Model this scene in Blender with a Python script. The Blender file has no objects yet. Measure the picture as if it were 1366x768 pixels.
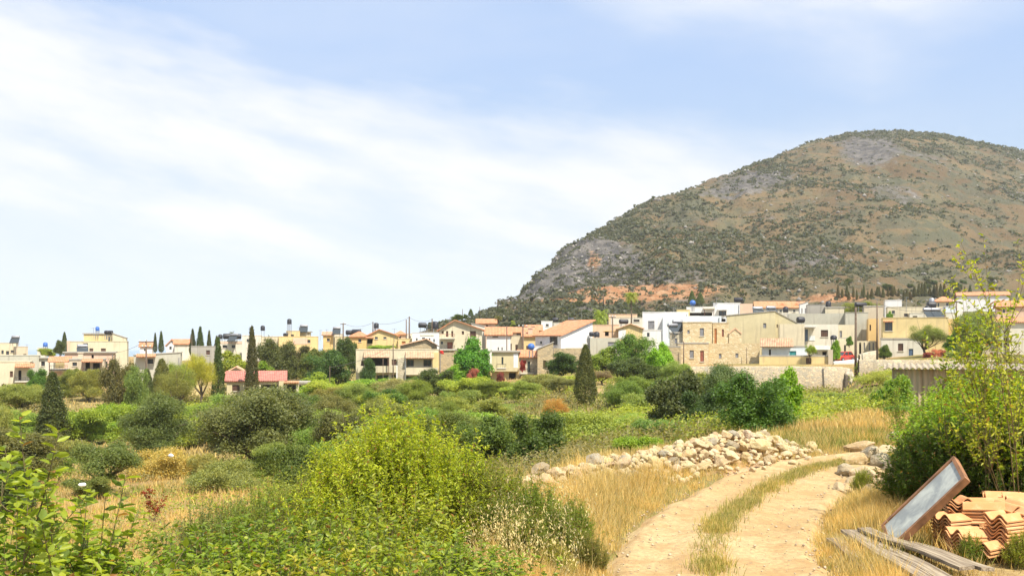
import bpy, math, random
import numpy as np
from mathutils import Vector, Matrix
R = math.radians
SC = bpy.context.scene
COL = SC.collection
FPX = 1400.0      # focal length in photograph pixels
CX, HOR, EYE = 683.0, 458.0, 2.3

# ------------------------------------------------------------------ camera
cd = bpy.data.cameras.new('camera')
cam = bpy.data.objects.new('camera', cd); COL.objects.link(cam)
cam.location = (0, 0, EYE); cam.rotation_euler = (R(90), 0, 0)
cd.sensor_width = 36; cd.lens = 36 * FPX / 1366.0
cd.shift_y = (HOR - 384) / 1366.0
cd.clip_start = 0.1; cd.clip_end = 40000
SC.camera = cam

# ------------------------------------------------------------------ light
SUN_EL, SUN_AZ = 57.0, 146.0          # azimuth clockwise from +Y (north), sun behind right shoulder
SC.view_settings.view_transform = 'Standard'
SC.view_settings.look = 'None'
SC.view_settings.exposure = 1.0
SC.view_settings.gamma = 1
world = bpy.data.worlds.new('World'); SC.world = world
world.use_nodes = True
wt = world.node_tree; wn = wt.nodes; wl = wt.links
wn.clear()
def N(tree, kind, **kw):
    n = tree.nodes.new(kind)
    for k, v in kw.items():
        if k.startswith('i_'):
            n.inputs[int(k[2:])].default_value = v
        else:
            setattr(n, k, v)
    return n
def MTH(tree, op, a, b=None, clamp=False):
    n = tree.nodes.new('ShaderNodeMath'); n.operation = op; n.use_clamp = clamp
    for i, v in enumerate((a, b)):
        if v is None: continue
        if isinstance(v, (int, float)): n.inputs[i].default_value = v
        else: tree.links.new(v, n.inputs[i])
    return n.outputs[0]
def MIX(tree, fac, a, b, blend='MIX'):
    n = tree.nodes.new('ShaderNodeMix'); n.data_type = 'RGBA'; n.blend_type = blend
    for i, v in ((0, fac), (6, a), (7, b)):
        if isinstance(v, (int, float)): n.inputs[i].default_value = v
        elif isinstance(v, tuple): n.inputs[i].default_value = (*v, 1) if len(v) == 3 else v
        else: tree.links.new(v, n.inputs[i])
    return n.outputs[2]
def MAPR(tree, v, a, b, c=0.0, d=1.0, smooth=True):
    n = tree.nodes.new('ShaderNodeMapRange')
    n.interpolation_type = 'SMOOTHSTEP' if smooth else 'LINEAR'
    tree.links.new(v, n.inputs[0])
    for i, x in enumerate((a, b, c, d)): n.inputs[i + 1].default_value = x
    return n.outputs[0]

sky = N(wt, 'ShaderNodeTexSky', sky_type='NISHITA', sun_disc=False)
sky.sun_elevation = R(SUN_EL); sky.sun_rotation = R(SUN_AZ)
sky.air_density = 1.0; sky.dust_density = 1.6; sky.ozone_density = 1.2; sky.altitude = 100
tc = N(wt, 'ShaderNodeTexCoord')
sx = N(wt, 'ShaderNodeSeparateXYZ'); wl.new(tc.outputs['Generated'], sx.inputs[0])
az = MTH(wt, 'ARCTAN2', sx.outputs[0], sx.outputs[1])
el = MTH(wt, 'ARCSINE', sx.outputs[2])
def skynoise(ax, ay, skew, scale, detail, w):
    c = N(wt, 'ShaderNodeCombineXYZ')
    wl.new(MTH(wt, 'MULTIPLY', az, ax), c.inputs[0])
    wl.new(MTH(wt, 'MULTIPLY', MTH(wt, 'ADD', el, MTH(wt, 'MULTIPLY', az, skew)), ay), c.inputs[1])
    c.inputs[2].default_value = w
    n = N(wt, 'ShaderNodeTexNoise'); n.inputs['Scale'].default_value = scale
    n.inputs['Detail'].default_value = detail; n.inputs['Roughness'].default_value = 0.55
    wl.new(c.outputs[0], n.inputs['Vector'])
    return n.outputs[0]
n1 = skynoise(3.0, 9.0, .12, 1.0, 5, 2.3)
n2 = skynoise(6.0, 24.0, .16, 1.0, 10, 7.1)
n4 = skynoise(11.0, 30.0, .20, 1.0, 8, 3.3)
n3 = skynoise(2.2, 7.0, -.05, 1.0, 4, 12.4)
# main cloud bank: everything under a line falling to the right
line = MTH(wt, 'SUBTRACT', 0.232, MTH(wt, 'MULTIPLY', az, 0.150))
dist = MTH(wt, 'SUBTRACT', line, el)
dist = MTH(wt, 'ADD', dist, MTH(wt, 'MULTIPLY', MTH(wt, 'SUBTRACT', n1, .5), 0.16))
dist = MTH(wt, 'ADD', dist, MTH(wt, 'MULTIPLY', MTH(wt, 'SUBTRACT', n2, .5), 0.08))
bank = MAPR(wt, dist, -0.012, 0.065)
bank = MTH(wt, 'MULTIPLY', bank, MAPR(wt, n4, .26, .56, .70, 1.0))
thin = MAPR(wt, MTH(wt, 'ADD', dist, MTH(wt, 'MULTIPLY', MTH(wt, 'SUBTRACT', n2, .5), 0.30)), 0.05, 0.22, 1.0, 0.42)
bank = MTH(wt, 'MULTIPLY', bank, thin)
# second wisp high on the right
d2 = MTH(wt, 'SUBTRACT', el, MTH(wt, 'ADD', 0.222, MTH(wt, 'MULTIPLY', MTH(wt, 'ABSOLUTE', MTH(wt, 'SUBTRACT', az, 0.33)), 0.34)))
d2 = MTH(wt, 'ADD', d2, MTH(wt, 'MULTIPLY', MTH(wt, 'SUBTRACT', n3, .5), 0.14))
d2 = MTH(wt, 'ADD', d2, MTH(wt, 'MULTIPLY', MTH(wt, 'SUBTRACT', n2, .5), 0.05))
wisp = MTH(wt, 'MULTIPLY', MTH(wt, 'MULTIPLY', MAPR(wt, d2, -0.03, 0.07), MAPR(wt, n4, .25, .6, .55, 1.0)), 0.85)
cl = MTH(wt, 'MAXIMUM', bank, wisp)
cl = MTH(wt, 'MAXIMUM', cl, MTH(wt, 'MULTIPLY', MAPR(wt, n3, .42, .75), .22))
hz = MTH(wt, 'MULTIPLY', MAPR(wt, el, 0.16, -0.01), 0.26)
cl = MTH(wt, 'ADD', cl, hz, clamp=True)
veil = MIX(wt, 0.72, sky.outputs[0], MIX(wt, MAPR(wt, el, 0.0, 0.30), (5.5, 6.7, 7.5), (4.05, 5.55, 8.4)))
skyc = MIX(wt, MTH(wt, 'MULTIPLY', cl, 0.95), veil, (7.75, 7.8, 7.9))
bg = N(wt, 'ShaderNodeBackground'); wl.new(skyc, bg.inputs[0]); bg.inputs[1].default_value = 0.066
wo = N(wt, 'ShaderNodeOutputWorld'); wl.new(bg.outputs[0], wo.inputs[0])

sd = bpy.data.lights.new('sun', 'SUN'); sd.energy = 4.1; sd.angle = R(0.5); sd.color = (1.0, 0.93, 0.82)
sun = bpy.data.objects.new('sun', sd); COL.objects.link(sun)
sv = Vector((math.sin(R(SUN_AZ)) * math.cos(R(SUN_EL)), math.cos(R(SUN_AZ)) * math.cos(R(SUN_EL)), math.sin(R(SUN_EL))))
sun.rotation_euler = sv.to_track_quat('Z', 'Y').to_euler()
sun.location = (20, -20, 60)
SC.cycles.max_bounces = 6; SC.cycles.diffuse_bounces = 3; SC.cycles.transparent_max_bounces = 4
SC.cycles.volume_bounces = 2; SC.cycles.transmission_bounces = 3; SC.cycles.glossy_bounces = 2

# ------------------------------------------------------------------ noise + projection helpers
def W(px, py, d): return Vector(((px - CX) * d / FPX, d, EYE - (py - HOR) * d / FPX))
def _h(ix, iy, s):
    n = (ix * 374761393 + iy * 668265263 + s * 1442695041) & 0xffffffff
    n = ((n ^ (n >> 13)) * 1274126177) & 0xffffffff
    return ((n ^ (n >> 16)) & 0xffff) / 65535.0
def vn(x, y, s=0):
    x = np.asarray(x, float); y = np.asarray(y, float)
    ix = np.floor(x).astype(np.int64); iy = np.floor(y).astype(np.int64)
    fx = x - ix; fy = y - iy
    fx = fx * fx * (3 - 2 * fx); fy = fy * fy * (3 - 2 * fy)
    a = _h(ix, iy, s); b = _h(ix + 1, iy, s); c = _h(ix, iy + 1, s); d = _h(ix + 1, iy + 1, s)
    return (a * (1 - fx) + b * fx) * (1 - fy) + (c * (1 - fx) + d * fx) * fy
def fbm(x, y, o=4, s=0):
    r = 0; a = .5; t = 0
    for i in range(o):
        r = r + a * vn(x, y, s + i * 17); t += a; a *= .5; x = np.asarray(x) * 2.03 + 5.1; y = np.asarray(y) * 2.03 + 1.7
    return r / t
def sst(e0, e1, x):
    t = np.clip((np.asarray(x, float) - e0) / (e1 - e0), 0, 1); return t * t * (3 - 2 * t)

# ------------------------------------------------------------------ terrain
TRK = np.array([(1.0, -25), (1.1, -6), (1.35, 0), (1.6, 4), (1.85, 8), (2.06, 10.4), (2.42, 12.3), (3.2, 14.5), (4.5, 17.2),
                (5.8, 18.9), (7.45, 20.0), (10, 20.9), (15, 21.6), (26, 22.2), (60, 23)], float)
def smooth_line(P, k=10):
    P = np.asarray(P, float); out = []
    for i in range(len(P) - 1):
        p0 = P[max(i - 1, 0)]; p1 = P[i]; p2 = P[i + 1]; p3 = P[min(i + 2, len(P) - 1)]
        for j in range(k):
            t = j / k
            out.append(.5 * ((2 * p1) + (-p0 + p2) * t + (2 * p0 - 5 * p1 + 4 * p2 - p3) * t * t + (-p0 + 3 * p1 - 3 * p2 + p3) * t ** 3))
    out.append(P[-1]); return np.array(out)
TRKS = smooth_line(TRK, 8)
def track_dist(x, y):
    x = np.asarray(x, float); y = np.asarray(y, float); best = np.full(x.shape, 1e9); sg = np.zeros(x.shape)
    for i in range(len(TRKS) - 1):
        a = TRKS[i]; b = TRKS[i + 1]; dx, dy = b - a; L = dx * dx + dy * dy
        t = np.clip(((x - a[0]) * dx + (y - a[1]) * dy) / L, 0, 1)
        ex = x - a[0] - t * dx; ey = y - a[1] - t * dy; q = ex * ex + ey * ey
        m = q < best; best = np.where(m, q, best); sg = np.where(m, np.sign(ex * dy - ey * dx), sg)
    return np.sqrt(best), sg        # sg>0: right of the track
TPX = np.array([-600, 0, 200, 400, 550, 680, 800, 895, 905, 1000, 1125, 1150, 1250, 1366, 2200], float)
TY = np.array([3, 6, 9, 12, 16, 20, 25, 34, 45, 60, 80, 100, 125, 139.4, 141.6, 160, 180, 220, 270, 340, 480], float)
TZ = {  # rows of ground height, one per column
    -600: [-.1, -.3, -1.0, -1.8, -2.8, -3.3, -3.9, -4.6, -5.5, -6.5, -7.6, -7.8, -6.8, -6.0, -5.9, -5.0, -4.4, -3.5, -3.5, -8, -16],
    0: [-.1, -.25, -.9, -1.6, -2.3, -2.8, -3.4, -4.1, -4.9, -6.0, -7.3, -7.8, -6.8, -5.8, -5.7, -5.0, -4.5, -3.5, -3.0, -8, -16],
    200: [-.1, -.25, -.9, -1.6, -2.3, -2.8, -3.4, -4.1, -4.8, -5.7, -6.8, -7.3, -6.8, -6.0, -5.9, -5.0, -4.0, -3.0, -2.5, -8, -16],
    400: [-.05, -.2, -.7, -1.2, -1.8, -2.3, -3.0, -3.7, -4.5, -5.4, -6.2, -6.5, -6.2, -6.0, -5.9, -5.0, -3.6, -2.0, -1.5, -6, -14],
    550: [-.1, -.3, -.5, -.7, -1.0, -1.4, -2.0, -2.9, -3.7, -4.6, -5.3, -5.7, -5.6, -5.4, -5.3, -4.6, -3.0, -0.8, -.5, -4, -12],
    680: [0, 0, 0, -.1, -.1, -.7, -1.4, -2.2, -2.8, -3.3, -3.9, -4.3, -4.4, -4.2, -4.1, -3.2, -1.4, 1.0, 1, 0, -4],
    800: [0, 0, 0, 0, 0, -.1, -.9, -1.6, -2.1, -2.6, -2.9, -2.8, -2.5, -2.2, -2.1, -1.2, 0.1, 2.4, 3, 3, 2],
    895: [0, 0, 0, 0, 0, 0, -.5, -1.0, -1.5, -2.3, -3.0, -3.4, -3.4, -3.0, -2.7, -1.4, 0.5, 2.8, 3, 3, 2],
    905: [0, 0, 0, 0, 0, 0, -.4, -1.0, -1.5, -2.3, -3.2, -4.0, -4.8, -5.3, -1.9, -1.5, 0.5, 2.8, 3, 3, 2],
    1000: [0, 0, 0, 0, 0, 0, -.1, -.7, -1.3, -2.4, -3.3, -4.2, -5.1, -5.6, -1.5, -1.2, 0.6, 2.8, 3, 3, 2],
    1125: [0, 0, 0, 0, 0, 0, .12, -.4, -1.2, -2.3, -3.2, -4.0, -4.6, -4.9, -1.3, -1.0, 0.6, 2.8, 3, 3, 2],
    1150: [0, 0, 0, 0, 0, 0, .15, -.3, -1.0, -1.9, -2.4, -2.5, -2.4, -2.0, -1.2, -.6, 0.8, 2.8, 3, 3, 2],
    1250: [0, 0, 0, 0, 0, 0, .10, -.4, -.9, -1.3, -1.5, -1.5, -1.5, -.2, -.1, .2, 1.0, 2.8, 3, 3, 2],
    1366: [0, 0, 0, 0, 0, 0, .05, -.4, -.8, -1.0, -1.0, -1.0, -1.0, -.2, -.1, .4, 1.0, 2.8, 3, 3, 2],
    2200: [0, 0, 0, 0, 0, 0, .05, -.2, -.4, -.5, -.5, -.5, -.5, 0, .1, .4, 1.0, 2.8, 3, 3, 2]}
TT = np.array([TZ[int(p)] for p in TPX]) + 8 * TY[None, :] / FPX * (TY[None, :] > 18)
def G(x, y, noise=True):
    x = np.asarray(x, float); y = np.asarray(y, float)
    ye = np.maximum(y, 8.0); p = CX + x * FPX / ye
    p = np.clip(p, TPX[0], TPX[-1] - 1e-3); yy = np.clip(y, TY[0], TY[-1] - 1e-3)
    i = np.clip(np.searchsorted(TPX, p, 'right') - 1, 0, len(TPX) - 2); j = np.clip(np.searchsorted(TY, yy, 'right') - 1, 0, len(TY) - 2)
    a = (p - TPX[i]) / (TPX[i + 1] - TPX[i]); b = (yy - TY[j]) / (TY[j + 1] - TY[j])
    z = (TT[i, j] * (1 - b) + TT[i, j + 1] * b) * (1 - a) + (TT[i + 1, j] * (1 - b) + TT[i + 1, j + 1] * b) * a
    if noise:
        td, _ = track_dist(x, y)
        m = sst(1.3, 3.5, td)
        z = z + m * ((fbm(x / 2.3, y / 2.3, 3, 3) - .5) * .22 + (fbm(x / 14, y / 14, 3, 9) - .5) * .9 * sst(25, 60, y) * (1 - sst(128, 138, y)))
    return z
def g1(x, y): return float(G(np.array([x]), np.array([y]))[0])

# hill
HP = np.array([430, 520, 580, 600, 640, 665, 690, 712, 735, 760, 790, 820, 860, 920, 980, 1040, 1090, 1140, 1190, 1250, 1300, 1366, 1500, 1800, 2300], float)
HY = np.array([475, 460, 436, 429, 416, 406, 394, 369, 351, 330, 311, 294, 272, 248, 229, 204, 187, 176, 173, 178, 187, 201, 231, 303, 403], float)
HDP = np.array([430, 640, 700, 820, 1000, 1160, 1366, 1800, 2300], float)
HD = np.array([300, 380, 470, 620, 820, 930, 960, 900, 800], float)
HB = 205.0
def hill(px, y):
    pr = np.interp(px, HP, HY); yr = np.interp(px, HDP, HD)
    xb = (px - CX) * HB / FPX
    zb = G(xb, np.full_like(xb, HB), False) - .6
    pb = HOR - (zb - EYE) * FPX / HB
    t = (y - HB) / (yr - HB)
    s = np.interp(t, [0, .08, .2, .35, .5, .65, .8, .92, 1.0], [0, .045, .16, .36, .57, .75, .895, .975, 1.0])
    py = pb + (pr - pb) * s
    z = EYE + (HOR - py) * y / FPX
    zr = EYE + (HOR - pr) * yr / FPX
    back = zr - (y - yr) * .35 - ((y - yr) / 60) ** 2
    z = np.where(t > 1, np.minimum(back, zr), z)
    x = (px - CX) * y / FPX
    amp = sst(.02, .25, t)
    n = (fbm(x / 95, y / 95, 5, 21) - .5) * 20 + (1 - np.abs(fbm(x / 42, y / 70, 4, 33) * 2 - 1) - .75) * 9
    edge = sst(0.72, 1.0, t); left = 1 - sst(700, 860, px)
    z = z + amp * n * (1 - .72 * edge) * (.35 + .65 * sst(620, 800, px))
    z = z + amp * (fbm(x / 11, y / 11, 4, 41) - .5) * (2.6 + 5.5 * left * sst(.3, .7, t))
    z = z + amp * (1 - .6 * edge) * (np.abs(fbm(x / 26 + 40, y / 40, 4, 63) - .5)) * -14
    return z, t
# ------------------------------------------------------------------ object helpers
def tag(o, label=None, cat=None, group=None, kind=None):
    if label: o['label'] = label
    if cat: o['category'] = cat
    if group: o['group'] = group
    if kind: o['kind'] = kind
    elif label: o['kind'] = 'thing'
    return o
def link(name, me, m=None, parent=None):
    o = bpy.data.objects.new(name, me); COL.objects.link(o)
    if m is not None and me is not None and not me.materials: me.materials.append(m)
    if parent is not None: o.parent = parent
    return o
def empty(name, loc, rz=0.0, rot=None):
    o = bpy.data.objects.new(name, None); COL.objects.link(o); o.location = loc
    o.rotation_euler = rot if rot else (0, 0, rz); o.empty_display_size = .3
    return o
def npm(name, V, F, smooth=False, mi=None):
    """mesh from numpy verts and quads / tris (one array)"""
    V = np.asarray(V, np.float32); F = np.asarray(F, np.int32); k = F.shape[1]
    me = bpy.data.meshes.new(name)
    me.vertices.add(len(V)); me.vertices.foreach_set('co', V.ravel())
    me.loops.add(F.size); me.loops.foreach_set('vertex_index', F.ravel())
    me.polygons.add(len(F)); me.polygons.foreach_set('loop_start', np.arange(0, F.size, k, dtype=np.int32))
    if smooth: me.polygons.foreach_set('use_smooth', np.ones(len(F), bool))
    if mi is not None: me.polygons.foreach_set('material_index', np.asarray(mi, np.int32))
    me.update(calc_edges=True)
    return me
def copy_tree(o, parent=None):
    c = o.copy(); COL.objects.link(c)
    if parent is not None: c.parent = parent
    for ch in o.children: copy_tree(ch, c)
    return c
class MB:
    def __init__(s): s.v = []; s.f = []
    def add(s, vs, fs):
        b = len(s.v); s.v += [tuple(v) for v in vs]; s.f += [tuple(i + b for i in f) for f in fs]; return s
    def box(s, x0, x1, y0, y1, z0, z1):
        return s.add([(x0, y0, z0), (x1, y0, z0), (x1, y1, z0), (x0, y1, z0), (x0, y0, z1), (x1, y0, z1), (x1, y1, z1), (x0, y1, z1)],
                     [(0, 3, 2, 1), (4, 5, 6, 7), (0, 1, 5, 4), (1, 2, 6, 5), (2, 3, 7, 6), (3, 0, 4, 7)])
    def slab(s, P, t):        # quad P thickened downwards by t
        P = [Vector(p) for p in P]; n = (P[1] - P[0]).cross(P[3] - P[0]).normalized()
        if n.z < 0: P = P[::-1]; n = -n
        Q = [p - n * t for p in P]
        return s.add(P + Q, [(0, 1, 2, 3), (7, 6, 5, 4), (0, 4, 5, 1), (1, 5, 6, 2), (2, 6, 7, 3), (3, 7, 4, 0)])
    def prism(s, poly, y0, y1, ax='y'):
        n = len(poly)
        if ax == 'y': A = [(a, y0, b) for a, b in poly] + [(a, y1, b) for a, b in poly]
        else: A = [(y0, a, b) for a, b in poly] + [(y1, a, b) for a, b in poly]
        F = [tuple(range(n)), tuple(range(2 * n - 1, n - 1, -1))] + [(i, i + n, (i + 1) % n + n, (i + 1) % n) for i in range(n)]
        return s.add(A, F)
    def tube(s, pts, rs, n=6, cap=True):
        pts = [Vector(p) for p in pts]; base = len(s.v); up = Vector((0, 0, 1))
        if not hasattr(rs, '__len__'): rs = [rs] * len(pts)
        vs = []; fs = []
        for i, p in enumerate(pts):
            d = (pts[min(i + 1, len(pts) - 1)] - pts[max(i - 1, 0)]).normalized()
            a = d.cross(up if abs(d.z) < .9 else Vector((1, 0, 0))).normalized(); b = d.cross(a)
            for k in range(n):
                t = 2 * math.pi * k / n; vs.append(p + (a * math.cos(t) + b * math.sin(t)) * rs[i])
        for i in range(len(pts) - 1):
            for k in range(n):
                fs.append((i * n + k, i * n + (k + 1) % n, (i + 1) * n + (k + 1) % n, (i + 1) * n + k))
        if cap: fs += [tuple(range(n - 1, -1, -1)), tuple((len(pts) - 1) * n + k for k in range(n))]
        return s.add(vs, fs)
    def lathe(s, prof, n=14, c=(0, 0, 0), axis='z'):
        vs = []; fs = []
        for r, z in prof:
            for k in range(n):
                t = 2 * math.pi * k / n; q = (r * math.cos(t), r * math.sin(t), z)
                if axis == 'x': q = (q[2], q[0], q[1])
                if axis == 'y': q = (q[0], q[2], q[1])
                vs.append((c[0] + q[0], c[1] + q[1], c[2] + q[2]))
        for i in range(len(prof) - 1):
            for k in range(n): fs.append((i * n + k, i * n + (k + 1) % n, (i + 1) * n + (k + 1) % n, (i + 1) * n + k))
        fs += [tuple(range(n - 1, -1, -1)), tuple((len(prof) - 1) * n + k for k in range(n))]
        return s.add(vs, fs)
    def mesh(s, name, smooth=False):
        import bmesh
        me = bpy.data.meshes.new(name); me.from_pydata(s.v, [], s.f)
        bm = bmesh.new(); bm.from_mesh(me); bmesh.ops.recalc_face_normals(bm, faces=bm.faces); bm.to_mesh(me); bm.free()
        if smooth:
            for p in me.polygons: p.use_smooth = True
        return me
    def build(s, name, m, parent=None, smooth=False): return link(name, s.mesh(name, smooth), m, parent)

# ------------------------------------------------------------------ materials
def newmat(name):
    m = bpy.data.materials.new(name); m.use_nodes = True; t = m.node_tree; t.nodes.clear()
    out = t.nodes.new('ShaderNodeOutputMaterial'); b = t.nodes.new('ShaderNodeBsdfPrincipled')
    t.links.new(b.outputs[0], out.inputs[0]); b.inputs['Roughness'].default_value = .8
    return m, t, b, out
def tnoise(t, scale, detail=4, rough=.6, co='Object', dist=0.0):
    c = t.nodes.new('ShaderNodeTexCoord'); n = t.nodes.new('ShaderNodeTexNoise')
    n.inputs['Scale'].default_value = scale; n.inputs['Detail'].default_value = detail; n.inputs['Roughness'].default_value = rough
    n.inputs['Distortion'].default_value = dist
    t.links.new(c.outputs[co], n.inputs['Vector']); return n.outputs[0]
def bump(t, b, h, strength=.4, dist=.02):
    n = t.nodes.new('ShaderNodeBump'); n.inputs['Strength'].default_value = strength; n.inputs['Distance'].default_value = dist
    t.links.new(h, n.inputs['Height']); t.links.new(n.outputs[0], b.inputs['Normal'])
_mc = {}
def plain(name, col, rough=.7, var=.25, scale=3.0, metal=0.0, spec=None):
    if name in _mc: return _mc[name]
    m, t, b, o = newmat(name)
    n = tnoise(t, scale, 5)
    c2 = tuple(max(0, c * (1 - var)) for c in col); c1 = tuple(min(1, c * (1 + var * .5)) for c in col)
    t.links.new(MIX(t, MAPR(t, n, .3, .7), c2, c1), b.inputs['Base Color'])
    b.inputs['Roughness'].default_value = rough; b.inputs['Metallic'].default_value = metal
    if spec is not None: b.inputs['Specular IOR Level'].default_value = spec
    _mc[name] = m; return m
def plaster(name, col, stain=.35, scol=(.32, .26, .18)):
    if name in _mc: return _mc[name]
    m, t, b, o = newmat(name)
    big = tnoise(t, .55, 5, .65); fine = tnoise(t, 9, 4)
    c = t.nodes.new('ShaderNodeTexCoord'); mp = t.nodes.new('ShaderNodeMapping'); mp.inputs['Scale'].default_value = (2.2, 2.2, .22)
    t.links.new(c.outputs['Object'], mp.inputs[0]); st = t.nodes.new('ShaderNodeTexNoise'); st.inputs['Scale'].default_value = 1.0; st.inputs['Detail'].default_value = 6
    t.links.new(mp.outputs[0], st.inputs['Vector'])
    k = MTH(t, 'MULTIPLY', MAPR(t, st.outputs[0], .5, .78), stain)
    c1 = MIX(t, MAPR(t, big, .35, .7), tuple(v * .86 for v in col), col)
    c1 = MIX(t, k, c1, scol)
    c1 = MIX(t, MTH(t, 'MULTIPLY', fine, .16), c1, tuple(v * .6 for v in col))
    t.links.new(c1, b.inputs['Base Color']); b.inputs['Roughness'].default_value = .92
    bump(t, b, fine, .3, .02); _mc[name] = m; return m
def stone(name, c1, c2, c3, scale=2.4, joint=(.36, .30, .2)):
    if name in _mc: return _mc[name]
    m, t, b, o = newmat(name)
    c = t.nodes.new('ShaderNodeTexCoord'); mp = t.nodes.new('ShaderNodeMapping'); mp.inputs['Scale'].default_value = (1, 1, 1.5)
    t.links.new(c.outputs['Object'], mp.inputs[0])
    v = t.nodes.new('ShaderNodeTexVoronoi'); v.inputs['Scale'].default_value = scale; t.links.new(mp.outputs[0], v.inputs['Vector'])
    e = t.nodes.new('ShaderNodeTexVoronoi'); e.feature = 'DISTANCE_TO_EDGE'; e.inputs['Scale'].default_value = scale; t.links.new(mp.outputs[0], e.inputs['Vector'])
    s = t.nodes.new('ShaderNodeSeparateColor'); t.links.new(v.outputs['Color'], s.inputs[0])
    a = MIX(t, s.outputs[0], c1, c2); a = MIX(t, MAPR(t, s.outputs[1], .6, .95), a, c3)
    a = MIX(t, MAPR(t, e.outputs[0], .0, .07, 1, 0), a, joint)
    a = MIX(t, MTH(t, 'MULTIPLY', tnoise(t, .5, 4), .35), a, c2)
    t.links.new(a, b.inputs['Base Color']); b.inputs['Roughness'].default_value = .95
    bump(t, b, e.outputs[0], .6, .1); _mc[name] = m; return m
def tilemat(name, col, axis=0, per=4.2):
    if name in _mc: return _mc[name]
    m, t, b, o = newmat(name)
    c = t.nodes.new('ShaderNodeTexCoord'); w = t.nodes.new('ShaderNodeTexWave'); w.wave_type = 'BANDS'; w.bands_direction = 'XYZ'[axis]
    w.inputs['Scale'].default_value = per / 3.1416 * 1.0; w.inputs['Distortion'].default_value = .15
    t.links.new(c.outputs['Object'], w.inputs['Vector'])
    n = tnoise(t, 2.2, 5); n2 = tnoise(t, .5, 3)
    a = MIX(t, MAPR(t, n, .3, .72), tuple(v * .68 for v in col), tuple(min(1, v * 1.15) for v in col))
    a = MIX(t, MTH(t, 'MULTIPLY', MAPR(t, n2, .5, .8), .5), a, (.55, .45, .33))
    a = MIX(t, MTH(t, 'MULTIPLY', MAPR(t, w.outputs['Fac'], .45, .05), .5), a, tuple(v * .35 for v in col))
    t.links.new(a, b.inputs['Base Color']); b.inputs['Roughness'].default_value = .9
    bump(t, b, w.outputs['Fac'], .8, .08); _mc[name] = m; return m

def leafmat(name, trans=.40, rough=.5, vary=.42, warm=.18):
    m, t, b, o = newmat(name)
    oi = t.nodes.new('ShaderNodeObjectInfo'); ge = t.nodes.new('ShaderNodeNewGeometry')
    r = ge.outputs['Random Per Island']
    dark = MIX(t, 1.0, oi.outputs['Color'], (1 - vary, 1 - vary * .9, 1 - vary * .8), 'MULTIPLY')
    lite = MIX(t, 1.0, oi.outputs['Color'], (1.25 + warm, 1.25, .95), 'MULTIPLY')
    a = MIX(t, r, dark, lite)
    big = tnoise(t, 1.1, 3)
    a = MIX(t, MTH(t, 'MULTIPLY', MAPR(t, big, .42, .72), .42), a, MIX(t, 1.0, oi.outputs['Color'], (1.7, 1.35, .8), 'MULTIPLY'))
    if name == 'leaf_near': a = MIX(t, MAPR(t, r, .965, .97), a, (.34, .17, .05)); a = MIX(t, MTH(t, 'MULTIPLY', MAPR(t, r, .10, .02), .6), a, (.08, .12, .02))
    t.links.new(a, b.inputs['Base Color']); b.inputs['Roughness'].default_value = rough
    b.inputs['Specular IOR Level'].default_value = .35
    tr = t.nodes.new('ShaderNodeBsdfTranslucent'); t.links.new(MIX(t, 1.0, a, (1.5, 1.5, .7), 'MULTIPLY'), tr.inputs[0])
    mx = t.nodes.new('ShaderNodeMixShader'); mx.inputs[0].default_value = trans
    t.links.new(b.outputs[0], mx.inputs[1]); t.links.new(tr.outputs[0], mx.inputs[2]); t.links.new(mx.outputs[0], o.inputs[0])
    return m
M_LEAF = leafmat('leaf')
M_LEAFN = leafmat('leaf_near', .46, .42, .38, .25)
M_STRAW = leafmat('straw', .30, .75, .45, .05)
M_BARK = plain('bark', (.16, .12, .08), .95, .5, 6)
M_TWIG = plain('twig', (.17, .13, .05), .8, .4, 8)
M_WOOD = plain('pole_wood', (.13, .09, .06), .9, .4, 4)
M_BLACK = plain('black_plastic', (.02, .02, .025), .5, .3)
M_WHITE = plain('white_paint', (.78, .78, .76), .6, .08)
M_METAL = plain('grey_metal', (.35, .35, .36), .45, .2, 3, .6)
M_BROWN = plain('brown_shutter', (.11, .055, .035), .6, .25)
M_RAIL = plain('rail', (.06, .05, .05), .5, .2)
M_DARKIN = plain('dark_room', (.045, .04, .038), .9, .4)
def glassmat():
    m, t, b, o = newmat('window_glass'); b.inputs['Base Color'].default_value = (.035, .045, .05, 1)
    b.inputs['Roughness'].default_value = .12; b.inputs['Specular IOR Level'].default_value = .7
    return m
M_GLASS = glassmat()

# ------------------------------------------------------------------ ground
def ground_mat():
    m, t, b, o = newmat('dry_field')
    a = tnoise(t, .09, 6, .62); c = tnoise(t, .8, 6, .65); f = tnoise(t, 9, 5, .7); g = tnoise(t, .035, 5, .6, dist=.6)
    col = MIX(t, MAPR(t, a, .36, .62), (.34, .22, .10), (.44, .32, .14))
    col = MIX(t, MTH(t, 'MULTIPLY', MAPR(t, g, .40, .56), .85), col, (.17, .185, .055))
    col = MIX(t, MTH(t, 'MULTIPLY', MAPR(t, c, .5, .75), .6), col, (.52, .40, .20))
    col = MIX(t, MTH(t, 'MULTIPLY', MAPR(t, f, .42, .62, 1, 0), .55), col, (.20, .12, .055))
    t.links.new(col, b.inputs['Base Color']); b.inputs['Roughness'].default_value = .95
    b.inputs['Specular IOR Level'].default_value = .1
    bump(t, b, f, .8, .06); return m
def grid_faces(nr, nc):
    i = np.arange(nr - 1)[:, None] * nc + np.arange(nc - 1)[None, :]
    return np.stack([i, i + 1, i + nc + 1, i + nc], -1).reshape(-1, 4)
ys = np.concatenate([np.linspace(-22, 5, 40), 5.2 * 1.013 ** np.arange(0, 350)]); ys = ys[ys < 470]
ys = np.sort(np.concatenate([ys, [139.35, 139.45, 141.5, 141.65]]))
ps = np.concatenate([np.linspace(-600, -100, 16), np.arange(-80, 1480, 11), np.linspace(1500, 2190, 20)])
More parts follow.
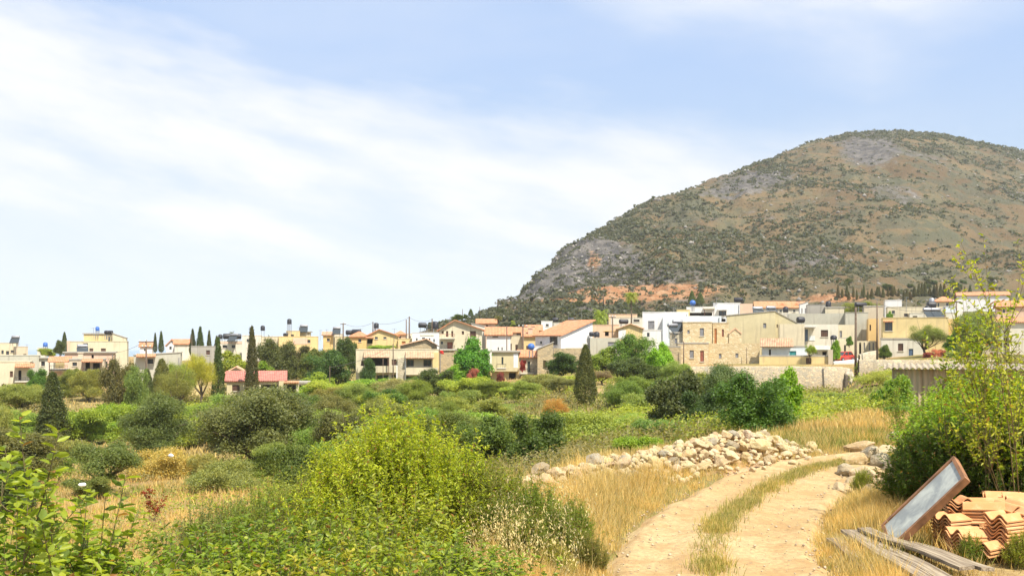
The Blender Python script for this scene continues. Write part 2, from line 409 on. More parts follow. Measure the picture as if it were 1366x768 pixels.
YY, PP = np.meshgrid(ys, ps, indexing='ij'); XX = (PP - CX) * np.maximum(YY, 8.0) / FPX
ZZ = G(XX, YY); ZZ = ZZ - .11 * (1 - sst(.95, 1.3, track_dist(XX, YY)[0]))
gm = npm('ground', np.stack([XX, YY, ZZ], -1).reshape(-1, 3), grid_faces(len(ys), len(ps)), True)
ground = link('ground', gm, ground_mat()); tag(ground, kind='structure')
# far plain down to the sea and the sea itself
m, t, b, o = newmat('plain_soil'); t.links.new(MIX(t, tnoise(t, .004, 6), (.20, .21, .10), (.38, .32, .2)), b.inputs['Base Color'])
pl = MB(); pl.add([(-3500, 440, -17), (200, 440, -17), (200, 1800, -60), (-3500, 1800, -60)], [(0, 1, 2, 3)])
tag(pl.build('coastal_plain', m), kind='structure')
m, t, b, o = newmat('sea_water'); b.inputs['Base Color'].default_value = (.05, .16, .25, 1); b.inputs['Roughness'].default_value = .3
bump(t, b, tnoise(t, .05, 5), .5, 2)
pl = MB(); pl.add([(-9500, -1500, -61), (9500, -1500, -61), (9500, 10000, -61), (-9500, 10000, -61)], [(0, 1, 2, 3)])
tag(pl.build('sea', m), kind='structure')

# ------------------------------------------------------------------ dirt track
def track_mat():
    m, t, b, o = newmat('track_dirt')
    c = tnoise(t, .45, 5, .6); f = tnoise(t, 14, 6, .75); g = tnoise(t, 2.5, 5, .65)
    col = MIX(t, MAPR(t, c, .38, .62), (.46, .33, .155), (.53, .41, .215))
    col = MIX(t, MTH(t, 'MULTIPLY', MAPR(t, g, .45, .62), .7), col, (.40, .245, .105))
    v = t.nodes.new('ShaderNodeTexVoronoi'); v.inputs['Scale'].default_value = 16
    cc = t.nodes.new('ShaderNodeTexCoord'); t.links.new(cc.outputs['Object'], v.inputs['Vector'])
    s = t.nodes.new('ShaderNodeSeparateColor'); t.links.new(v.outputs['Color'], s.inputs[0])
    peb = MTH(t, 'MULTIPLY', MAPR(t, s.outputs[0], .86, .9), MAPR(t, v.outputs['Distance'], .28, .2))
    col = MIX(t, MTH(t, 'MULTIPLY', peb, .8), col, (.34, .27, .2))
    col = MIX(t, MTH(t, 'MULTIPLY', MAPR(t, f, .42, .58, 1, 0), .5), col, (.33, .21, .11))
    t.links.new(col, b.inputs['Base Color']); b.inputs['Roughness'].default_value = .95; b.inputs['Specular IOR Level'].default_value = .1
    h = MTH(t, 'ADD', f, MTH(t, 'MULTIPLY', peb, 1.2)); bump(t, b, h, .9, .03); return m
ctr = smooth_line(TRK, 40); ctr = ctr[ctr[:, 1] > -20]
tan = np.gradient(ctr, axis=0); tan /= np.linalg.norm(tan, axis=1)[:, None]; nrm = np.stack([tan[:, 1], -tan[:, 0]], 1)
us = np.linspace(-1, 1, 45)
hw = 1.14 + .22 * (fbm(np.arange(len(ctr)) / 9., np.zeros(len(ctr)), 3, 5) - .5)
TX = ctr[:, None, 0] + nrm[:, None, 0] * us[None] * hw[:, None]; TYY = ctr[:, None, 1] + nrm[:, None, 1] * us[None] * hw[:, None]
rut = .035 * np.exp(-((np.abs(us) - .55) / .25) ** 2)[None]
TZZ = G(TX, TYY) + .03 - rut + .03 * (fbm(TX * 2.2, TYY * 2.2, 4, 8) - .5) - .09 * sst(.82, 1.0, np.abs(us))[None]
tag(link('dirt_track', npm('dirt_track', np.stack([TX, TYY, TZZ], -1).reshape(-1, 3), grid_faces(len(ctr), len(us)), True), track_mat()), kind='structure')

# ------------------------------------------------------------------ hill
def hill_mat():
    m, t, b, o = newmat('hillside')
    a = tnoise(t, .012, 7, .65); f = tnoise(t, .16, 6, .7); g = tnoise(t, .035, 6, .6, dist=.8)
    col = MIX(t, MAPR(t, a, .38, .62), (.108, .075, .040), (.155, .113, .060))
    col = MIX(t, MTH(t, 'MULTIPLY', MAPR(t, g, .48, .62), .6), col, (.10, .105, .060))
    rock = MIX(t, MAPR(t, f, .35, .7), (.062, .060, .060), (.165, .150, .132))
    at = t.nodes.new('ShaderNodeAttribute'); at.attribute_name = 'zones'; s = t.nodes.new('ShaderNodeSeparateColor'); t.links.new(at.outputs['Color'], s.inputs[0])
    pn = tnoise(t, .07, 5, .62); pn2 = tnoise(t, .018, 3, .5)
    col = MIX(t, MTH(t, 'MULTIPLY', MAPR(t, MTH(t, 'ADD', pn, MTH(t, 'MULTIPLY', MTH(t, 'SUBTRACT', pn2, .5), .5)), .48, .58), .66), col, (.074, .080, .052))
    rk = MTH(t, 'ADD', s.outputs[0], MTH(t, 'MULTIPLY', MTH(t, 'SUBTRACT', f, .5), .9))
    col = MIX(t, MAPR(t, rk, .35, .62), col, rock)
    sc = MTH(t, 'ADD', s.outputs[1], MTH(t, 'MULTIPLY', MTH(t, 'SUBTRACT', f, .5), .9))
    col = MIX(t, MAPR(t, sc, .4, .6), col, MIX(t, MAPR(t, f, .4, .65), (.27, .13, .06), (.34, .21, .12)))
    col = MIX(t, MTH(t, 'MULTIPLY', MAPR(t, tnoise(t, .5, 4, .7), .62, .75), .5), col, (.28, .25, .20))
    t.links.new(col, b.inputs['Base Color']); b.inputs['Roughness'].default_value = .95; b.inputs['Specular IOR Level'].default_value = .1
    bump(t, b, f, 1.0, 2.0); return m
hp = np.concatenate([np.arange(440, 560, 10), np.arange(560, 1480, 2.2), np.linspace(1484, 2300, 90)])
hy = np.concatenate([HB + 0 * hp[:1], HB * 1.0 + (980 - HB) * np.linspace(0.004, 1, 330) ** 1.15, np.linspace(990, 1500, 40)])
HYY, HPP = np.meshgrid(hy, hp, indexing='ij'); HZ, HT = hill(HPP.ravel(), HYY.ravel()); HZ = HZ.reshape(HPP.shape); HX = (HPP - CX) * HYY / FPX
hm = npm('hill', np.stack([HX, HYY, HZ], -1).reshape(-1, 3), grid_faces(len(hy), len(hp))[:, ::1], True)
hpy = HOR - (HZ - EYE) * FPX / HYY
rockz = 1.25 * np.exp(-(((HPP - 775) / 66) ** 2 + ((hpy - 350) / 38) ** 2)) + .8 * np.exp(-(((HPP - 715) / 30) ** 2 + ((hpy - 378) / 20) ** 2)) \
    + .75 * np.exp(-(((HPP - 1160) / 42) ** 2 + ((hpy - 199) / 24) ** 2)) * 1.15 + .5 * np.exp(-(((HPP - 1000) / 70) ** 2 + ((hpy - 245 + .0) / 22) ** 2)) \
    + .5 * np.exp(-(((HPP - 1080) / 80) ** 2 + ((hpy - 345) / 20) ** 2)) + .38 * sst(.53, .7, fbm(HX / 60, HYY / 60, 4, 77)) + .10
scar = .95 * np.exp(-(((HPP - 860) / 108) ** 4 + ((hpy - 389 - (HPP - 870) * -.03) / 11) ** 2)) + .55 * np.exp(-(((HPP - 792) / 16) ** 2 + ((hpy - 348) / 20) ** 2)) \
    + .22 * np.exp(-(((HPP - 1158) / 18) ** 2 + ((hpy - 196) / 12) ** 2)) + .6 * np.exp(-(((HPP - 770) / 90) ** 2 + ((hpy - 401) / 4) ** 2)) + .7 * np.exp(-(((HPP - 1110) / 60) ** 2 + ((hpy - 398) / 8) ** 2)) \
    + .9 * np.exp(-(((HPP - 1198) / 12) ** 2 + ((hpy - 279) / 2.5) ** 2)) + .06
ca = hm.color_attributes.new('zones', 'FLOAT_COLOR', 'POINT')
cc = np.zeros((len(hm.vertices), 4), np.float32); cc[:, 0] = rockz.ravel(); cc[:, 1] = scar.ravel(); cc[:, 3] = 1
ca.data.foreach_set('color', cc.ravel())
tag(link('hill', hm, hill_mat()), kind='structure')

# ------------------------------------------------------------------ foliage generators
def unit(v): return v / np.maximum(np.linalg.norm(v, axis=-1, keepdims=True), 1e-9)
def leaf_quads(P, Nn, L, Wd, rng, along=None):
    n = len(P); r = rng.normal(size=(n, 3)) if along is None else along
    a = unit(r - (r * Nn).sum(1, keepdims=True) * Nn); b = np.cross(Nn, a)
    L = np.broadcast_to(L, (n,))[:, None]; Wd = np.broadcast_to(Wd, (n,))[:, None]
    V = np.stack([P - a * L * .5, P + b * Wd * .5 - a * L * .06, P + a * L * .5, P - b * Wd * .5 - a * L * .06], 1).reshape(-1, 3)
    return V, np.arange(4 * n).reshape(-1, 4)
def lobes_cloud(lobes, nclump, per, clump, L, Wd, rng, shell=.30, up=.35, low=-.55):
    lobes = np.asarray(lobes, float); ar = (lobes[:, 3] * lobes[:, 4] + lobes[:, 4] * lobes[:, 5] + lobes[:, 3] * lobes[:, 5]); ar /= ar.sum()
    k = rng.choice(len(lobes), nclump, p=ar); u = unit(rng.normal(size=(nclump, 3))); u[:, 2] = np.where(u[:, 2] < low, -u[:, 2], u[:, 2])
    rr = 1 - np.abs(rng.normal(size=nclump)) * shell + rng.random(nclump) * .14
    C = lobes[k, :3] + u * lobes[k, 3:] * np.clip(rr, .1, 1.2)[:, None]
    P = np.repeat(C, per, 0) + rng.normal(size=(nclump * per, 3)) * clump; U = np.repeat(u, per, 0)
    Nn = unit(U * .55 + np.array([0, 0, up]) + rng.normal(size=P.shape) * .55)
    s = .65 + .7 * rng.random(len(P))
    return leaf_quads(P, Nn, L * s, Wd * s, rng)
def merge(parts):
    V = []; F = []; n = 0
    for v, f in parts: V.append(v); F.append(f + n); n += len(v)
    return np.concatenate(V), np.concatenate(F)
PROTO = {}
def proto(key, crown, trunk=None, H=1, Wd=1, m=None):
    crown.materials.append(m or M_LEAF)
    if trunk is not None and not trunk.materials: trunk.materials.append(M_BARK)
    PROTO[key] = (crown, trunk, H, Wd)
def broad(key, seed, H=6., Wd=6., nl=14, ncl=1300, per=12, L=.20, lw=.11, base=.22, clump=.2, shell=.3, trunk=True, open_=0., m=None, low=-.55, flat=1.0, rmul=1.0):
    rng = np.random.default_rng(seed); lob = []
    for i in range(int(nl * 1.35)):
        a = rng.random() * 2 * math.pi; q = math.sqrt(rng.random()) * .68; hz = rng.random()
        top = base + (1 - base) * math.sqrt(max(0, 1 - (q * .92) ** 2)); z = base + .12 + (top - base - .16) * hz
        r = (.13 + .21 * rng.random()) * rmul
        lob.append((q * math.cos(a) * Wd / 2, q * math.sin(a) * Wd / 2, z * H, r * Wd / 2 * 1.15, r * Wd / 2 * 1.15, r * H * .52 * flat))
    if not open_: lob.append((0, 0, H * (base + .44 * (1 - base)), Wd * .28, Wd * .28, H * (1 - base) * .29))
    V, F = lobes_cloud(lob, ncl, per, clump, L, lw, rng, shell, low=low)
    wisp_ = [(l[0] * 1.12, l[1] * 1.12, l[2] + H * .05, l[3] * .7, l[4] * .7, l[5] * .9) for l in lob[:8]]
    V2, F2 = lobes_cloud(wisp_, ncl // 9, per, clump * .7, L, lw, rng, shell * 1.4, low=low); V, F = merge([(V, F), (V2, F2)])
    cr = npm(key + '_crown', V, F)
    zt = V[:, 2].max(); wx = np.percentile(np.abs(V[:, 0]), 99.5) + np.percentile(np.abs(V[:, 1]), 99.5)
    tk = None
    if trunk:
        t = MB(); r0 = .035 * H; fork = max(base, .1) * H * .75
        p0 = (0, 0, -.4); p1 = (rng.normal() * .1, rng.normal() * .1, fork * .5); p2 = (rng.normal() * .16, rng.normal() * .1, fork)
        t.tube([p0, p1, p2], [r0 * 1.3, r0, r0 * .85], 8)
        for l in lob[:8]:
            mid = ((p2[0] + l[0]) / 2 + rng.normal() * .2, (p2[1] + l[1]) / 2 + rng.normal() * .2, fork + (l[2] - fork) * .45)
            t.tube([p2, mid, l[:3]], [r0 * .6, r0 * .4, r0 * .12], 6)
            for j in range(3):
                e = Vector(l[:3]) + Vector(rng.normal(size=3)) * l[3] * .8
                t.tube([mid, tuple((Vector(mid) + e) / 2 + Vector(rng.normal(size=3)) * .12), e], [r0 * .22, r0 * .14, r0 * .05], 4)
        tk = t.mesh(key + '_trunk', True)
    proto(key, cr, tk, zt, wx, m)
def cypress(key, seed, H=10., Wd=2.0, ncl=1300, blunt=.5, L=.22, base=.03, lw=.09):
    rng = np.random.default_rng(seed); h = rng.random(ncl) ** .85; a = rng.random(ncl) * 2 * math.pi
    prof = np.minimum(1, ((1 - h) / (1 - .25)) ** blunt) * np.minimum(1, .55 + h * 3)
    rad = Wd / 2 * prof * (.78 + .34 * fbm(a * 1.6 + 9, h * 9, 3, seed)) * (1 - np.abs(rng.normal(size=ncl)) * .13)
    C = np.stack([np.cos(a) * rad, np.sin(a) * rad, H * (base + h * (1 - base))], 1); per = 9
    P = np.repeat(C, per, 0) + rng.normal(size=(ncl * per, 3)) * (.09, .09, .17)
    U = np.repeat(np.stack([np.cos(a), np.sin(a), 0 * a], 1), per, 0); Nn = unit(U * .8 + rng.normal(size=P.shape) * .5)
    al = np.array([0, 0, 1.]) + rng.normal(size=P.shape) * .4
    V, F = leaf_quads(P, Nn, L * (.7 + .6 * rng.random(len(P))), lw, rng, al)
    t = MB(); t.tube([(0, 0, -.5), (0, 0, H * .5), (0, 0, H * .93)], [.13, .09, .03], 7)
    proto(key, npm(key + '_crown', V, F), t.mesh(key + '_trunk', True), H * 1.0, Wd * 1.02)
def palm(key, seed, H=8., fr=2.6, nf=42):
    rng = np.random.default_rng(seed); Vs = []; Fs = []; n = 0
    for i in range(nf):
        a = i * 2.39996; e0 = R(80 - 95 * (i / nf)) ; L = fr * (.8 + .3 * rng.random()); p = np.array([0, 0, H]); pts = [p.copy()]
        e = e0
        for s in range(8):
            p = p + L / 8 * np.array([math.cos(a) * math.cos(e), math.sin(a) * math.cos(e), math.sin(e)]); e -= R(11 + 5 * rng.random()); pts.append(p.copy())
        pts = np.array(pts); side = np.array([-math.sin(a), math.cos(a), 0])
        for s in np.linspace(.6, 8, 26):
            k = min(int(s), 7); q = pts[k] + (pts[k + 1] - pts[k]) * (s - k); d = unit(pts[k + 1] - pts[k]); ll = fr * .24 * math.sin(math.pi * (.12 + .84 * s / 8)) + .05
            for sg in (-1, 1):
                o = unit(side * sg + d * .7 + np.array([0, 0, -.25 + rng.normal() * .12])); w = d * .035
                Vs += [q - w, q + w, q + o * ll + w * .3, q + o * ll - w * .3]; Fs.append((n, n + 1, n + 2, n + 3)); n += 4
    t = MB(); t.tube([(0, 0, -.5), (.1, 0, H * .4), (0, .05, H * .8), (0, 0, H)], [.24, .19, .18, .22], 9)
    V = np.array(Vs); proto(key, npm(key + '_crown', V, np.array(Fs)), t.mesh(key + '_trunk', True), V[:, 2].max(), fr * 1.7)

broad('olive0', 1, 5, 6, 24, 3800, 13, .135, .055, .02, .16, .32)
broad('olive1', 2, 5, 5.5, 22, 3600, 13, .14, .055, .0, .17, .34)
broad('olive2', 3, 4, 4, 9, 1500, 13, .12, .05, .36, .15, .36)
broad('oak0', 4, 7, 6.5, 18, 2000, 12, .22, .13, .02, .22, .28, low=-.8)
broad('oak1', 5, 7, 6, 15, 1900, 12, .24, .14, .02, .22, .30, low=-.8)
broad('oak2', 6, 7, 7.5, 20, 2100, 12, .22, .13, .0, .24, .30, low=-.8)
broad('fig0', 7, 6, 6, 16, 1500, 11, .30, .24, .0, .24, .28, low=-.8)
broad('acacia0', 8, 5, 6, 14, 2400, 14, .12, .035, .28, .2, .4)
broad('bush0', 9, 2.5, 4.5, 14, 1900, 12, .13, .065, .0, .13, .3, False, low=-.2)
broad('bush1', 10, 2.5, 4, 12, 1700, 12, .14, .07, .0, .13, .3, False, low=-.2)
broad('bush2', 11, 2.2, 5, 16, 2000, 12, .11, .05, .0, .16, .35, False, low=-.2)
cypress('cyp0', 20, 10, 2.0, 1300, .75)
cypress('cyp1', 21, 9, 3.2, 2000, .62, .20)
cypress('cyp2', 22, 10, 1.5, 900, .8)
palm('palm0', 30, 8.0, 2.5, 44)
palm('palm1', 31, 2.2, 2.9, 50)
def tint(c, k=.12, rng=random): return tuple(max(0.005, v * (1 + rng.uniform(-k, k))) for v in c) + (1,)
OLIVE = (.18, .215, .075); DARK = (.065, .085, .04); MID = (.11, .16, .035); BRIGHT = (.155, .225, .04); CYP = (.055, .070, .032)
GREY = (.20, .21, .13); BROWN = (.22, .16, .08); YELG = (.21, .25, .05); DGREEN = (.07, .12, .03)
def plant(key, name, label, cat, px, yt, w, d, col, group=None, rz=None, y_base=None, root='crown'):
    crown, trunk, H, Wd = PROTO[key]
    if y_base is None and 40 < d < 146 and name in ('olive_tree', 'bush', 'broadleaf_tree', 'casuarina_tree', 'valley_bush', 'carob_tree', 'acacia_tree'): yt -= 7 if d > 95 else 4; w *= 1.12
    X = (px - CX) * d / FPX; zg = g1(X, d) if y_base is None else EYE - (y_base - HOR) * d / FPX
    zt = EYE - (yt - HOR) * d / FPX; h = max(zt - zg, .3); ww = w * d / FPX
    sc = (ww / Wd, ww / Wd, h / H); rz = random.uniform(0, 6.28) if rz is None else rz
    if trunk is not None:
        o = empty(name, (X, d, zg - .03), rz); o.scale = sc
        c = link(root, crown, None, o); link('trunk', trunk, None, o)
    else:
        o = c = link(name, crown, None, None); o.location = (X, d, zg - .08); o.rotation_euler.z = rz; o.scale = sc
    c.color = tint((col[0] * 1.42 + .012, col[1] * 1.50 + .014, col[2] * 1.05 + .006))
    tag(o, label, cat, group); return o
# ------------------------------------------------------------------ buildings
P_ = dict(
 cream=plaster('plaster_cream', (.66, .58, .40), .55), pale=plaster('plaster_pale', (.70, .66, .54), .5), yellow=plaster('plaster_yellow', (.72, .56, .26), .45),
 ochre=plaster('plaster_ochre', (.74, .50, .20), .2), white=plaster('plaster_white', (.78, .77, .74), .3, (.5, .46, .4)), grey=plaster('plaster_grey', (.50, .48, .38), .6, (.25, .22, .17)),
 beige=plaster('plaster_beige', (.58, .49, .35), .4), pink=plaster('plaster_pink', (.72, .50, .36), .3), salmon=plaster('plaster_salmon', (.74, .52, .34), .2),
 olive=plaster('plaster_olive', (.62, .54, .32), .5), bluish=plaster('plaster_bluish', (.70, .76, .78), .15), concrete=plaster('concrete', (.40, .37, .31), .6, (.2, .18, .14)),
 stone=stone('stone_gold', (.62, .49, .28), (.52, .40, .22), (.68, .56, .36), 2.6, (.5, .4, .24)), stoneb=stone('stone_brown', (.40, .31, .18), (.48, .38, .22), (.30, .25, .16), 2.2),
 stoneg=stone('stone_grey', (.50, .45, .33), (.38, .34, .25), (.58, .5, .36), 2.0), stoner=stone('stone_retaining', (.44, .35, .22), (.30, .27, .20), (.56, .44, .27), 2.8, (.22, .17, .1)))
T_ = [tilemat('roof_tile_x', (.66, .29, .14), 0), tilemat('roof_tile_y', (.66, .29, .14), 1), tilemat('roof_tile_red_x', (.55, .20, .15), 0), tilemat('roof_tile_old_x', (.60, .36, .22), 0), tilemat('roof_tile_pale_y', (.74, .46, .28), 1)]
C_ = dict(s=M_BROWN, d=M_BROWN, g=M_GLASS, o=M_DARKIN)
M_SHG = plain('grey_shutter', (.26, .26, .27), .6, .2); M_SHR = plain('red_shutter', (.30, .10, .06), .6, .2); M_BLUES = plain('blue_door', (.10, .16, .26), .5, .2)
M_TEAL = plain('teal_shutter', (.05, .30, .30), .5, .2); M_ORANGE = plain('orange_door', (.45, .17, .05), .6, .2)
SH = dict(s=M_BROWN, q=M_SHG, r=M_SHR, t=M_TEAL, n=M_ORANGE, u=M_BLUES)

def wall_front(mb, w, h, holes, z0=0.0, depth=.22):
    """front wall at y=0 with real openings and reveals; holes=(x0,x1,z0,z1)"""
    xs = sorted({-w / 2, w / 2, *[max(-w / 2, min(w / 2, a)) for q in holes for a in q[:2]]}); zs = sorted({z0, h, *[max(z0, min(h, a)) for q in holes for a in q[2:4]]})
    for i in range(len(xs) - 1):
        for j in range(len(zs) - 1):
            cx = (xs[i] + xs[i + 1]) / 2; cz = (zs[j] + zs[j + 1]) / 2
            if xs[i + 1] - xs[i] < 1e-4 or zs[j + 1] - zs[j] < 1e-4: continue
            if any(q[0] < cx < q[1] and q[2] < cz < q[3] for q in holes): continue
            mb.add([(xs[i], 0, zs[j]), (xs[i + 1], 0, zs[j]), (xs[i + 1], 0, zs[j + 1]), (xs[i], 0, zs[j + 1])], [(0, 1, 2, 3)])
    for a, b, c, d in holes:
        mb.add([(a, 0, c), (b, 0, c), (b, 0, d), (a, 0, d), (a, depth, c), (b, depth, c), (b, depth, d), (a, depth, d)],
               [(0, 4, 5, 1), (1, 5, 6, 2), (2, 6, 7, 3), (3, 7, 4, 0)])
def opening(root, kind, a, b, c, d, depth=.22):
    if kind == 'w':
        if b - a > .55:
            f = MB(); t = .07
            f.box(a, b, depth - .08, depth, c, c + t).box(a, b, depth - .08, depth, d - t, d).box(a, a + t, depth - .08, depth, c + t, d - t).box(b - t, b, depth - .08, depth, c + t, d - t)
            n = max(1, int((b - a) / .9))
            for k in range(1, n + (n == 1 and b - a > 1)):
                x = a + (b - a) * k / max(n, 2) if n < 2 else a + (b - a) * k / n
                f.box(x - .03, x + .03, depth - .075, depth, c + t, d - t)
            fo = f.build('window', M_BROWN, root)
            MB().box(a - .003, b + .003, depth - .03, depth + .02, c - .003, d + .003).build('pane', M_GLASS, fo)
        else: MB().box(a - .003, b + .003, depth - .1, depth + .02, c - .003, d + .003).build('window', M_GLASS, root)
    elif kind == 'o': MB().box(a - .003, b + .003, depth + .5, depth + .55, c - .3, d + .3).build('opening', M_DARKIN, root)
    elif kind in 'squ rtn':
        f = MB(); n = max(1, round((b - a) / .55))
        for k in range(n):
            x0 = a + (b - a) * k / n + .012; x1 = a + (b - a) * (k + 1) / n - .012; f.box(x0, x1, depth - .1, depth - .05, c + .01, d - .01)
            zz = c + .12
            while zz < d - .12 and (d - c) > .7: f.box(x0 + .06, x1 - .06, depth - .12, depth - .1, zz, zz + .06); zz += .16
        f.build('door' if (d - c) > 1.75 else 'shutter', SH[kind], root)
def house(label, px0, px1, yt, yb, d, D=8., yaw=0., wall='cream', roof='flat', tm=0, rise=1.3, over=.35, win=(), side=(), name='house', cat='house', group=None, par=.5, gc=.5, z_down=2.5, cop=True, chim=None, below=None):
    a = R(yaw); pc = (px0 + px1) / 2; o = W(pc, yb, d); ph = math.atan((pc - CX) / FPX) * .85
    ck = math.cos(ph) / max(.3, math.cos(a)); w = (px1 - px0) * d / FPX * ck; a -= ph
    zt = (HOR - yt) * d / FPX + EYE
    base = min(o.z, g1(o.x, d), g1(o.x - w / 2, d), g1(o.x + w / 2, d)) if d < 200 else o.z
    h = zt - o.z; z0 = (base - o.z) - z_down
    root = empty(name, o, a); tag(root, label, cat, group)
    k = d / FPX * ck
    fx = lambda p: (p - pc) * k
    fz = lambda p: (yb - p) * d / FPX
    holes = []
    for q in win:
        if q[0] in 'wosqurtnd': holes.append((max(fx(q[1]), -w / 2 + .1), min(fx(q[2]), w / 2 - .1), fz(q[4]), min(fz(q[3]), h - .15)))
    mat = P_[wall]; mb = MB()
    wall_front(mb, w, h, holes, z0)
    X0, X1 = -w / 2, w / 2
    if roof in ('gable', 'gx', 'mono', 'mx'):
        pass
    # side + back walls
    sh = []
    for q in side: sh.append(q)   # (kind, y0, y1, z0, z1) in metres on the visible side
    if roof == 'gable':      # gable end faces the front, ridge runs back
        xr = X0 + w * gc
        mb.add([(X0, 0, h), (X1, 0, h), (xr, 0, h + rise)], [(0, 1, 2)]); mb.add([(X0, D, h), (X1, D, h), (xr, D, h + rise)], [(0, 1, 2)])
        topR = topL = h
    mb.add([(X1, 0, z0), (X1, D, z0), (X1, D, h), (X1, 0, h)], [(0, 1, 2, 3)])
    mb.add([(X0, 0, z0), (X0, D, z0), (X0, D, h), (X0, 0, h)], [(0, 1, 2, 3)])
    mb.add([(X0, D, z0), (X1, D, z0), (X1, D, h), (X0, D, h)], [(0, 1, 2, 3)])
    if roof == 'gx':
        for x in (X0, X1): mb.add([(x, 0, h), (x, D, h), (x, D / 2, h + rise)], [(0, 1, 2)])
    if roof == 'mono':      # rises towards the back
        for x in (X0, X1): mb.add([(x, 0, h), (x, D, h), (x, D, h + rise)], [(0, 1, 2)])
        mb.add([(X0, D, h), (X1, D, h), (X1, D, h + rise), (X0, D, h + rise)], [(0, 1, 2, 3)])
    if roof == 'mx':        # top of the front wall slopes along x, rise at px1
        if rise > 0: P = [(X0, h), (X1, h), (X1, h + rise)]
        else: P = [(X0, h), (X1, h), (X0, h - rise)]
        for y in (0, D): mb.add([(p[0], y, p[1]) for p in P], [(0, 1, 2)])
        xe = X1 if rise > 0 else X0; mb.add([(xe, 0, h), (xe, D, h), (xe, D, h + abs(rise)), (xe, 0, h + abs(rise))], [(0, 1, 2, 3)])
    if roof == 'flat':
        mb.add([(X0, 0, h), (X1, 0, h), (X1 - .2, .2, h), (X0 + .2, .2, h)], [(0, 1, 2, 3)])
        i = [(X0 + .2, .2), (X1 - .2, .2), (X1 - .2, D - .2), (X0 + .2, D - .2)]; oo = [(X0, 0), (X1, 0), (X1, D), (X0, D)]
        for s in range(1, 4):
            e = (s + 1) % 4; mb.add([(*oo[s], h), (*oo[e], h), (*i[e], h), (*i[s], h)], [(0, 1, 2, 3)])
        for s in range(4):
            e = (s + 1) % 4; mb.add([(*i[s], h - par), (*i[e], h - par), (*i[e], h), (*i[s], h)], [(0, 1, 2, 3)])
    mb.build('wall', mat, root)
    e = over; t = .16
    if roof == 'flat':
        MB().add([(X0 + .2, .2, h - par + .003), (X1 - .2, .2, h - par + .003), (X1 - .2, D - .2, h - par + .003), (X0 + .2, D - .2, h - par + .003)], [(0, 1, 2, 3)]).build('roof', P_['concrete'], root)
        if cop:
            c = MB(); g = .05
            c.box(X0 - g, X1 + g, -g, .24, h + .004, h + .09).box(X0 - g, X1 + g, D - .24, D + g, h + .004, h + .09).box(X0 - g, X0 + .24, .24, D - .24, h + .004, h + .085).box(X1 - .24, X1 + g, .24, D - .24, h + .004, h + .085)
            c.build('coping', mat, root)
    elif roof == 'slab':
        MB().box(X0 - e, X1 + e, -e, D + e, h + .003, h + .2).build('roof', P_['concrete'], root)
    elif roof == 'gable':
        xr = X0 + w * gc; sl = rise / max(.1, xr - X0); sr = rise / max(.1, X1 - xr); r = MB()
        r.slab([(X0 - e, -e, h - e * sl + t), (xr, -e, h + rise + t), (xr, D + e, h + rise + t), (X0 - e, D + e, h - e * sl + t)], t - .01)
        r.slab([(xr, -e, h + rise + t), (X1 + e, -e, h - e * sr + t), (X1 + e, D + e, h - e * sr + t), (xr, D + e, h + rise + t)], t - .01)
        ro = r.build('roof', T_[1] if tm != 4 else T_[4], root)
    elif roof in ('gx', 'hip'):
        s = rise / (D / 2); y0, y1 = -e, D + e; ze = h - e * s + t; zr = h + rise + t; r = MB(); hx = min(D / 2, w * .45) if roof == 'hip' else -e
        if roof == 'gx':
            r.slab([(X0 - e, y0, ze), (X1 + e, y0, ze), (X1 + e, D / 2, zr), (X0 - e, D / 2, zr)], t - .01)
            r.slab([(X0 - e, D / 2, zr), (X1 + e, D / 2, zr), (X1 + e, y1, ze), (X0 - e, y1, ze)], t - .01)
        else:
            r.add([(X0 - e, y0, ze), (X1 + e, y0, ze), (X1 + e, y1, ze), (X0 - e, y1, ze), (X0 + hx, D / 2, zr), (X1 - hx, D / 2, zr), (X0 - e, y0, ze - .15), (X1 + e, y0, ze - .15), (X1 + e, y1, ze - .15), (X0 - e, y1, ze - .15)],
                  [(0, 1, 5, 4), (1, 2, 5), (2, 3, 4, 5), (3, 0, 4), (0, 6, 7, 1), (1, 7, 8, 2), (2, 8, 9, 3), (3, 9, 6, 0), (6, 9, 8, 7)])
        ro = r.build('roof', T_[tm], root)
    elif roof == 'mono':
        s = rise / D; r = MB(); r.slab([(X0 - e, -e, h - e * s + t), (X1 + e, -e, h - e * s + t), (X1 + e, D + e, h + rise + e * s + t), (X0 - e, D + e, h + rise + e * s + t)], t - .01)
        ro = r.build('roof', T_[tm], root)
    elif roof == 'mx':
        r = MB(); zl = h + (0 if rise > 0 else -rise); zr = h + (rise if rise > 0 else 0)
        r.slab([(X0 - .1, -.1, zl + .12), (X1 + .1, -.1, zr + .12), (X1 + .1, D + .1, zr + .12), (X0 - .1, D + .1, zl + .12)], .11)
        ro = r.build('roof', P_['concrete'] if tm < 9 else T_[1], root)
    if chim:
        x = fx(chim[0]); zt2 = fz(chim[1]); y = chim[2]
        c = MB().box(x - .35, x + .35, y, y + .7, h - .3, zt2).box(x - .45, x + .45, y - .1, y + .8, zt2, zt2 + .12); c.build('chimney', mat if len(chim) < 4 else P_[chim[3]], root)
    wi = 0
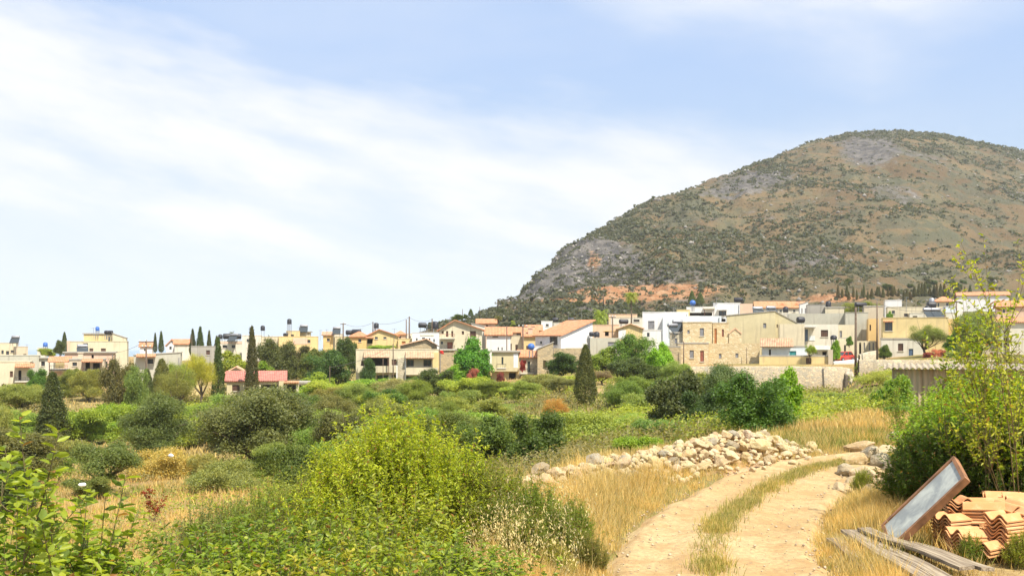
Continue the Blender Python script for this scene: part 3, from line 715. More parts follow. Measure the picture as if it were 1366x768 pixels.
    for q in win:
        k_ = q[0]; x0, x1, z1, zz0 = fx(q[1]), fx(q[2]), fz(q[3]), fz(q[4])
        x0c, x1c = max(x0, -w / 2 + .1), min(x1, w / 2 - .1)
        if k_ in 'wosqurtnd':
            opening(root, 's' if k_ == 'd' else k_, x0c, x1c, zz0, min(z1, h - .15))
            if k_ in 'wsqrt' and (x1 - x0) > .5 and (z1 - zz0) < 1.9: MB().box(x0c - .08, x1c + .08, -.09, .02, zz0 - .08, zz0 - .003).build('sill', P_['pale'], root)
        elif k_ == 'b':    # balcony with solid parapet
            dd = q[5] if len(q) > 5 else 1.3; m2 = P_[q[6]] if len(q) > 6 else mat
            c = MB().box(x0, x1, -dd, -.003, zz0 - .15, zz0).box(x0, x1, -dd, -dd + .14, zz0, z1).box(x0, x0 + .14, -dd + .14, -.003, zz0, z1 - .003).box(x1 - .14, x1, -dd + .14, -.003, zz0, z1 - .003); c.build('balcony', m2, root)
        elif k_ == 'r':
            pass
        elif k_ == 'R':    # balcony slab with railing
            dd = q[5] if len(q) > 5 else 1.2
            c = MB().box(x0, x1, -dd, -.003, zz0 - .15, zz0); bo = c.build('balcony', P_['pale'], root); rl = MB()
            rl.box(x0, x1, -dd, -dd + .05, z1 - .05, z1).box(x0, x0 + .05, -dd, -.003, z1 - .05, z1).box(x1 - .05, x1, -dd, -.003, z1 - .05, z1)
            n = max(2, int((x1 - x0) / .22))
            for i in range(n + 1): xx = x0 + .02 + (x1 - x0 - .06) * i / n; rl.box(xx, xx + .03, -dd + .01, -dd + .04, zz0, z1 - .05)
            rl.build('railing', SH.get(q[6], M_RAIL) if len(q) > 6 else M_RAIL, bo)
        elif k_ == 'a':    # tiled awning
            dd = q[5] if len(q) > 5 else 1.3
            c = MB(); c.slab([(x0, -dd, zz0 + .1), (x1, -dd, zz0 + .1), (x1, -.003, z1), (x0, -.003, z1)], .12); c.build('awning', T_[0] if len(q) < 7 else (T_[q[6]] if isinstance(q[6], int) else P_[q[6]]), root)
            if dd > 1.8:
                for xx in (x0 + .15, x1 - .25): MB().box(xx, xx + .12, -dd + .1, -dd + .22, zz0 - 2.4, zz0 + .05).build('post', M_BROWN, root)
        elif k_ == 'p': MB().box(x0, x1, -.45, -.003, z0, z1).build('pillar', P_[q[5]] if len(q) > 5 else mat, root)
        elif k_ == 'c': MB().box(x0, x1, -.06, -.003, zz0, z1).build('trim', P_[q[5]] if len(q) > 5 else mat, root)
    if w > 4.5 and h > 3 and len(label) % 3 == 0:
        xp = w * (.5 - .04) * (1 if len(label) % 2 else -1); MB().box(xp - .05, xp + .05, -.12, -.02, -.5, h - .3).build('drainpipe', M_METAL, root)
    for q in side:    # openings drawn as proud shutters on the right-hand wall
        kk, y0, y1, zz0, z1 = q[:5]; xs_ = X1 if len(q) < 6 else X0; sg = 1 if len(q) < 6 else -1
        A, B = sorted((xs_ + sg * .003, xs_ + sg * .06))
        MB().box(A, B, y0, y1, zz0, z1).build('shutter', SH.get(kk, M_GLASS), root)
    return root
H = house
# --- far left
H('cream two storey house at the left edge with a small tiled awning', -30, 39, 483, 527, 150, 8, 0, 'cream', 'flat', win=[('s', 13, 17, 495, 503), ('s', 2, 8, 512, 521), ('o', 24, 28, 494, 507), ('s', 26, 30, 512, 519), ('R', 20, 44, 503, 508, 1.3), ('a', 20, 46, 484.5, 490, 1.7), ('w', -16, -10, 495, 503)])
H('long low pale flat house behind the cream house at the left edge', -40, 51, 474.5, 486, 178, 7, 0, 'grey', 'flat', win=[('o', 41, 44, 483, 486)])
H('small cream cube house on the left skyline', -6, 21, 457.5, 474, 235, 8, 0, 'cream', 'flat', win=[('w', 2, 5, 467, 472), ('w', 8, 12, 468, 473), ('w', 14, 18, 467, 470)])
H('small plain beige house on the left skyline beside a cream cube', 22, 37, 462.5, 475, 230, 7, 8, 'beige', 'flat', win=[('w', 31, 35, 472, 474)])
H('low cream shed-like house left of the tiled porch roofs', 49, 71, 478, 492, 182, 6, 0, 'pale', 'slab', win=[('w', 55, 60, 482, 488)])
H('tiny pale house beyond the trees on the left skyline', 50, 60, 464, 474, 250, 6, 0, 'pale', 'flat', win=[('w', 53, 56, 467, 470)])
H('large cream three storey house with a penthouse block on its roof', 90, 169, 455.5, 500, 192, 9, 0, 'cream', 'flat', win=[('w', 111.5, 117.5, 457.5, 462), ('w', 109, 114.5, 464.5, 468.5), ('s', 119.5, 124.5, 464.5, 468.5), ('s', 134.5, 141, 464.5, 468.5), ('p', 91, 94.4, 454.5, 470, 'pink'), ('w', 146, 151, 475, 481)])
H('pale yellow penthouse block on top of the large cream house', 112, 150, 445.5, 456.5, 196, 5, 0, 'yellow', 'slab', win=[('w', 144, 147, 449, 455)], z_down=1.5, over=.2)
H('sloping roofed cream annex at the right end of the large cream house', 150, 168, 451, 458, 195, 5, 0, 'cream', 'mx', rise=-.9, z_down=2)
H('flat pinkish house wall between the porches and the large cream house', 87, 152, 470.5, 500, 172, 6, 0, 'pink', 'slab', over=.3, win=[('w', 97, 103, 482, 488), ('o', 122, 125, 473, 478), ('w', 140, 143, 482, 490), ('w', 146, 149, 482, 490)])
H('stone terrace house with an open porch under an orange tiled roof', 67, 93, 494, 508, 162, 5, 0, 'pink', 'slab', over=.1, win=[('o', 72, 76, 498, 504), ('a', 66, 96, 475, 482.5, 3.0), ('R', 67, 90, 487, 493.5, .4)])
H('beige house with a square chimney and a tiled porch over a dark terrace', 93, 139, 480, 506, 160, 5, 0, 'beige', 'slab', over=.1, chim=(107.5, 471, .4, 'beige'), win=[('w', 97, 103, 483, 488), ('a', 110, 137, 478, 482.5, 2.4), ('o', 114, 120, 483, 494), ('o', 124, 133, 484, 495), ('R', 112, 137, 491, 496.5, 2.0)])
H('grey beige house with an orange tiled awning over a dark window', 179, 241, 474, 508, 158, 7, 0, 'grey', 'mx', rise=.4, win=[('w', 197, 204.5, 478.5, 485), ('a', 183, 208, 471.5, 476, 1.2), ('o', 225, 230, 486, 494)])
H('far white house with an orange roof behind the utility pole', 187, 203, 462.5, 472, 240, 8, 0, 'white', 'gx', 0, 1.1, win=[('w', 192, 195, 465, 468)])
H('far white gabled house left of the three slim cypresses', 222, 236, 460, 470, 235, 8, 0, 'white', 'gable', 1, 1.2, win=[('w', 226, 229, 462, 466)])
H('far pale house with a wide orange roof left of the slim cypresses', 233, 254, 459, 470, 228, 9, 0, 'pale', 'gx', 0, 1.0)
H('grey concrete block house below the slim cypresses', 255, 293, 462, 492, 176, 7, 0, 'concrete', 'flat', win=[('w', 251, 261, 480, 487), ('s', 275, 280, 467, 473)])
H('pink and white flat house with three black tanks on its roof', 291, 324, 455, 470, 222, 8, 0, 'pale', 'flat', win=[('w', 297, 303, 460, 464), ('w', 309, 314, 460, 464), ('c', 291, 324, 456, 458, 'pink')])
H('cream block of flats with its left corner lit on the skyline', 323, 348, 447.5, 472, 212, 9, 0, 'pale', 'flat', win=[('w', 329, 332, 452, 456), ('w', 338, 341, 452, 456)])
H('plain cream block behind the tall cypress on the skyline', 348.5, 373, 449, 472, 214, 9, 0, 'cream', 'flat', win=[('w', 356, 360, 454, 458)])
H('yellow upper block with steps below a black tank stand', 382, 400, 441.5, 456, 224, 5, 0, 'yellow', 'flat', win=[('w', 388, 392, 446, 450)])
H('long yellow skyline house with a pink wall band', 372, 424, 449, 472, 214, 8, 0, 'yellow', 'flat', win=[('w', 410, 414, 453, 457), ('c', 391, 410, 450.5, 459, 'pink')])
H('small cream skyline house right of the long yellow one', 400, 414, 443, 452, 226, 5, 0, 'cream', 'slab')
H('ochre house with a brown gable on the skyline', 431, 444, 447, 462, 234, 7, 0, 'ochre', 'gx', 3, .7, win=[('w', 436, 440, 451, 455)])
H('pale cream house on the skyline left of a wooden pole', 444, 457, 445.5, 462, 236, 7, 0, 'pale', 'flat', win=[('w', 449, 453, 449, 453)])
# --- pink roofed house in the valley
H('single storey cream house with a faded pink roof among cypresses', 303, 380, 508, 534, 140, 6.5, 0, 'olive', 'gx', 2, 1.15, over=.3, win=[('s', 310, 320, 513, 521), ('o', 348, 371, 513, 524), ('p', 372, 379, 508, 534, 'olive')])
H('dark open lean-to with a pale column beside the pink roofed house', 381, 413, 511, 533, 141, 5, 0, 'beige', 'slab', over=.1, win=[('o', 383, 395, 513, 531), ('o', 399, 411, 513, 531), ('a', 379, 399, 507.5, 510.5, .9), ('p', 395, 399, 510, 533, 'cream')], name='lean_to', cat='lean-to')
H('beige arched roof hut behind the pink roofed house', 303, 327, 496, 506, 152, 4, 0, 'beige', 'gable', 4, .7, name='hut', cat='hut')
H('small hut with a yellow gabled front under the acacias', 251, 271, 497, 512, 144, 4, 0, 'yellow', 'gable', 4, .8, name='hut', cat='hut')
# --- centre
H('ochre house with a low orange roof behind the dark green tree', 447, 468, 449, 470, 200, 7, 0, 'olive', 'flat', win=[('w', 455, 458, 453, 457)])
H('yellow house with a low hipped orange roof left of the gabled one', 467, 491, 449, 470, 196, 8, 0, 'ochre', 'hip', 0, .9, win=[('w', 478, 482, 452, 456)])
H('bright yellow house with a wide tiled gable on the skyline', 489, 531, 448, 470, 186, 8, 0, 'yellow', 'gable', 1, 1.1, gc=.4, win=[('w', 511.5, 515.5, 447.8, 451.5), ('w', 500, 504, 449, 452), ('o', 490, 497, 452, 458), ('a', 488, 499, 448.5, 451, 1.1)])
H('low yellow walled house right of the gabled yellow one', 531, 549, 452, 468, 184, 6, 0, 'yellow', 'flat', win=[('n', 536, 541, 455, 459)])
H('small far orange roofed house between two tall poles', 527, 541, 446, 455, 230, 6, 0, 'salmon', 'hip', 0, .7, win=[('w', 532, 535, 448, 451)])
H('far cream house behind the two tall poles', 541, 553, 445, 456, 236, 6, 0, 'pale', 'flat', win=[('w', 545, 548, 448, 451)])
H('long white house with a row of small windows behind the stone gable', 550, 590, 444, 462, 182, 7, 0, 'white', 'flat', win=[('w', 555, 557, 451, 455), ('w', 563, 567, 450, 453), ('w', 572, 574, 451, 455), ('w', 578, 580, 452, 456), ('c', 561, 579, 446, 448, 'pale')])
H('brown stone barn with a low gable above the villa', 534, 583, 461, 475, 162, 7, 0, 'stoneb', 'gable', 4, 1.0, gc=.72, name='barn', cat='barn')
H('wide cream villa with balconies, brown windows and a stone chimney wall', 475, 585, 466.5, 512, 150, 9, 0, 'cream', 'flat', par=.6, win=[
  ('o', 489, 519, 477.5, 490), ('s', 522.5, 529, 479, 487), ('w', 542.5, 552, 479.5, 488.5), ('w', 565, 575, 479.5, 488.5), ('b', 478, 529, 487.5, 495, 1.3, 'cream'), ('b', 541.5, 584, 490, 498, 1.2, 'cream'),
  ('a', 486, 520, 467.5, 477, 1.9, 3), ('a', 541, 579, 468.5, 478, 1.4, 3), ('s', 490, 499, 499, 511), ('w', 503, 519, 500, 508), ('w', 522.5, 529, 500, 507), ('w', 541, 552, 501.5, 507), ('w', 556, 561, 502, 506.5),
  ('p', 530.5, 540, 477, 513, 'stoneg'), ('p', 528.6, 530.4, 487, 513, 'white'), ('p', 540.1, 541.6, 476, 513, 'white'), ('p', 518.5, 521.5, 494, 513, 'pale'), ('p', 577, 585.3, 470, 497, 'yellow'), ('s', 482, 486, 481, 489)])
H('tall three storey gabled house with red balconies above a stone base', 586, 643, 440, 466, 156, 10, 0, 'cream', 'gable', 1, 1.4, gc=.36, over=.45, win=[
  ('s', 589, 592, 439.5, 445), ('s', 595, 598, 441, 449), ('s', 602, 604.5, 441, 449), ('R', 587, 607, 445.5, 450.5, 1.2, 'r'), ('w', 588, 591, 455, 459), ('r', 596.5, 604, 456, 465.5), ('R', 587, 607, 460.5, 465.5, 1.2),
  ('s', 616, 619, 441.5, 446), ('s', 627, 635, 441, 450), ('R', 624, 640, 445, 450.5, 1.0, 's')])
H('rough brown stone lower storey under the three storey gabled house', 585, 644, 467, 500, 155, 9, 0, 'stoneb', 'slab', over=.05, win=[('o', 607, 610, 474, 480), ('o', 622, 626, 480, 490)])
H('small far house with an orange roof and one window behind the gabled house', 637, 661, 431.5, 441, 190, 6, 0, 'pink', 'gx', 0, .8, win=[('s', 648, 651, 433, 436)])
H('cream wall house between the gabled house and the big orange roof', 629, 648, 436, 470, 172, 8, 0, 'pale', 'mx', rise=-.6, win=[('s', 633, 638, 441, 444)])
H('white two storey house under a broad orange roof', 649, 681, 447, 480, 166, 9, 0, 'white', 'gx', 0, 1.25, win=[('w', 657, 664.5, 447.8, 449.8), ('w', 664, 665.5, 463, 467), ('w', 669, 670.5, 463, 467)])
H('cream house with two narrow brown shutters left of a wooden pole', 680, 698, 448, 478, 167, 8, 0, 'cream', 'flat', win=[('s', 680.5, 682.6, 458, 467), ('s', 687.5, 690.5, 459.5, 467)])
H('yellow house with a brown shuttered window beside the blue tank', 698, 716, 449, 478, 166, 8, 0, 'yellow', 'gx', 0, 1.0, win=[('s', 702, 706, 461, 469)], chim=(707.5, 438, 1, 'pink'))
H('orange roofed house with a purple shaded terrace behind the pole', 681, 702, 443.5, 458, 186, 7, 0, 'pink', 'gx', 0, .9, win=[('s', 689, 699, 444.5, 448)])
H('far house with a chimney and an orange roof behind the blue tank', 702, 722, 441, 458, 194, 7, 0, 'salmon', 'gx', 0, 1.0, win=[('s', 711, 714, 444, 447)], chim=(711, 435, .5, 'salmon'))
H('yellowish two storey house with a flat slab roof and a recessed balcony', 656, 692, 469.5, 512, 150, 7, 0, 'olive', 'slab', over=.3, win=[('w', 669, 671.5, 476, 486), ('R', 663, 675, 485, 490, 1.0), ('b', 657, 692, 490, 493.5, .9, 'olive'), ('o', 679, 688, 497, 511), ('p', 689, 692, 494, 513, 'yellow'), ('c', 685, 691, 471, 492, 'white')])
H('small stone house with an orange roof and a red flowering vine', 692.5, 717, 476.5, 512, 151, 7, 0, 'stoneg', 'gx', 0, .95, win=[('w', 703.5, 707.5, 482, 496), ('R', 694, 712, 491.5, 497, .9)])
H('golden brown stone house with a sloping top and an arched window', 717, 738, 466, 512, 148, 9, 0, 'stoneb', 'mx', rise=1.0, win=[('s', 724.5, 729, 480.5, 491)])
H('plain golden brown stone wing under the big white wall', 738.5, 777, 464.5, 520, 148.5, 9, 0, 'stoneb', 'flat', cop=False, par=.3)
H('white house with a big blank wall, sloping tiled roof and dark window', 714, 748, 447.5, 472, 159, 6.6, -48, 'white', 'mono', 0, 2.2, over=.35, win=[('w', 733, 743.5, 448.3, 460), ('w', 720, 723, 455, 458.5)], z_down=3.5)
H('low white terrace house at the foot of the white tiled one', 711, 738, 462.5, 474, 154, 3.5, 0, 'white', 'flat', par=.3)
H('small white house with a pale flat roof beyond the tiled white one', 722, 737, 428.5, 444, 215, 6, 0, 'white', 'flat', win=[('w', 728, 732, 432, 435)])
H('low far white house behind the ridge of the tiled white one', 738, 760, 430.5, 442, 225, 6, 0, 'pale', 'flat', win=[('w', 745, 749, 433, 436)])
# --- right of the white wall
H('weathered grey wall house right of the big white wall', 787, 827, 450.5, 490, 156, 6, 0, 'grey', 'flat', cop=False, par=.4, win=[('q', 811, 824, 456, 463)])
H('salmon coloured flat house behind two palms', 787, 826, 433.5, 456, 172, 8, 0, 'salmon', 'flat', win=[('o', 807, 812, 441, 448), ('c', 805, 826, 441, 442, 'ochre')])
H('yellow gabled house front with a white lower wall', 825, 857, 438, 462, 168, 8, 0, 'yellow', 'gable', 4, .7, win=[('w', 829, 832.5, 444, 451), ('c', 825, 835, 440, 452, 'white')])
H('small white house with a dark door between yellow gable and white block', 856, 882, 440.5, 460, 170, 7, 0, 'white', 'flat', win=[('w', 863, 866.5, 443.5, 449)])
H('cream house with a rooftop shed beneath the tall palm', 815, 858, 424, 440, 205, 7, 0, 'pale', 'flat', win=[('w', 845, 853, 426, 429), ('w', 836, 840, 433, 436)])
H('long pale orange house beyond the palms', 812, 850, 419.5, 428, 225, 6, 0, 'salmon', 'flat')
H('large bright white block with a grey shuttered door', 857, 918, 416.5, 450, 188, 9, 0, 'white', 'flat', win=[('q', 864.5, 873, 428, 439)])
H('long white wing with a bluish tint behind the stone house', 884, 962, 421.5, 452, 181, 7, 0, 'bluish', 'flat', cop=False)
H('small yellow rooftop block behind the white wing', 903, 920, 413.5, 422, 196, 5, 0, 'yellow', 'flat')
H('white roof terrace house with a brown canopy', 916, 952, 409.5, 424, 198, 6, 0, 'white', 'flat', win=[('a', 938, 953, 410, 412.5, 2.0, 'beige'), ('o', 918, 950, 417, 421)])
H('white two storey block with one awninged window and a black roof tank', 952, 987, 404.5, 430, 200, 7, 0, 'white', 'flat', win=[('w', 959, 969, 414.5, 421), ('a', 957, 970, 411.5, 413.5, .9, 'white'), ('o', 960, 968, 425, 429)])
H('plain pink wall house beside the white two storey block', 987.3, 1004, 405, 430, 200.5, 7, 0, 'pink', 'flat', cop=False)
H('two storey golden stone house with grey shutters', 911, 950, 430, 458, 151, 7, 0, 'stone', 'flat', win=[('q', 917, 920, 440, 445), ('q', 933.5, 939, 437.5, 448)])
H('recessed golden stone wing with an orange door', 951.2, 972, 431, 460, 153, 6, 0, 'stone', 'flat', win=[('n', 953, 956.3, 438, 458), ('r', 963, 965.6, 439, 449)])
H('golden stone ground floor with grey window and brown door', 904, 945, 458.5, 487, 149.4, 6, 0, 'stone', 'slab', over=.04, win=[('q', 920, 925.5, 467, 477.5), ('r', 934, 939, 467.5, 482)])
H('long single storey golden stone wing with two small windows', 945.3, 1013, 457.8, 487, 149.6, 6, 0, 'stone', 'flat', cop=False, par=.3, win=[('q', 959, 962.5, 471.5, 478), ('q', 981, 985, 471, 477)])
H('small grey stone outbuilding left of the golden stone house', 894, 911, 444.5, 486, 152, 5, 0, 'stoneg', 'slab', over=.1, win=[('q', 900, 903.5, 451, 458)], name='outbuilding', cat='outbuilding')
H('low brown stone yard wall below the grey outbuilding', 886, 908, 463, 490, 148, 1, 0, 'stoneb', 'slab', over=.03, name='yard_wall', cat='wall')
H('little tan stone gable like a chapel behind the long stone wing', 972.5, 989, 445, 462, 152.5, 4, 0, 'stone', 'gable', 4, .75, over=.1, name='chapel', cat='chapel')
H('big plain pale yellow house with one small grey shutter', 970, 1034, 421, 462, 166, 9, 0, 'olive', 'mx', rise=.7, win=[('q', 1018, 1022, 431, 437.5), ('o', 1033, 1034, 432, 437)])
H('pale yellow house end with a roof falling to the right', 1034.3, 1063, 431, 460, 166.2, 9, 0, 'olive', 'mx', rise=-1.9, win=[('s', 1036, 1037.6, 432, 437)], tm=0)
H('cream grey block in front of the falling yellow roof', 1040, 1073, 432, 466, 158, 6, 0, 'cream', 'flat', cop=False, par=.3)
for i, (a, b, l) in enumerate([(1008, 1035, 'left of the terracotta roofed terrace on the slope'), (1035, 1053, 'middle house of the terracotta roofed terrace, one dormer'), (1053, 1073, 'right end house of the terracotta roofed terrace with dormer')]):
    r = H(l if i else 'long low terracotta roofed house ' + l, a, b, 410.5, 422, 245, 7, 0, 'pale', 'gx', 0, 1.5, win=[('w', a + 5, a + 8, 413, 416)] if i else ())
    if i:
        f = MB().prism([(-.9, 0), (.9, 0), (0, .75)], 1.1, 3.0); dm = f.build('dormer', T_[1], r); dm.location = (0, -.2, 1.5 + (422 - 410.5) * 245 / FPX * 1.0 - 1.0)
H('white striped end wall house by the terracotta roofs', 1067, 1078, 406, 424, 235, 6, 0, 'white', 'mx', rise=.6, win=[('q', 1069, 1070.5, 411, 418), ('q', 1073.5, 1075, 411, 418)])
H('grey brown rooftop room on the big concrete building', 1077, 1101, 406.5, 422, 186, 6, 0, 'concrete', 'flat')
H('low cream rooftop room right of the grey brown one', 1101, 1126, 410.5, 424, 184, 6, 0, 'cream', 'slab', over=.1)
H('large weathered concrete building spread across the slope', 1052, 1140, 418, 456, 176, 8, 0, 'grey', 'flat', cop=False)
H('right end of the weathered concrete building with streaked wall', 1128, 1158, 417, 458, 170, 7, 0, 'grey', 'flat')
H('pale stained house with a big brown shutter and canopy', 1072, 1118, 432.5, 470, 162, 6, 0, 'pale', 'flat', cop=False, win=[('s', 1095, 1104.5, 440, 449), ('u', 1073.5, 1078, 439, 455), ('a', 1073, 1088, 434, 437, 1.2, 'concrete'), ('c', 1079, 1087, 448, 454, 'bluish')])
H('recessed cream house front with a grey door and blue railing', 1118, 1140, 433, 470, 164, 6, 0, 'cream', 'flat', cop=False, win=[('q', 1120, 1123.4, 441, 450), ('R', 1112, 1134, 450.5, 455.5, 1.4, 'u')])
H('tall blank grey block behind the ochre street front', 1153, 1178, 409, 462, 172, 7, 0, 'beige', 'slab', over=.05)
H('narrow ochre street front with one tall window', 1158.5, 1172, 425, 472, 163, 6, 0, 'ochre', 'flat', cop=False, win=[('s', 1160, 1162, 433, 441), ('s', 1168, 1170, 455, 463)])
H('low cream street house with a row of narrow doors', 1120, 1168, 454.5, 478, 160, 5, 12, 'cream', 'flat', cop=False, win=[('o', 1126, 1128.5, 460, 471), ('o', 1146, 1149, 456.5, 472), ('q', 1152, 1154, 457, 467), ('q', 1159, 1161, 457, 467), ('q', 1164, 1166, 457, 467)])
H('bright yellow two storey house with a small pediment window', 1178, 1264, 424, 478, 152, 8, 0, 'yellow', 'flat', win=[('w', 1181, 1191, 429.5, 441), ('c', 1178, 1235, 451, 453, 'pale'), ('a', 1179, 1192, 427, 429.3, .6)])
H('cream ground floor front of the yellow house with dark door', 1176, 1231, 452.5, 478, 150, 3, 0, 'pale', 'slab', over=.06, win=[('s', 1198, 1205, 458, 468), ('u', 1212, 1218, 465, 476), ('q', 1181, 1183, 461, 470)])
H('small white cube house left on the upper right slope', 1181, 1203, 400.5, 415, 205, 6, 0, 'white', 'flat')
H('long cream flat house above the yellow one', 1184, 1236, 409.5, 428, 190, 7, 0, 'cream', 'flat', win=[('w', 1206, 1211, 418, 422), ('w', 1190, 1194, 414, 418)])
H('pale flat house with dark panels on its roof above the yellow one', 1214, 1275, 417.5, 430, 184, 7, 0, 'pale', 'flat', win=[('w', 1218, 1224, 421, 424)])
H('cream house with a small orange hipped roof on the upper right', 1246, 1273, 402, 416, 215, 7, 0, 'cream', 'hip', 0, 1.0, win=[('w', 1251, 1253, 404, 409), ('w', 1262, 1265, 404, 408)])
H('blue grey rooftop room below the small orange hipped roof', 1260, 1276, 409, 424, 192, 5, 0, 'bluish', 'flat')
H('white low house behind the bare pole on the right', 1270, 1284, 403, 416, 220, 6, 0, 'white', 'flat')
H('ochre wall house between the two thin poles on the right', 1264, 1290, 425, 462, 158, 6, 0, 'ochre', 'flat', cop=False)
H('far pale house with an orange roof behind the near branches', 1331, 1368, 409, 428, 186, 7, 0, 'pink', 'gx', 0, 1.1, win=[('w', 1338, 1341, 412, 417)])
H('pale house under the orange roof at the right edge', 1296, 1400, 430.5, 482, 146, 8, 0, 'pale', 'mono', 0, .8, over=.3, win=[('s', 1332, 1337, 453, 463), ('s', 1339.5, 1344, 448.5, 463), ('p', 1345, 1347, 431, 484, 'beige')])
H('low beige front wing of the pale right edge house', 1284, 1330, 463, 486, 144, 4, 0, 'beige', 'slab', over=.1, win=[('w', 1300, 1305, 468, 474)])
H('small house with an old tiled roof and teal window above the stone wall', 1017, 1076, 463, 478, 147, 5, 0, 'bluish', 'slab', over=.05, win=[('a', 1014, 1058, 451, 463, .9, 3), ('t', 1053, 1062, 468, 475.5), ('o', 1026, 1028.5, 466, 474)])
H('little pale outhouse with a striped lean-to roof beside the red car', 1080, 1104, 466, 481, 147, 4, 0, 'pale', 'slab', over=.05, win=[('o', 1097, 1102.5, 469, 476), ('a', 1087, 1107, 460.5, 467, 1.3, 'grey'), ('q', 1087, 1091, 469.5, 472)], name='outhouse', cat='outhouse')
H('yellow plastered yard wall with a brown gate above the retaining wall', 1013, 1110, 475.5, 487.5, 143.6, .35, 0, 'yellow', 'slab', over=.02, win=[('s', 1075, 1082, 477, 486.5), ('p', 1104, 1110, 466, 488, 'beige')], name='yard_wall', cat='wall', z_down=.8)
H('white plastic greenhouse on the upper right slope', 1278, 1345, 394, 402, 262, 7, 0, 'white', 'gx', 0, .9, name='greenhouse', cat='greenhouse')
# ------------------------------------------------------------------ trees and shrubs between the houses and the track
random.seed(5)
P = plant
CG = 'slim cypresses on the skyline'
P('cyp0', 'cypress', 'broad dark cypress standing alone in the dry field on the left', 'cypress', 70, 498, 44, 92, CYP)
P('cyp0', 'cypress', 'tall slim cypress in front of the pink roofed house', 'cypress', 336, 437, 20, 136, CYP)
P('cyp2', 'cypress', 'narrow dark cypress left of the pink roofed house', 'cypress', 291, 452, 17, 134, (.05, .075, .03))
P('cyp1', 'cypress', 'stout brownish cypress with a pointed top in the middle of the valley', 'cypress', 781, 461, 33, 82, (.075, .078, .035))
for a, t, w, l in [(207, 444, 6, 'left of a close pair of slim cypresses on the left skyline'), (215, 442, 8, 'taller of a close pair of slim cypresses on the left skyline')]:
    P('cyp0', 'cypress', l, 'cypress', a, t, w, 226, CYP, CG, y_base=470)
for a, t, w, l in [(257, 439, 10, 'first of three skyline cypresses above the grey block house'), (267, 436, 12, 'tallest middle one of three skyline cypresses above the grey block house'), (279, 441, 8, 'right one of three skyline cypresses above the grey block house'), (289, 448, 9, 'short cypress right of the three skyline cypresses')]:
    P('cyp0', 'cypress', l, 'cypress', a, t, w, 205, CYP, CG, y_base=475)
P('oak1', 'broadleaf_tree', 'dark two lobed tree on the skyline left of the large cream house', 'tree', 80, 452, 16, 205, DARK, y_base=474)
P('cyp1', 'conifer', 'pointed dark conifer behind the two lobed skyline tree', 'tree', 86, 443, 9, 207, DARK, y_base=470)
P('palm1', 'norfolk_pine', 'small spiky tree above the black roof tanks on the skyline', 'tree', 309, 441, 9, 230, DARK, y_base=456)
# left valley
def T(*a, **k): return P(*a, **k)
T('olive0', 'olive_tree', 'grey green olive at the left edge below the cream house', 'olive tree', 28, 516, 62, 128, OLIVE)
T('oak0', 'broadleaf_tree', 'dark green round tree behind the left edge olive', 'tree', 49, 488, 26, 146, DGREEN)
T('olive1', 'olive_tree', 'olive below the tiled porch roofs, first of a loose row', 'olive tree', 92, 497, 34, 142, MID)
T('olive0', 'olive_tree', 'pale olive right of the lone broad cypress, below the porches', 'olive tree', 118, 496, 44, 138, OLIVE)
T('oak1', 'broadleaf_tree', 'dark bush tree between porch house and left wall', 'tree', 105, 489, 30, 150, MID)
T('bush1', 'bush', 'bright green bush low beside the lone broad cypress', 'bush', 62, 463, 22, 215, BRIGHT, y_base=476)
T('oak2', 'casuarina_tree', 'tall feathery dark tree in front of the grey beige house', 'tree', 162, 478, 46, 122, (.085, .095, .04))
T('cyp1', 'casuarina_tree', 'pointed feathery green tree right of the tall feathery dark one', 'tree', 216, 487, 32, 124, (.10, .13, .045))
T('cyp1', 'casuarina_tree', 'slender dull green tree between two feathery trees', 'tree', 197, 500, 20, 122, (.07, .085, .035))
T('acacia0', 'acacia_tree', 'yellow green feathery tree in front of the yellow hut', 'tree', 268, 474, 44, 132, (.24, .26, .05))
T('acacia0', 'acacia_tree', 'light green acacia left of the yellow hut', 'tree', 240, 486, 50, 128, (.17, .22, .05))
T('fig0', 'fig_tree', 'bright green tree between cypresses behind the pink roof', 'tree', 314, 466, 46, 165, BRIGHT)
T('fig0', 'fig_tree', 'bright green tree right behind the pink roof ridge', 'tree', 350, 480, 32, 160, (.13, .21, .03))
T('oak2', 'pine_tree', 'large dark tree with a high crown right of the slim tall cypress', 'tree', 369, 446, 56, 168, DARK)
T('oak0', 'pine_tree', 'dark spreading tree in the clump behind the villa', 'tree', 395, 455, 44, 172, (.05, .065, .03))
T('oak2', 'broadleaf_tree', 'broad grey green tree left of the villa', 'tree', 438, 461, 64, 158, (.06, .10, .035))
T('oak1', 'broadleaf_tree', 'mid green tree at the left end of the villa clump', 'tree', 415, 462, 38, 166, (.09, .13, .035))
T('oak1', 'broadleaf_tree', 'dark round topped tree behind the villa roof', 'tree', 466, 447, 32, 176, (.045, .085, .025))
T('bush0', 'bush', 'leafy green roof garden row above the villa', 'bush', 505, 459, 44, 164, BRIGHT, y_base=469)
T('fig0', 'fig_tree', 'bright green clipped hedge like tree left of the villa wall', 'tree', 426, 495, 48, 146, BRIGHT)
T('oak0', 'climbing_vine', 'dark vine climbing the left balcony of the villa', 'vine', 491, 472, 22, 146, (.05, .09, .03))
T('bush0', 'bush', 'clipped dark green hedge at the foot of the villa', 'hedge', 552, 507, 28, 144, DGREEN)
T('bush1', 'bush', 'long bright green bush row under the villa windows', 'bush', 500, 509, 66, 140, BRIGHT)
T('bush0', 'bush', 'yellow green bushes left of the villa foot', 'bush', 440, 512, 60, 132, YELG)
T('olive0', 'olive_tree', 'pale round olive in front of the villa', 'olive tree', 530, 509, 62, 122, GREY)
T('olive1', 'olive_tree', 'olive left of the pale round one in front of the villa', 'olive tree', 480, 514, 56, 120, OLIVE)
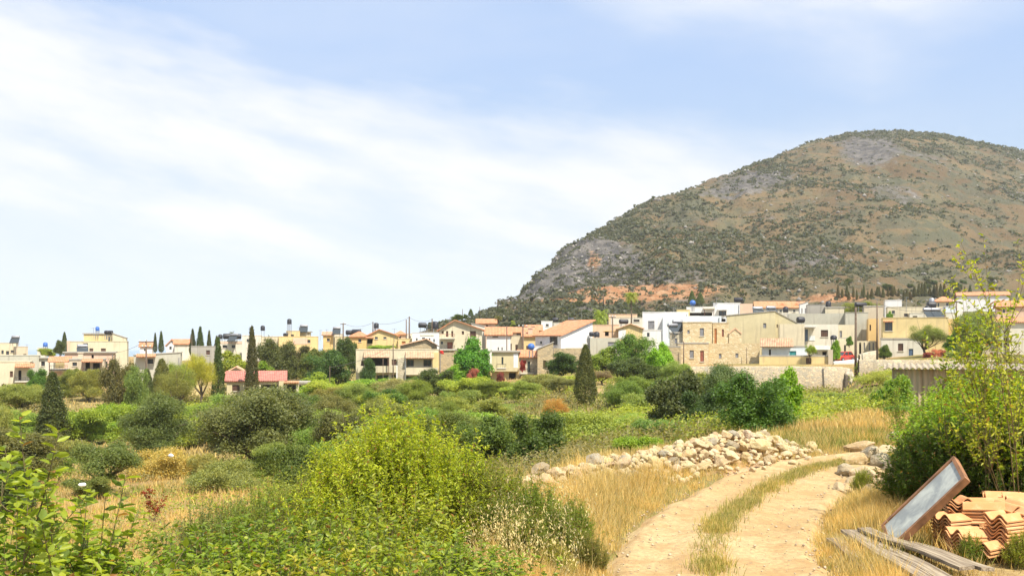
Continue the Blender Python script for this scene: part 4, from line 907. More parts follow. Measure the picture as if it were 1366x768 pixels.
T('olive0', 'olive_tree', 'brownish olive below the dark lean-to', 'olive tree', 440, 520, 52, 112, (.16, .16, .07))
T('oak0', 'broadleaf_tree', 'dark round tree at the right foot of the villa', 'tree', 585, 495, 46, 132, (.055, .085, .03))
T('fig0', 'fig_tree', 'large fresh green tree before the three storey gabled house', 'tree', 632, 447, 50, 148, (.06, .17, .02))
T('fig0', 'fig_tree', 'bright green low tree beside the stone lower storey', 'tree', 605, 484, 40, 146, (.12, .22, .02))
T('bush1', 'bougainvillea', 'pink flowering bush at the foot of the large fresh green tree', 'flowering bush', 631, 489, 16, 145, (.26, .09, .12), y_base=507)
T('bush0', 'bougainvillea', 'red flowering vine on the small stone house', 'flowering bush', 697, 478, 10, 148, (.24, .04, .06), y_base=496)
T('bush1', 'bougainvillea', 'dark purple bush under the recessed balcony', 'flowering bush', 668, 494, 12, 147, (.16, .04, .07), y_base=512)
T('bush1', 'bougainvillea', 'red geranium pot on the corner of the three storey house', 'flowering bush', 589, 466, 6, 152, (.45, .06, .12), y_base=472)
T('bush0', 'bush', 'yellow green bush band in the dip below the fresh green tree', 'bush', 620, 507, 60, 120, YELG)
T('olive1', 'olive_tree', 'green mound of olive foliage below the recessed balcony', 'olive tree', 655, 511, 50, 118, (.13, .17, .04))
T('bush1', 'bush', 'bright lime bush between olives in the valley', 'bush', 690, 520, 44, 112, YELG)
T('olive0', 'olive_tree', 'silvery olive in front of the small stone house', 'olive tree', 722, 503, 58, 112, GREY)
T('olive1', 'olive_tree', 'silvery olive just left of the stout cypress', 'olive tree', 752, 508, 44, 106, (.15, .165, .09))
T('oak0', 'broadleaf_tree', 'dark green tree before the golden brown stone wing', 'tree', 750, 473, 46, 138, (.045, .085, .03))
T('olive1', 'olive_tree', 'dull olive left of the silvery ones', 'olive tree', 700, 512, 40, 102, OLIVE)
T('acacia0', 'oleander', 'rusty brown dry bush below the silvery olives', 'bush', 745, 530, 34, 84, (.34, .22, .08))
T('fig0', 'fig_tree', 'bright green tree under the weathered grey wall', 'tree', 806, 461, 42, 142, BRIGHT)
T('oak2', 'carob_tree', 'broad olive green carob before the yellow gable', 'tree', 850, 447, 58, 140, (.10, .15, .04))
T('fig0', 'fig_tree', 'lime green tree top beside the grey outbuilding', 'tree', 888, 454, 28, 140, (.16, .28, .02))
T('fig0', 'fig_tree', 'lime green tree in front of the broad carob', 'tree', 877, 462, 32, 132, (.15, .26, .02))
T('oak1', 'broadleaf_tree', 'dark bushy tree below the broad carob', 'tree', 838, 480, 52, 124, (.07, .09, .04))
T('oak1', 'broadleaf_tree', 'dark green bush tree right of the stout cypress', 'tree', 866, 488, 50, 118, (.05, .08, .03))
T('olive2', 'dry_shrub', 'leafless brownish shrub beside the stout cypress', 'bush', 803, 493, 30, 112, (.20, .15, .12))
T('olive1', 'olive_tree', 'grey olive behind the dark carob clump', 'olive tree', 900, 484, 40, 116, OLIVE)
# middle distance
T('oak1', 'carob_tree', 'very dark carob on the left of the pair below the stone house', 'tree', 903, 487, 86, 36, (.065, .085, .045))
T('olive0', 'wild_olive', 'dark grey green wild olive with an open top below the stone wing', 'tree', 970, 478, 84, 37, (.085, .105, .065))
T('oak0', 'carob_tree', 'deep green low carob between the dark pair', 'tree', 938, 512, 64, 33, (.04, .06, .03))
T('oak2', 'mastic_tree', 'large bushy tree by the track bend with mixed dark and bright leaves', 'tree', 1012, 488, 108, 25.5, (.055, .095, .025))
T('fig0', 'fig_tree', 'fresh green sapling crown on top of the large bushy tree', 'tree', 1046, 486, 54, 27, (.13, .25, .02))
T('bush0', 'bush', 'low grey green shrub behind the rubble heap', 'bush', 885, 552, 80, 30, (.12, .17, .06))
T('bush1', 'bush', 'bright green weeds behind the middle of the rubble heap', 'bush', 850, 573, 66, 22, (.15, .24, .03))
T('bush2', 'tall_reeds', 'tall pale green broom thicket filling the dip behind the rubble', 'bush', 790, 540, 150, 42, (.20, .24, .07))
T('bush2', 'tall_reeds', 'pale green broom thicket right of centre in the dip', 'bush', 850, 546, 96, 48, (.17, .23, .06))
T('oak0', 'carob_tree', 'dark green carob with one bare branch left of the rubble heap', 'tree', 716, 540, 78, 33, (.055, .085, .03))
T('oak2', 'carob_tree', 'spreading green carob behind the big round bush', 'tree', 655, 545, 100, 38, (.08, .115, .035))
T('olive0', 'olive_tree', 'olive green tree left behind the big round bush', 'olive tree', 590, 545, 90, 46, (.11, .14, .05))
T('acacia0', 'oleander', 'rust tipped bush above the dark carob', 'bush', 737, 528, 40, 60, (.30, .21, .08))
T('olive2', 'olive_tree', 'dark brown green tree with visible trunk left of the big bush', 'olive tree', 455, 545, 70, 52, (.085, .09, .05))
T('olive0', 'olive_tree', 'dull green olive between two bushes in the left middle', 'olive tree', 448, 525, 66, 88, (.12, .13, .06))
T('olive1', 'olive_tree', 'olive behind the bare brown one on the slope', 'olive tree', 500, 530, 60, 84, (.14, .16, .06))
T('bush0', 'bush', 'bright yellow green bush in the middle of the valley', 'bush', 400, 530, 50, 108, BRIGHT)
T('bush1', 'bush', 'green bush mound right of the valley olives', 'bush', 560, 535, 70, 92, (.14, .2, .04))
T('bush2', 'bush', 'olive coloured scrub mound under the dark tree at the villa foot', 'bush', 610, 528, 80, 88, (.17, .2, .05))
T('bush2', 'bush', 'pale scrub mound before the dry terrace', 'bush', 660, 540, 70, 74, (.16, .19, .07))
T('olive0', 'olive_tree', 'large spreading olive with dark limbs in the dry field', 'olive tree', 340, 512, 150, 63, (.105, .125, .06))
T('olive1', 'olive_tree', 'round olive behind the small trunked one', 'olive tree', 206, 520, 84, 76, (.095, .12, .045))
T('bush0', 'bush', 'bright green scrub right of the lone cypress', 'bush', 125, 545, 90, 96, (.15, .24, .03))
T('bush1', 'bush', 'second bright green scrub mound behind the lone cypress', 'bush', 158, 540, 50, 104, (.14, .22, .03))
T('bush2', 'bush', 'yellow green scrub behind the large spreading olive', 'bush', 258, 540, 90, 92, (.18, .22, .05))
T('bush1', 'bush', 'yellow green bush at the right foot of the spreading olive', 'bush', 420, 560, 60, 80, (.16, .2, .05))
T('bush2', 'dry_shrub', 'brown dry bush mound in the field behind the small olive', 'bush', 222, 590, 100, 58, (.30, .25, .12))
T('bush1', 'dry_shrub', 'small brown dry bush left of the large spreading olive', 'bush', 270, 600, 40, 52, (.24, .22, .09))
T('olive2', 'olive_tree', 'small olive with a short dark trunk in dry grass', 'olive tree', 141, 588, 78, 47, (.115, .13, .05))
T('bush0', 'bush', 'grey bush leaning against the small trunked olive', 'bush', 122, 632, 60, 46, (.13, .145, .06))
T('olive1', 'olive_tree', 'brownish tangled tree at the left edge', 'olive tree', 8, 566, 120, 52, (.11, .10, .06))
T('oak0', 'broadleaf_tree', 'dark green tree low at the left edge', 'tree', 8, 608, 70, 40, (.05, .08, .03))
T('bush2', 'bush', 'silvery broom below the large spreading olive', 'bush', 300, 610, 90, 48, (.15, .18, .08))
T('olive0', 'olive_tree', 'grey green olive far left behind the tangled tree', 'olive tree', -25, 530, 70, 84, OLIVE)
T('bush1', 'bush', 'dark bush between the spreading olive and the big round bush', 'bush', 400, 590, 70, 48, (.08, .11, .03))
T('oak2', 'casuarina_tree', 'feathery green tree between the dark feathery tree and the slender one', 'tree', 183, 488, 34, 119, (.13, .16, .06))
T('acacia0', 'acacia_tree', 'grey green loose tree before the left part of the grey beige house', 'tree', 235, 494, 52, 116, (.14, .17, .06))
T('olive1', 'olive_tree', 'pale olive on the dry terrace left of the lone cypress', 'olive tree', 20, 548, 70, 96, OLIVE)
T('bush0', 'bush', 'bright green bush mound behind the round olive', 'bush', 240, 552, 80, 84, BRIGHT)
T('olive1', 'olive_tree', 'yellowish olive between round olive and spreading olive', 'olive tree', 268, 536, 56, 88, (.19, .21, .06))
T('bush1', 'bush', 'fresh green bush behind the pink roofed house lean-to', 'bush', 425, 514, 56, 134, YELG)
T('olive0', 'olive_tree', 'greyish olive left of the dark lean-to', 'olive tree', 372, 528, 60, 108, (.17, .2, .07))
T('bush1', 'bush', 'green scrub below the greyish lean-to olive', 'bush', 408, 545, 60, 86, BRIGHT)
T('olive0', 'olive_tree', 'spreading grey olive low between the spreading and the brown trunked trees', 'olive tree', 415, 556, 80, 66, (.16, .19, .07))
T('bush0', 'bush', 'dull green mound in front of the brown trunked tree', 'bush', 470, 578, 90, 44, (.15, .19, .05))
T('olive1', 'olive_tree', 'small dull olive right of the silvery broom', 'olive tree', 372, 588, 70, 54, (.14, .17, .06))
T('bush1', 'bush', 'green mound left of the small trunked olive', 'bush', 70, 610, 70, 62, (.15, .2, .05))
T('bush0', 'bush', 'bright green row along the foot of the lone cypress terrace', 'bush', 190, 556, 70, 90, BRIGHT)
T('bush1', 'bush', 'lime bush between two olives below the villa hedge', 'bush', 505, 528, 50, 106, YELG)
T('bush0', 'bush', 'wide green mound below the silvery olives', 'bush', 690, 540, 90, 86, (.15, .2, .05))
T('bush1', 'bush', 'fresh green mound left of the stout cypress foot', 'bush', 620, 548, 80, 66, (.16, .22, .05))
T('bush0', 'bush', 'straw green mound at the edge of the orange bare slope', 'bush', 860, 528, 60, 92, (.2, .22, .07))
for z_, (lab, grp, boxes, n_) in enumerate([('mid green bush in the thicket below the villa hedge', 'bushes in the thicket below the villa', (400, 640, 98, 128), 12), ('olive green bush in the scrub behind the big round bush', 'bushes behind the big round bush', (420, 700, 44, 88), 15), ('green bush scattered around the spreading olive field', 'bushes around the spreading olive', (60, 420, 66, 112), 14), ('dull bush in the hollow below the stone houses', 'bushes in the hollow below the stone houses', (830, 1010, 62, 108), 9)]):
    for i in range(n_):
        px_ = random.uniform(boxes[0], boxes[1]); d_ = random.uniform(boxes[2], boxes[3]); gp = HOR + (EYE - g1((px_ - CX) * d_ / FPX, d_)) * FPX / d_; hh_ = random.uniform(1.4, 3.2) * FPX / d_
        P(['bush1', 'olive0', 'bush0', 'oak2', 'olive1', 'oak0'][i % 6], 'valley_bush', lab, 'bush', px_, gp - hh_, hh_ * random.uniform(1.1, 1.9), d_, [OLIVE, MID, (.14, .18, .05), DGREEN, (.13, .18, .045), (.17, .21, .07)][i % 6], grp)['label'] = ['low', 'grey green', 'wide', 'dense', 'loose', 'dark'][i % 6] + ' ' + ['small', 'tall', 'rounded'][i // 6] + ' ' + lab
# right
T('bush1', 'bush', 'lush green mound before the right half of the retaining wall', 'bush', 1120, 528, 60, 96, (.14, .2, .06))
T('bush0', 'bush', 'fennel like green mound on the dry slope edge', 'bush', 1165, 552, 60, 62, (.14, .2, .06))
T('bush0', 'bush', 'blue green fennel thicket below the retaining wall', 'bush', 1092, 534, 96, 66, (.09, .15, .05))
T('bush2', 'bush', 'green thicket at the foot of the dry slope', 'bush', 1138, 544, 90, 50, (.12, .18, .05))
T('bush1', 'bush', 'bright lime bush on the edge of the mown mound', 'bush', 1103, 566, 44, 34, (.22, .32, .03))
T('bush0', 'bush', 'dark thicket left below the retaining wall', 'bush', 1060, 540, 70, 58, (.07, .12, .03))
T('bush2', 'bush', 'pale weeds on the slope right of the retaining wall', 'bush', 1180, 498, 70, 104, (.24, .25, .08))
T('bush1', 'bush', 'green weeds in the corner by the road pole', 'bush', 1152, 487, 26, 130, (.15, .19, .05))
T('fig0', 'fig_tree', 'young fig in front of the corrugated shed corner', 'tree', 1190, 497, 60, 36, (.13, .19, .04))
T('bush1', 'bush', 'bush at the shed corner behind the rocks', 'bush', 1195, 535, 60, 33, (.10, .15, .04))
T('acacia0', 'pepper_tree', 'round feathery tree in front of the yellow house', 'tree', 1233, 430, 50, 142, (.16, .19, .06))
T('fig0', 'fig_tree', 'fresh green tree right of the round feathery tree', 'tree', 1275, 437, 32, 144, (.10, .20, .03))
T('oak1', 'broadleaf_tree', 'bushy tree beside the ground floor of the yellow house', 'tree', 1180, 458, 18, 146, DGREEN)
T('bush0', 'bougainvillea', 'pink flowering shrub under the round feathery tree', 'flowering bush', 1253, 464, 18, 140, (.40, .15, .17), y_base=478)
T('bush1', 'bougainvillea', 'dark crimson shrub left of the pink flowering one', 'flowering bush', 1239, 468, 16, 140, (.25, .05, .08), y_base=479)
T('bush0', 'bush', 'white flowering oleander on the terrace edge', 'flowering bush', 1273, 466, 22, 138, (.30, .36, .2), y_base=481)
T('bush1', 'bush', 'dusky bush at the pale front wing', 'bush', 1290, 471, 18, 139, (.12, .10, .06), y_base=482)
T('olive0', 'olive_tree', 'pale feathery tree in front of the right edge house', 'tree', 1305, 418, 54, 138, (.17, .19, .08))
T('bush1', 'bush', 'grey green garden shrub below the twin shutters', 'bush', 1352, 471, 26, 138, (.12, .15, .08), y_base=484)
T('acacia0', 'broadleaf_tree', 'bright garden plant in the yard by the teal window', 'tree', 1080, 458, 16, 142.6, (.16, .26, .03), y_base=480)
T('fig0', 'fig_tree', 'bright green tree leaning over the red car', 'tree', 1113, 452, 16, 146, (.12, .22, .02), y_base=480)
T('oak1', 'broadleaf_tree', 'small green tree on the balcony end above the car', 'tree', 1133, 447, 10, 158, (.08, .15, .03), y_base=462)
T('fig0', 'fig_tree', 'green plants before the long cream flat house', 'tree', 1187, 414, 9, 178, (.10, .18, .03), y_base=428)
T('oak2', 'broadleaf_tree', 'light green spreading tree behind the concrete building', 'tree', 1145, 400, 52, 225, (.14, .19, .06), y_base=424)
T('palm0', 'palm_tree', 'tall fan crowned palm rising above the white houses', 'palm', 842, 389, 22, 178, (.20, .22, .05), y_base=440)
T('palm1', 'palm_tree', 'short wide palm between wooden pole and salmon house', 'palm', 801, 411, 26, 176, (.17, .20, .05), y_base=440)
T('palm0', 'palm_tree', 'small dark palm beside the far orange roofed house', 'palm', 665, 421, 13, 186, (.10, .12, .05), y_base=442)
T('palm1', 'palm_tree', 'little palm in front of the upper right white houses', 'palm', 1290, 420, 16, 176, (.14, .18, .05), y_base=436)
def hz(px, y): return float(hill(np.array([float(px)]), np.array([float(y)]))[0][0])
def onhill(px, py):      # depth where the hill shows at this picture row
    yy = np.linspace(HB + 4, 900, 500); z, t = hill(np.full(500, float(px)), yy); p = HOR - (z - EYE) * FPX / yy
    k = np.argmax(p < py); return float(yy[k]) if p[k] < py else 260.
def HT_(key, name, label, px, yt, yb, w, col, group=None):
    d = onhill(px, yb); return P(key, name, label, 'tree', px, yt, w, d, col, group, y_base=yb)
HT_('cyp1', 'pine_tree', 'left of two pointed pines above the white terrace house', 923, 388, 407, 11, (.09, .12, .05))
HT_('cyp1', 'pine_tree', 'right of two pointed pines above the white terrace house', 934, 390, 407, 12, (.10, .13, .06))
HT_('cyp1', 'conifer', 'dark conifer on the left shoulder of the hill', 628, 412, 422, 8, DARK)
HT_('oak0', 'broadleaf_tree', 'round tree on the skyline above the gabled house', 610, 418, 428, 18, DGREEN)
HT_('oak1', 'broadleaf_tree', 'small tree left of the dark conifer on the shoulder', 621, 418, 426, 8, DARK)
HT_('cyp0', 'cypress', 'dark little cypress before the long terracotta roof', 1008, 403, 417, 6, DARK)
HT_('cyp0', 'cypress', 'slim tree on the foot of the hill left of the greenhouse', 1279, 378, 396, 6, DARK)
HT_('cyp0', 'cypress', 'slim tree on the foot of the hill behind the greenhouse', 1294, 380, 396, 6, DARK)
HT_('fig0', 'broadleaf_tree', 'yellow green tree below the far orange roofed house', 686, 427, 437, 12, YELG)
random.seed(11)
for i in range(34):      # belt of thin conifers at the foot of the hill
    px = 1118 + i * 5.1 + random.uniform(-1.5, 1.5); yb = 402 - random.random() * 6 - (px - 1118) * .02
    HT_('cyp2' if i % 3 else 'cyp0', 'young_conifer', 'slim young conifer in the dark belt planted along the foot of the hill', px, yb - random.uniform(11, 20), yb, random.uniform(3.5, 6.5), (.09, .085, .055), 'young conifers belted along the foot of the hill')
for i in range(30):
    px = random.uniform(640, 860) if i < 18 else random.uniform(1130, 1340); yb = random.uniform(408, 432) if i < 18 else random.uniform(372, 388)
    if i < 18: yb = max(yb, np.interp(px, HP, HY) + 14)
    HT_('oak0' if i % 2 else 'oak2', 'hillside_tree', ('round dark tree on the ' + ('left' if px < 1200 else 'middle' if px < 1270 else 'right') + ' of the lower hillside') if i >= 18 else ('round grey green tree on the left foot of the hill, ' + ('below the cliff' if px < 720 else 'below the orange earth' if px > 780 else 'under the cliff end')), px, yb - random.uniform(5, 9), yb, random.uniform(8, 18), (.06, .08, .045), 'trees on the right hillside' if i >= 18 else 'trees on the left foot of the hill')
for i in range(16):      # skyline trees on the ridge
    px = [915, 921, 760, 700, 733, 1280, 1284, 1289, 1296, 1303, 1307, 1316, 1330, 872, 835, 998][i]; pr = float(np.interp(px, HP, HY)); yr = float(np.interp(px, HDP, HD)) * .99
    z = hz(px, yr); yb = HOR - (z - EYE) * FPX / yr
    P('oak1', 'ridge_tree', 'tiny dark tree on the skyline of the big hill', 'tree', px, yb - random.uniform(2.5, 4), random.uniform(3, 7), yr, DARK, 'tiny trees on the hill skyline', y_base=yb + .8)

# hill scrub: uncountable
rng = np.random.default_rng(77); n = 72000
px = rng.uniform(570, 1480, n); t_ = rng.random(n) ** .8; yr = np.interp(px, HDP, HD); y = HB + 6 + (yr - HB) * t_ * 1.0
z, tt = hill(px, y); x = (px - CX) * y / FPX
dens = fbm(x / 48, y / 48, 4, 55); py_ = HOR - (z - EYE) * FPX / y
keep = (rng.random(n) < np.clip((dens - .40) * 3.6, .10, 1)) & ~((np.abs(px - 870) < 62) & (np.abs(py_ - 389) < 9) & (rng.random(n) < .85)) & (py_ < 440)
x, y, z, px = x[keep], y[keep], z[keep], px[keep]; k = len(x); rk_ = np.exp(-(((px - 775) / 60) ** 2 + ((py_[keep] - 350) / 34) ** 2)) + np.exp(-(((px - 1160) / 40) ** 2 + ((py_[keep] - 200) / 18) ** 2)); r = (.30 + .95 * rng.random(k) ** 3.4) * (1 - .55 * np.clip(rk_, 0, 1)) * (1 + .9 * (y / 900)); per = 10
C = np.repeat(np.stack([x, y, z + r * .15], 1), per, 0); u = unit(rng.normal(size=(k * per, 3))); u[:, 2] = np.abs(u[:, 2]); rr = np.repeat(r, per)[:, None]
V, F = leaf_quads(C + u * rr * np.array([1.25, 1.25, .7]) * (.5 + .5 * rng.random((k * per, 1))), unit(u + rng.normal(size=u.shape) * .35), rr[:, 0] * 1.0, rr[:, 0] * .75, rng)
sm = npm('hillside_scrub', V, F); sm.materials.append(M_LEAF)
so = link('hillside_scrub', sm); so.color = (.085, .10, .064, 1); tag(so, 'low grey green scrub scattered over the big hill', 'scrub', kind='stuff')
# pale boulders over the hill: uncountable
n = 5000; px = rng.uniform(600, 1440, n); yr = np.interp(px, HDP, HD); y = HB + 6 + (yr - HB) * rng.random(n); z, tt = hill(px, y); x = (px - CX) * y / FPX
keep = rng.random(n) < np.clip((fbm(x / 30, y / 30, 4, 91) - .47) * 6, .04, 1) + .6 * ((px < 830) & (tt > .45)); x, y, z = x[keep], y[keep], z[keep]
oct_ = np.array([(1, 0, 0), (0, 1, 0), (-1, 0, 0), (0, -1, 0), (0, 0, .8), (0, 0, -.6)], float); of = np.array([(0, 1, 4), (1, 2, 4), (2, 3, 4), (3, 0, 4), (1, 0, 5), (2, 1, 5), (3, 2, 5), (0, 3, 5)])
k = len(x); s = (.25 + .8 * rng.random(k) ** 3) * (1 + .8 * y / 900); V = np.stack([x, y, z], 1)[:, None] + oct_[None] * s[:, None, None] * (.6 + .8 * rng.random((k, 6, 1)))
F = (of[None] + 6 * np.arange(k)[:, None, None]).reshape(-1, 3)
tag(link('hillside_boulders', npm('hillside_boulders', V.reshape(-1, 3), F), plain('hill_rock', (.24, .22, .19), .95, .35, .1)), 'pale limestone boulders strewn over the big hill', 'boulders', kind='stuff')
# ------------------------------------------------------------------ walls, poles, tanks, car
def walk_wall(name, label, pts, top, th, m, cat='wall', wob=.06, base=None, group=None):
    """dry stone wall along ground points; top = heights"""
    rg = np.random.default_rng(len(label)); V = []; n = len(pts); S = 60
    P2 = smooth_line(pts, 14); tt_ = np.interp(np.linspace(0, 1, len(P2)), np.linspace(0, 1, len(top)), top)
    tn = np.gradient(P2, axis=0); tn /= np.linalg.norm(tn, axis=1)[:, None]; nn = np.stack([tn[:, 1], -tn[:, 0]], 1)
    rows = [(-.5, -.5), (-.5, 0), (-.46, .5), (-.42, .97), (-.3, 1.0), (.3, 1.0), (.42, .97), (.5, 0), (.5, -.5)]
    zb = np.minimum(G(P2[:, 0] + nn[:, 0] * th, P2[:, 1] + nn[:, 1] * th), G(P2[:, 0], P2[:, 1] - .9)) if base is None else np.full(len(P2), base)
    for i, p in enumerate(P2):
        for (s, h) in rows:
            z = zb[i] + (tt_[i] - zb[i]) * max(h, 0) if h >= 0 else zb[i] - .8
            w = wob * (rg.random() - .5)
            V.append((p[0] + nn[i, 0] * (s * th + w), p[1] + nn[i, 1] * (s * th + w), z + (w * .6 if h >= .9 else 0)))
    F = grid_faces(len(P2), len(rows)); mb = npm(name, V, F)
    o = link(name, mb, m); tag(o, label, cat, group); return o
def wp(px, d): return ((px - CX) * d / FPX, d)
walk_wall('retaining_wall', 'high rubble stone retaining wall under the yard with the teal window', [wp(898, 139.3), wp(960, 139.0), wp(1050, 139.0), wp(1112, 139.2), wp(1130, 141)], [-.75, -.72, -.72, -.75, -1.1], 1.6, P_['stoner'], wob=.12)
walk_wall('rubble_ramp', 'sloping pale rubble edge where the retaining wall ends', [wp(1131, 139.6), wp(1139, 136.5), wp(1146, 133)], [-1.0, -2.6, -4.4], .9, plain('pale_rubble', (.40, .34, .25), .95, .4, 2), wob=.5)
walk_wall('terrace_wall', 'long low brown stone terrace wall below the yellow house', [wp(1145, 128), wp(1180, 128), wp(1240, 128.5), wp(1300, 129), wp(1440, 130)], [EYE - 21.5 * 128 / FPX] * 2 + [EYE - 22 * 128 / FPX] * 3, .8, P_['stoner'], wob=.15)
walk_wall('stone_ramp_wall', 'light stone parapet rising beside the street by the ochre front', [wp(1146, 148), wp(1158, 149), wp(1170, 150)], [EYE - 15 * 148 / FPX, EYE - 11 * 149 / FPX, EYE - 9 * 150 / FPX], .4, P_['stoneg'], wob=.05)
walk_wall('field_wall', 'low grey block wall in the field below the grey beige house', [wp(138, 118), wp(165, 118), wp(178, 119)], [-6.3, -6.3, -6.2], .4, P_['concrete'], wob=.05)
walk_wall('field_wall', 'brown mud coloured wall strip left of the pink roofed house', [wp(252, 128), wp(292, 128)], [-5.5, -5.5], .4, P_['beige'], wob=.05)
walk_wall('field_wall', 'low grey curb wall along the dry terrace on the left', [wp(88, 125), wp(142, 126)], [-6.0, -6.0], .4, P_['concrete'], wob=.04)
tk = MB().box(-1.5, 1.5, -.6, .6, 0, .8).box(-1.56, 1.56, -.66, .66, .803, .86).build('cistern', P_['concrete']); q = W(95, 618, 78); tk.location = (q.x, q.y, g1(q.x, q.y) - .1); tag(tk, 'low grey concrete cistern beside the lone broad cypress', 'cistern')
# street (concrete) by the car
m, t, b, o = newmat('street_concrete'); t.links.new(MIX(t, tnoise(t, .6, 5), (.6, .57, .5), (.72, .7, .64)), b.inputs['Base Color'])
sm_ = MB(); A = [wp(1112, 141.9), wp(1142, 141.9), wp(1146, 149), wp(1140, 158), wp(1118, 158), wp(1112, 149)]
sm_.add([(x, y, g1(x, y) + .25) for x, y in A] + [(x, y, g1(x, y) - .5) for x, y in A], [(0, 1, 2, 3, 4, 5), (11, 10, 9, 8, 7, 6)] + [(i, i + 6, (i + 1) % 6 + 6, (i + 1) % 6) for i in range(6)])
tag(sm_.build('street', m), kind='structure')

# small hatchback
def car(px, py, d, rz):
    q = W(px, py, d); root = empty('parked_car', (q.x, q.y, q.z), rz)
    tag(root, 'small red hatchback parked on the pale street below the ochre front', 'car')
    red = plain('car_paint', (.55, .035, .02), .22, .05, 2); L = 3.9
    def loft(prof, ys):     # profile in x-z, list of (y, scale z, inset)
        V = []; F = []; n = len(prof)
        for (y, top, inn) in ys:
            for (x, z, k) in prof: V.append((x * (1 - inn * .04), y, z - (k * top)))
        for i in range(len(ys) - 1):
            for j in range(n): F.append((i * n + j, i * n + (j + 1) % n, (i + 1) * n + (j + 1) % n, (i + 1) * n + j))
        F += [tuple(range(n)), tuple(range(len(V) - 1, len(V) - n - 1, -1))]
        m_ = MB(); m_.add(V, F); return m_
    prof = [(-1.93, .3, 0), (-1.95, .62, 0), (-1.75, .80, .2), (-1.05, .92, .3), (1.55, .98, .3), (1.90, .90, .2), (1.95, .5, 0), (1.9, .28, 0), (1.6, .25, 0), (1.52, .5, 0), (1.28, .62, 0), (1.02, .5, 0), (.95, .24, 0), (-.85, .24, 0), (-.92, .5, 0), (-1.17, .62, 0), (-1.42, .5, 0), (-1.5, .26, 0)]
    body = loft(prof, [(-.82, .12, 1), (-.78, .03, .3), (-.4, 0, 0), (.4, 0, 0), (.78, .03, .3), (.82, .12, 1)]).build('body', red, root, True)
    cab = MB(); cab.prism([(-1.0, .9), (-.35, 1.42), (1.15, 1.44), (1.7, .95)], -.68, .68); cab.build('window', M_GLASS, root)
    rf = MB(); rf.prism([(-.42, 1.40), (-.30, 1.465), (1.12, 1.48), (1.22, 1.41)], -.70, .70); rf.build('roof', red, root)
    for s in (-1, 1):
        pz = MB(); y0, y1 = sorted((s * .675, s * .71))
        for a, b_ in (((-1.0, .9), (-.38, 1.42)), ((.32, .93), (.34, 1.42)), ((1.68, .93), (1.15, 1.42))): pz.prism([(a[0] - .05, a[1]), (a[0] + .05, a[1]), (b_[0] + .05, b_[1]), (b_[0] - .05, b_[1])], y0, y1)
        pz.build('pillar', red, root)
        for x in (-1.17, 1.28):
            w = MB().lathe([(.1, -.1), (.30, -.1), (.31, -.06), (.31, .06), (.30, .1), (.1, .1)], 18, (x, s * .76, .31), 'y').build('wheel', M_BLACK, root); MB().lathe([(.05, -.008), (.18, -.008), (.19, .008), (.05, .008)], 14, (x, s * .87, .31), 'y').build('hubcap', M_METAL, w)
        MB().box(-1.965, -1.86, s * .62 - .14, s * .62 + .14, .62, .75).build('headlight', M_WHITE, root)
        MB().box(1.88, 1.965, s * .66 - .1, s * .66 + .1, .65, .85).build('tail_light', plain('lamp_red', (.5, .02, .02), .3, .05), root)
        MB().box(-.72, -.55, s * .82 - .09, s * .82 + .09, .95, 1.06).build('mirror', red, root)
    MB().box(-1.99, -1.9, -.45, .45, .36, .5).build('grille', M_BLACK, root)
car(1124, 482.5, 149, R(40))

# poles
def pole(label, px, yt, d, r=.13, arm=None, m=None, yb=None, name='utility_pole', ins=True, group=None):
    x = (px - CX) * d / FPX; zt = EYE - (yt - HOR) * d / FPX; zg = g1(x, d) if yb is None else EYE - (yb - HOR) * d / FPX
    o = empty(name, (x, d, zg)); tag(o, label, 'pole', group); h = zt - zg
    MB().tube([(0, 0, -.8), (0, 0, h)], [r * 1.2, r * .75], 8).build('shaft', m or M_WOOD, o, True)
    if arm:
        for k, az_ in enumerate(arm):
            c = MB().box(-az_, az_, -.05, .05, h - .35 - k * .7, h - .23 - k * .7).build('crossarm', M_WOOD, o)
            if ins:
                for s in (-1, 0, 1): MB().lathe([(.03, 0), (.07, .05), (.07, .16), (.03, .2)], 8, (s * az_ * .85, -.12 if s == 0 else 0, h - .225 - k * .7)).build('insulator', M_WHITE, c)
    return Vector((x, d, zt))
PT = {}
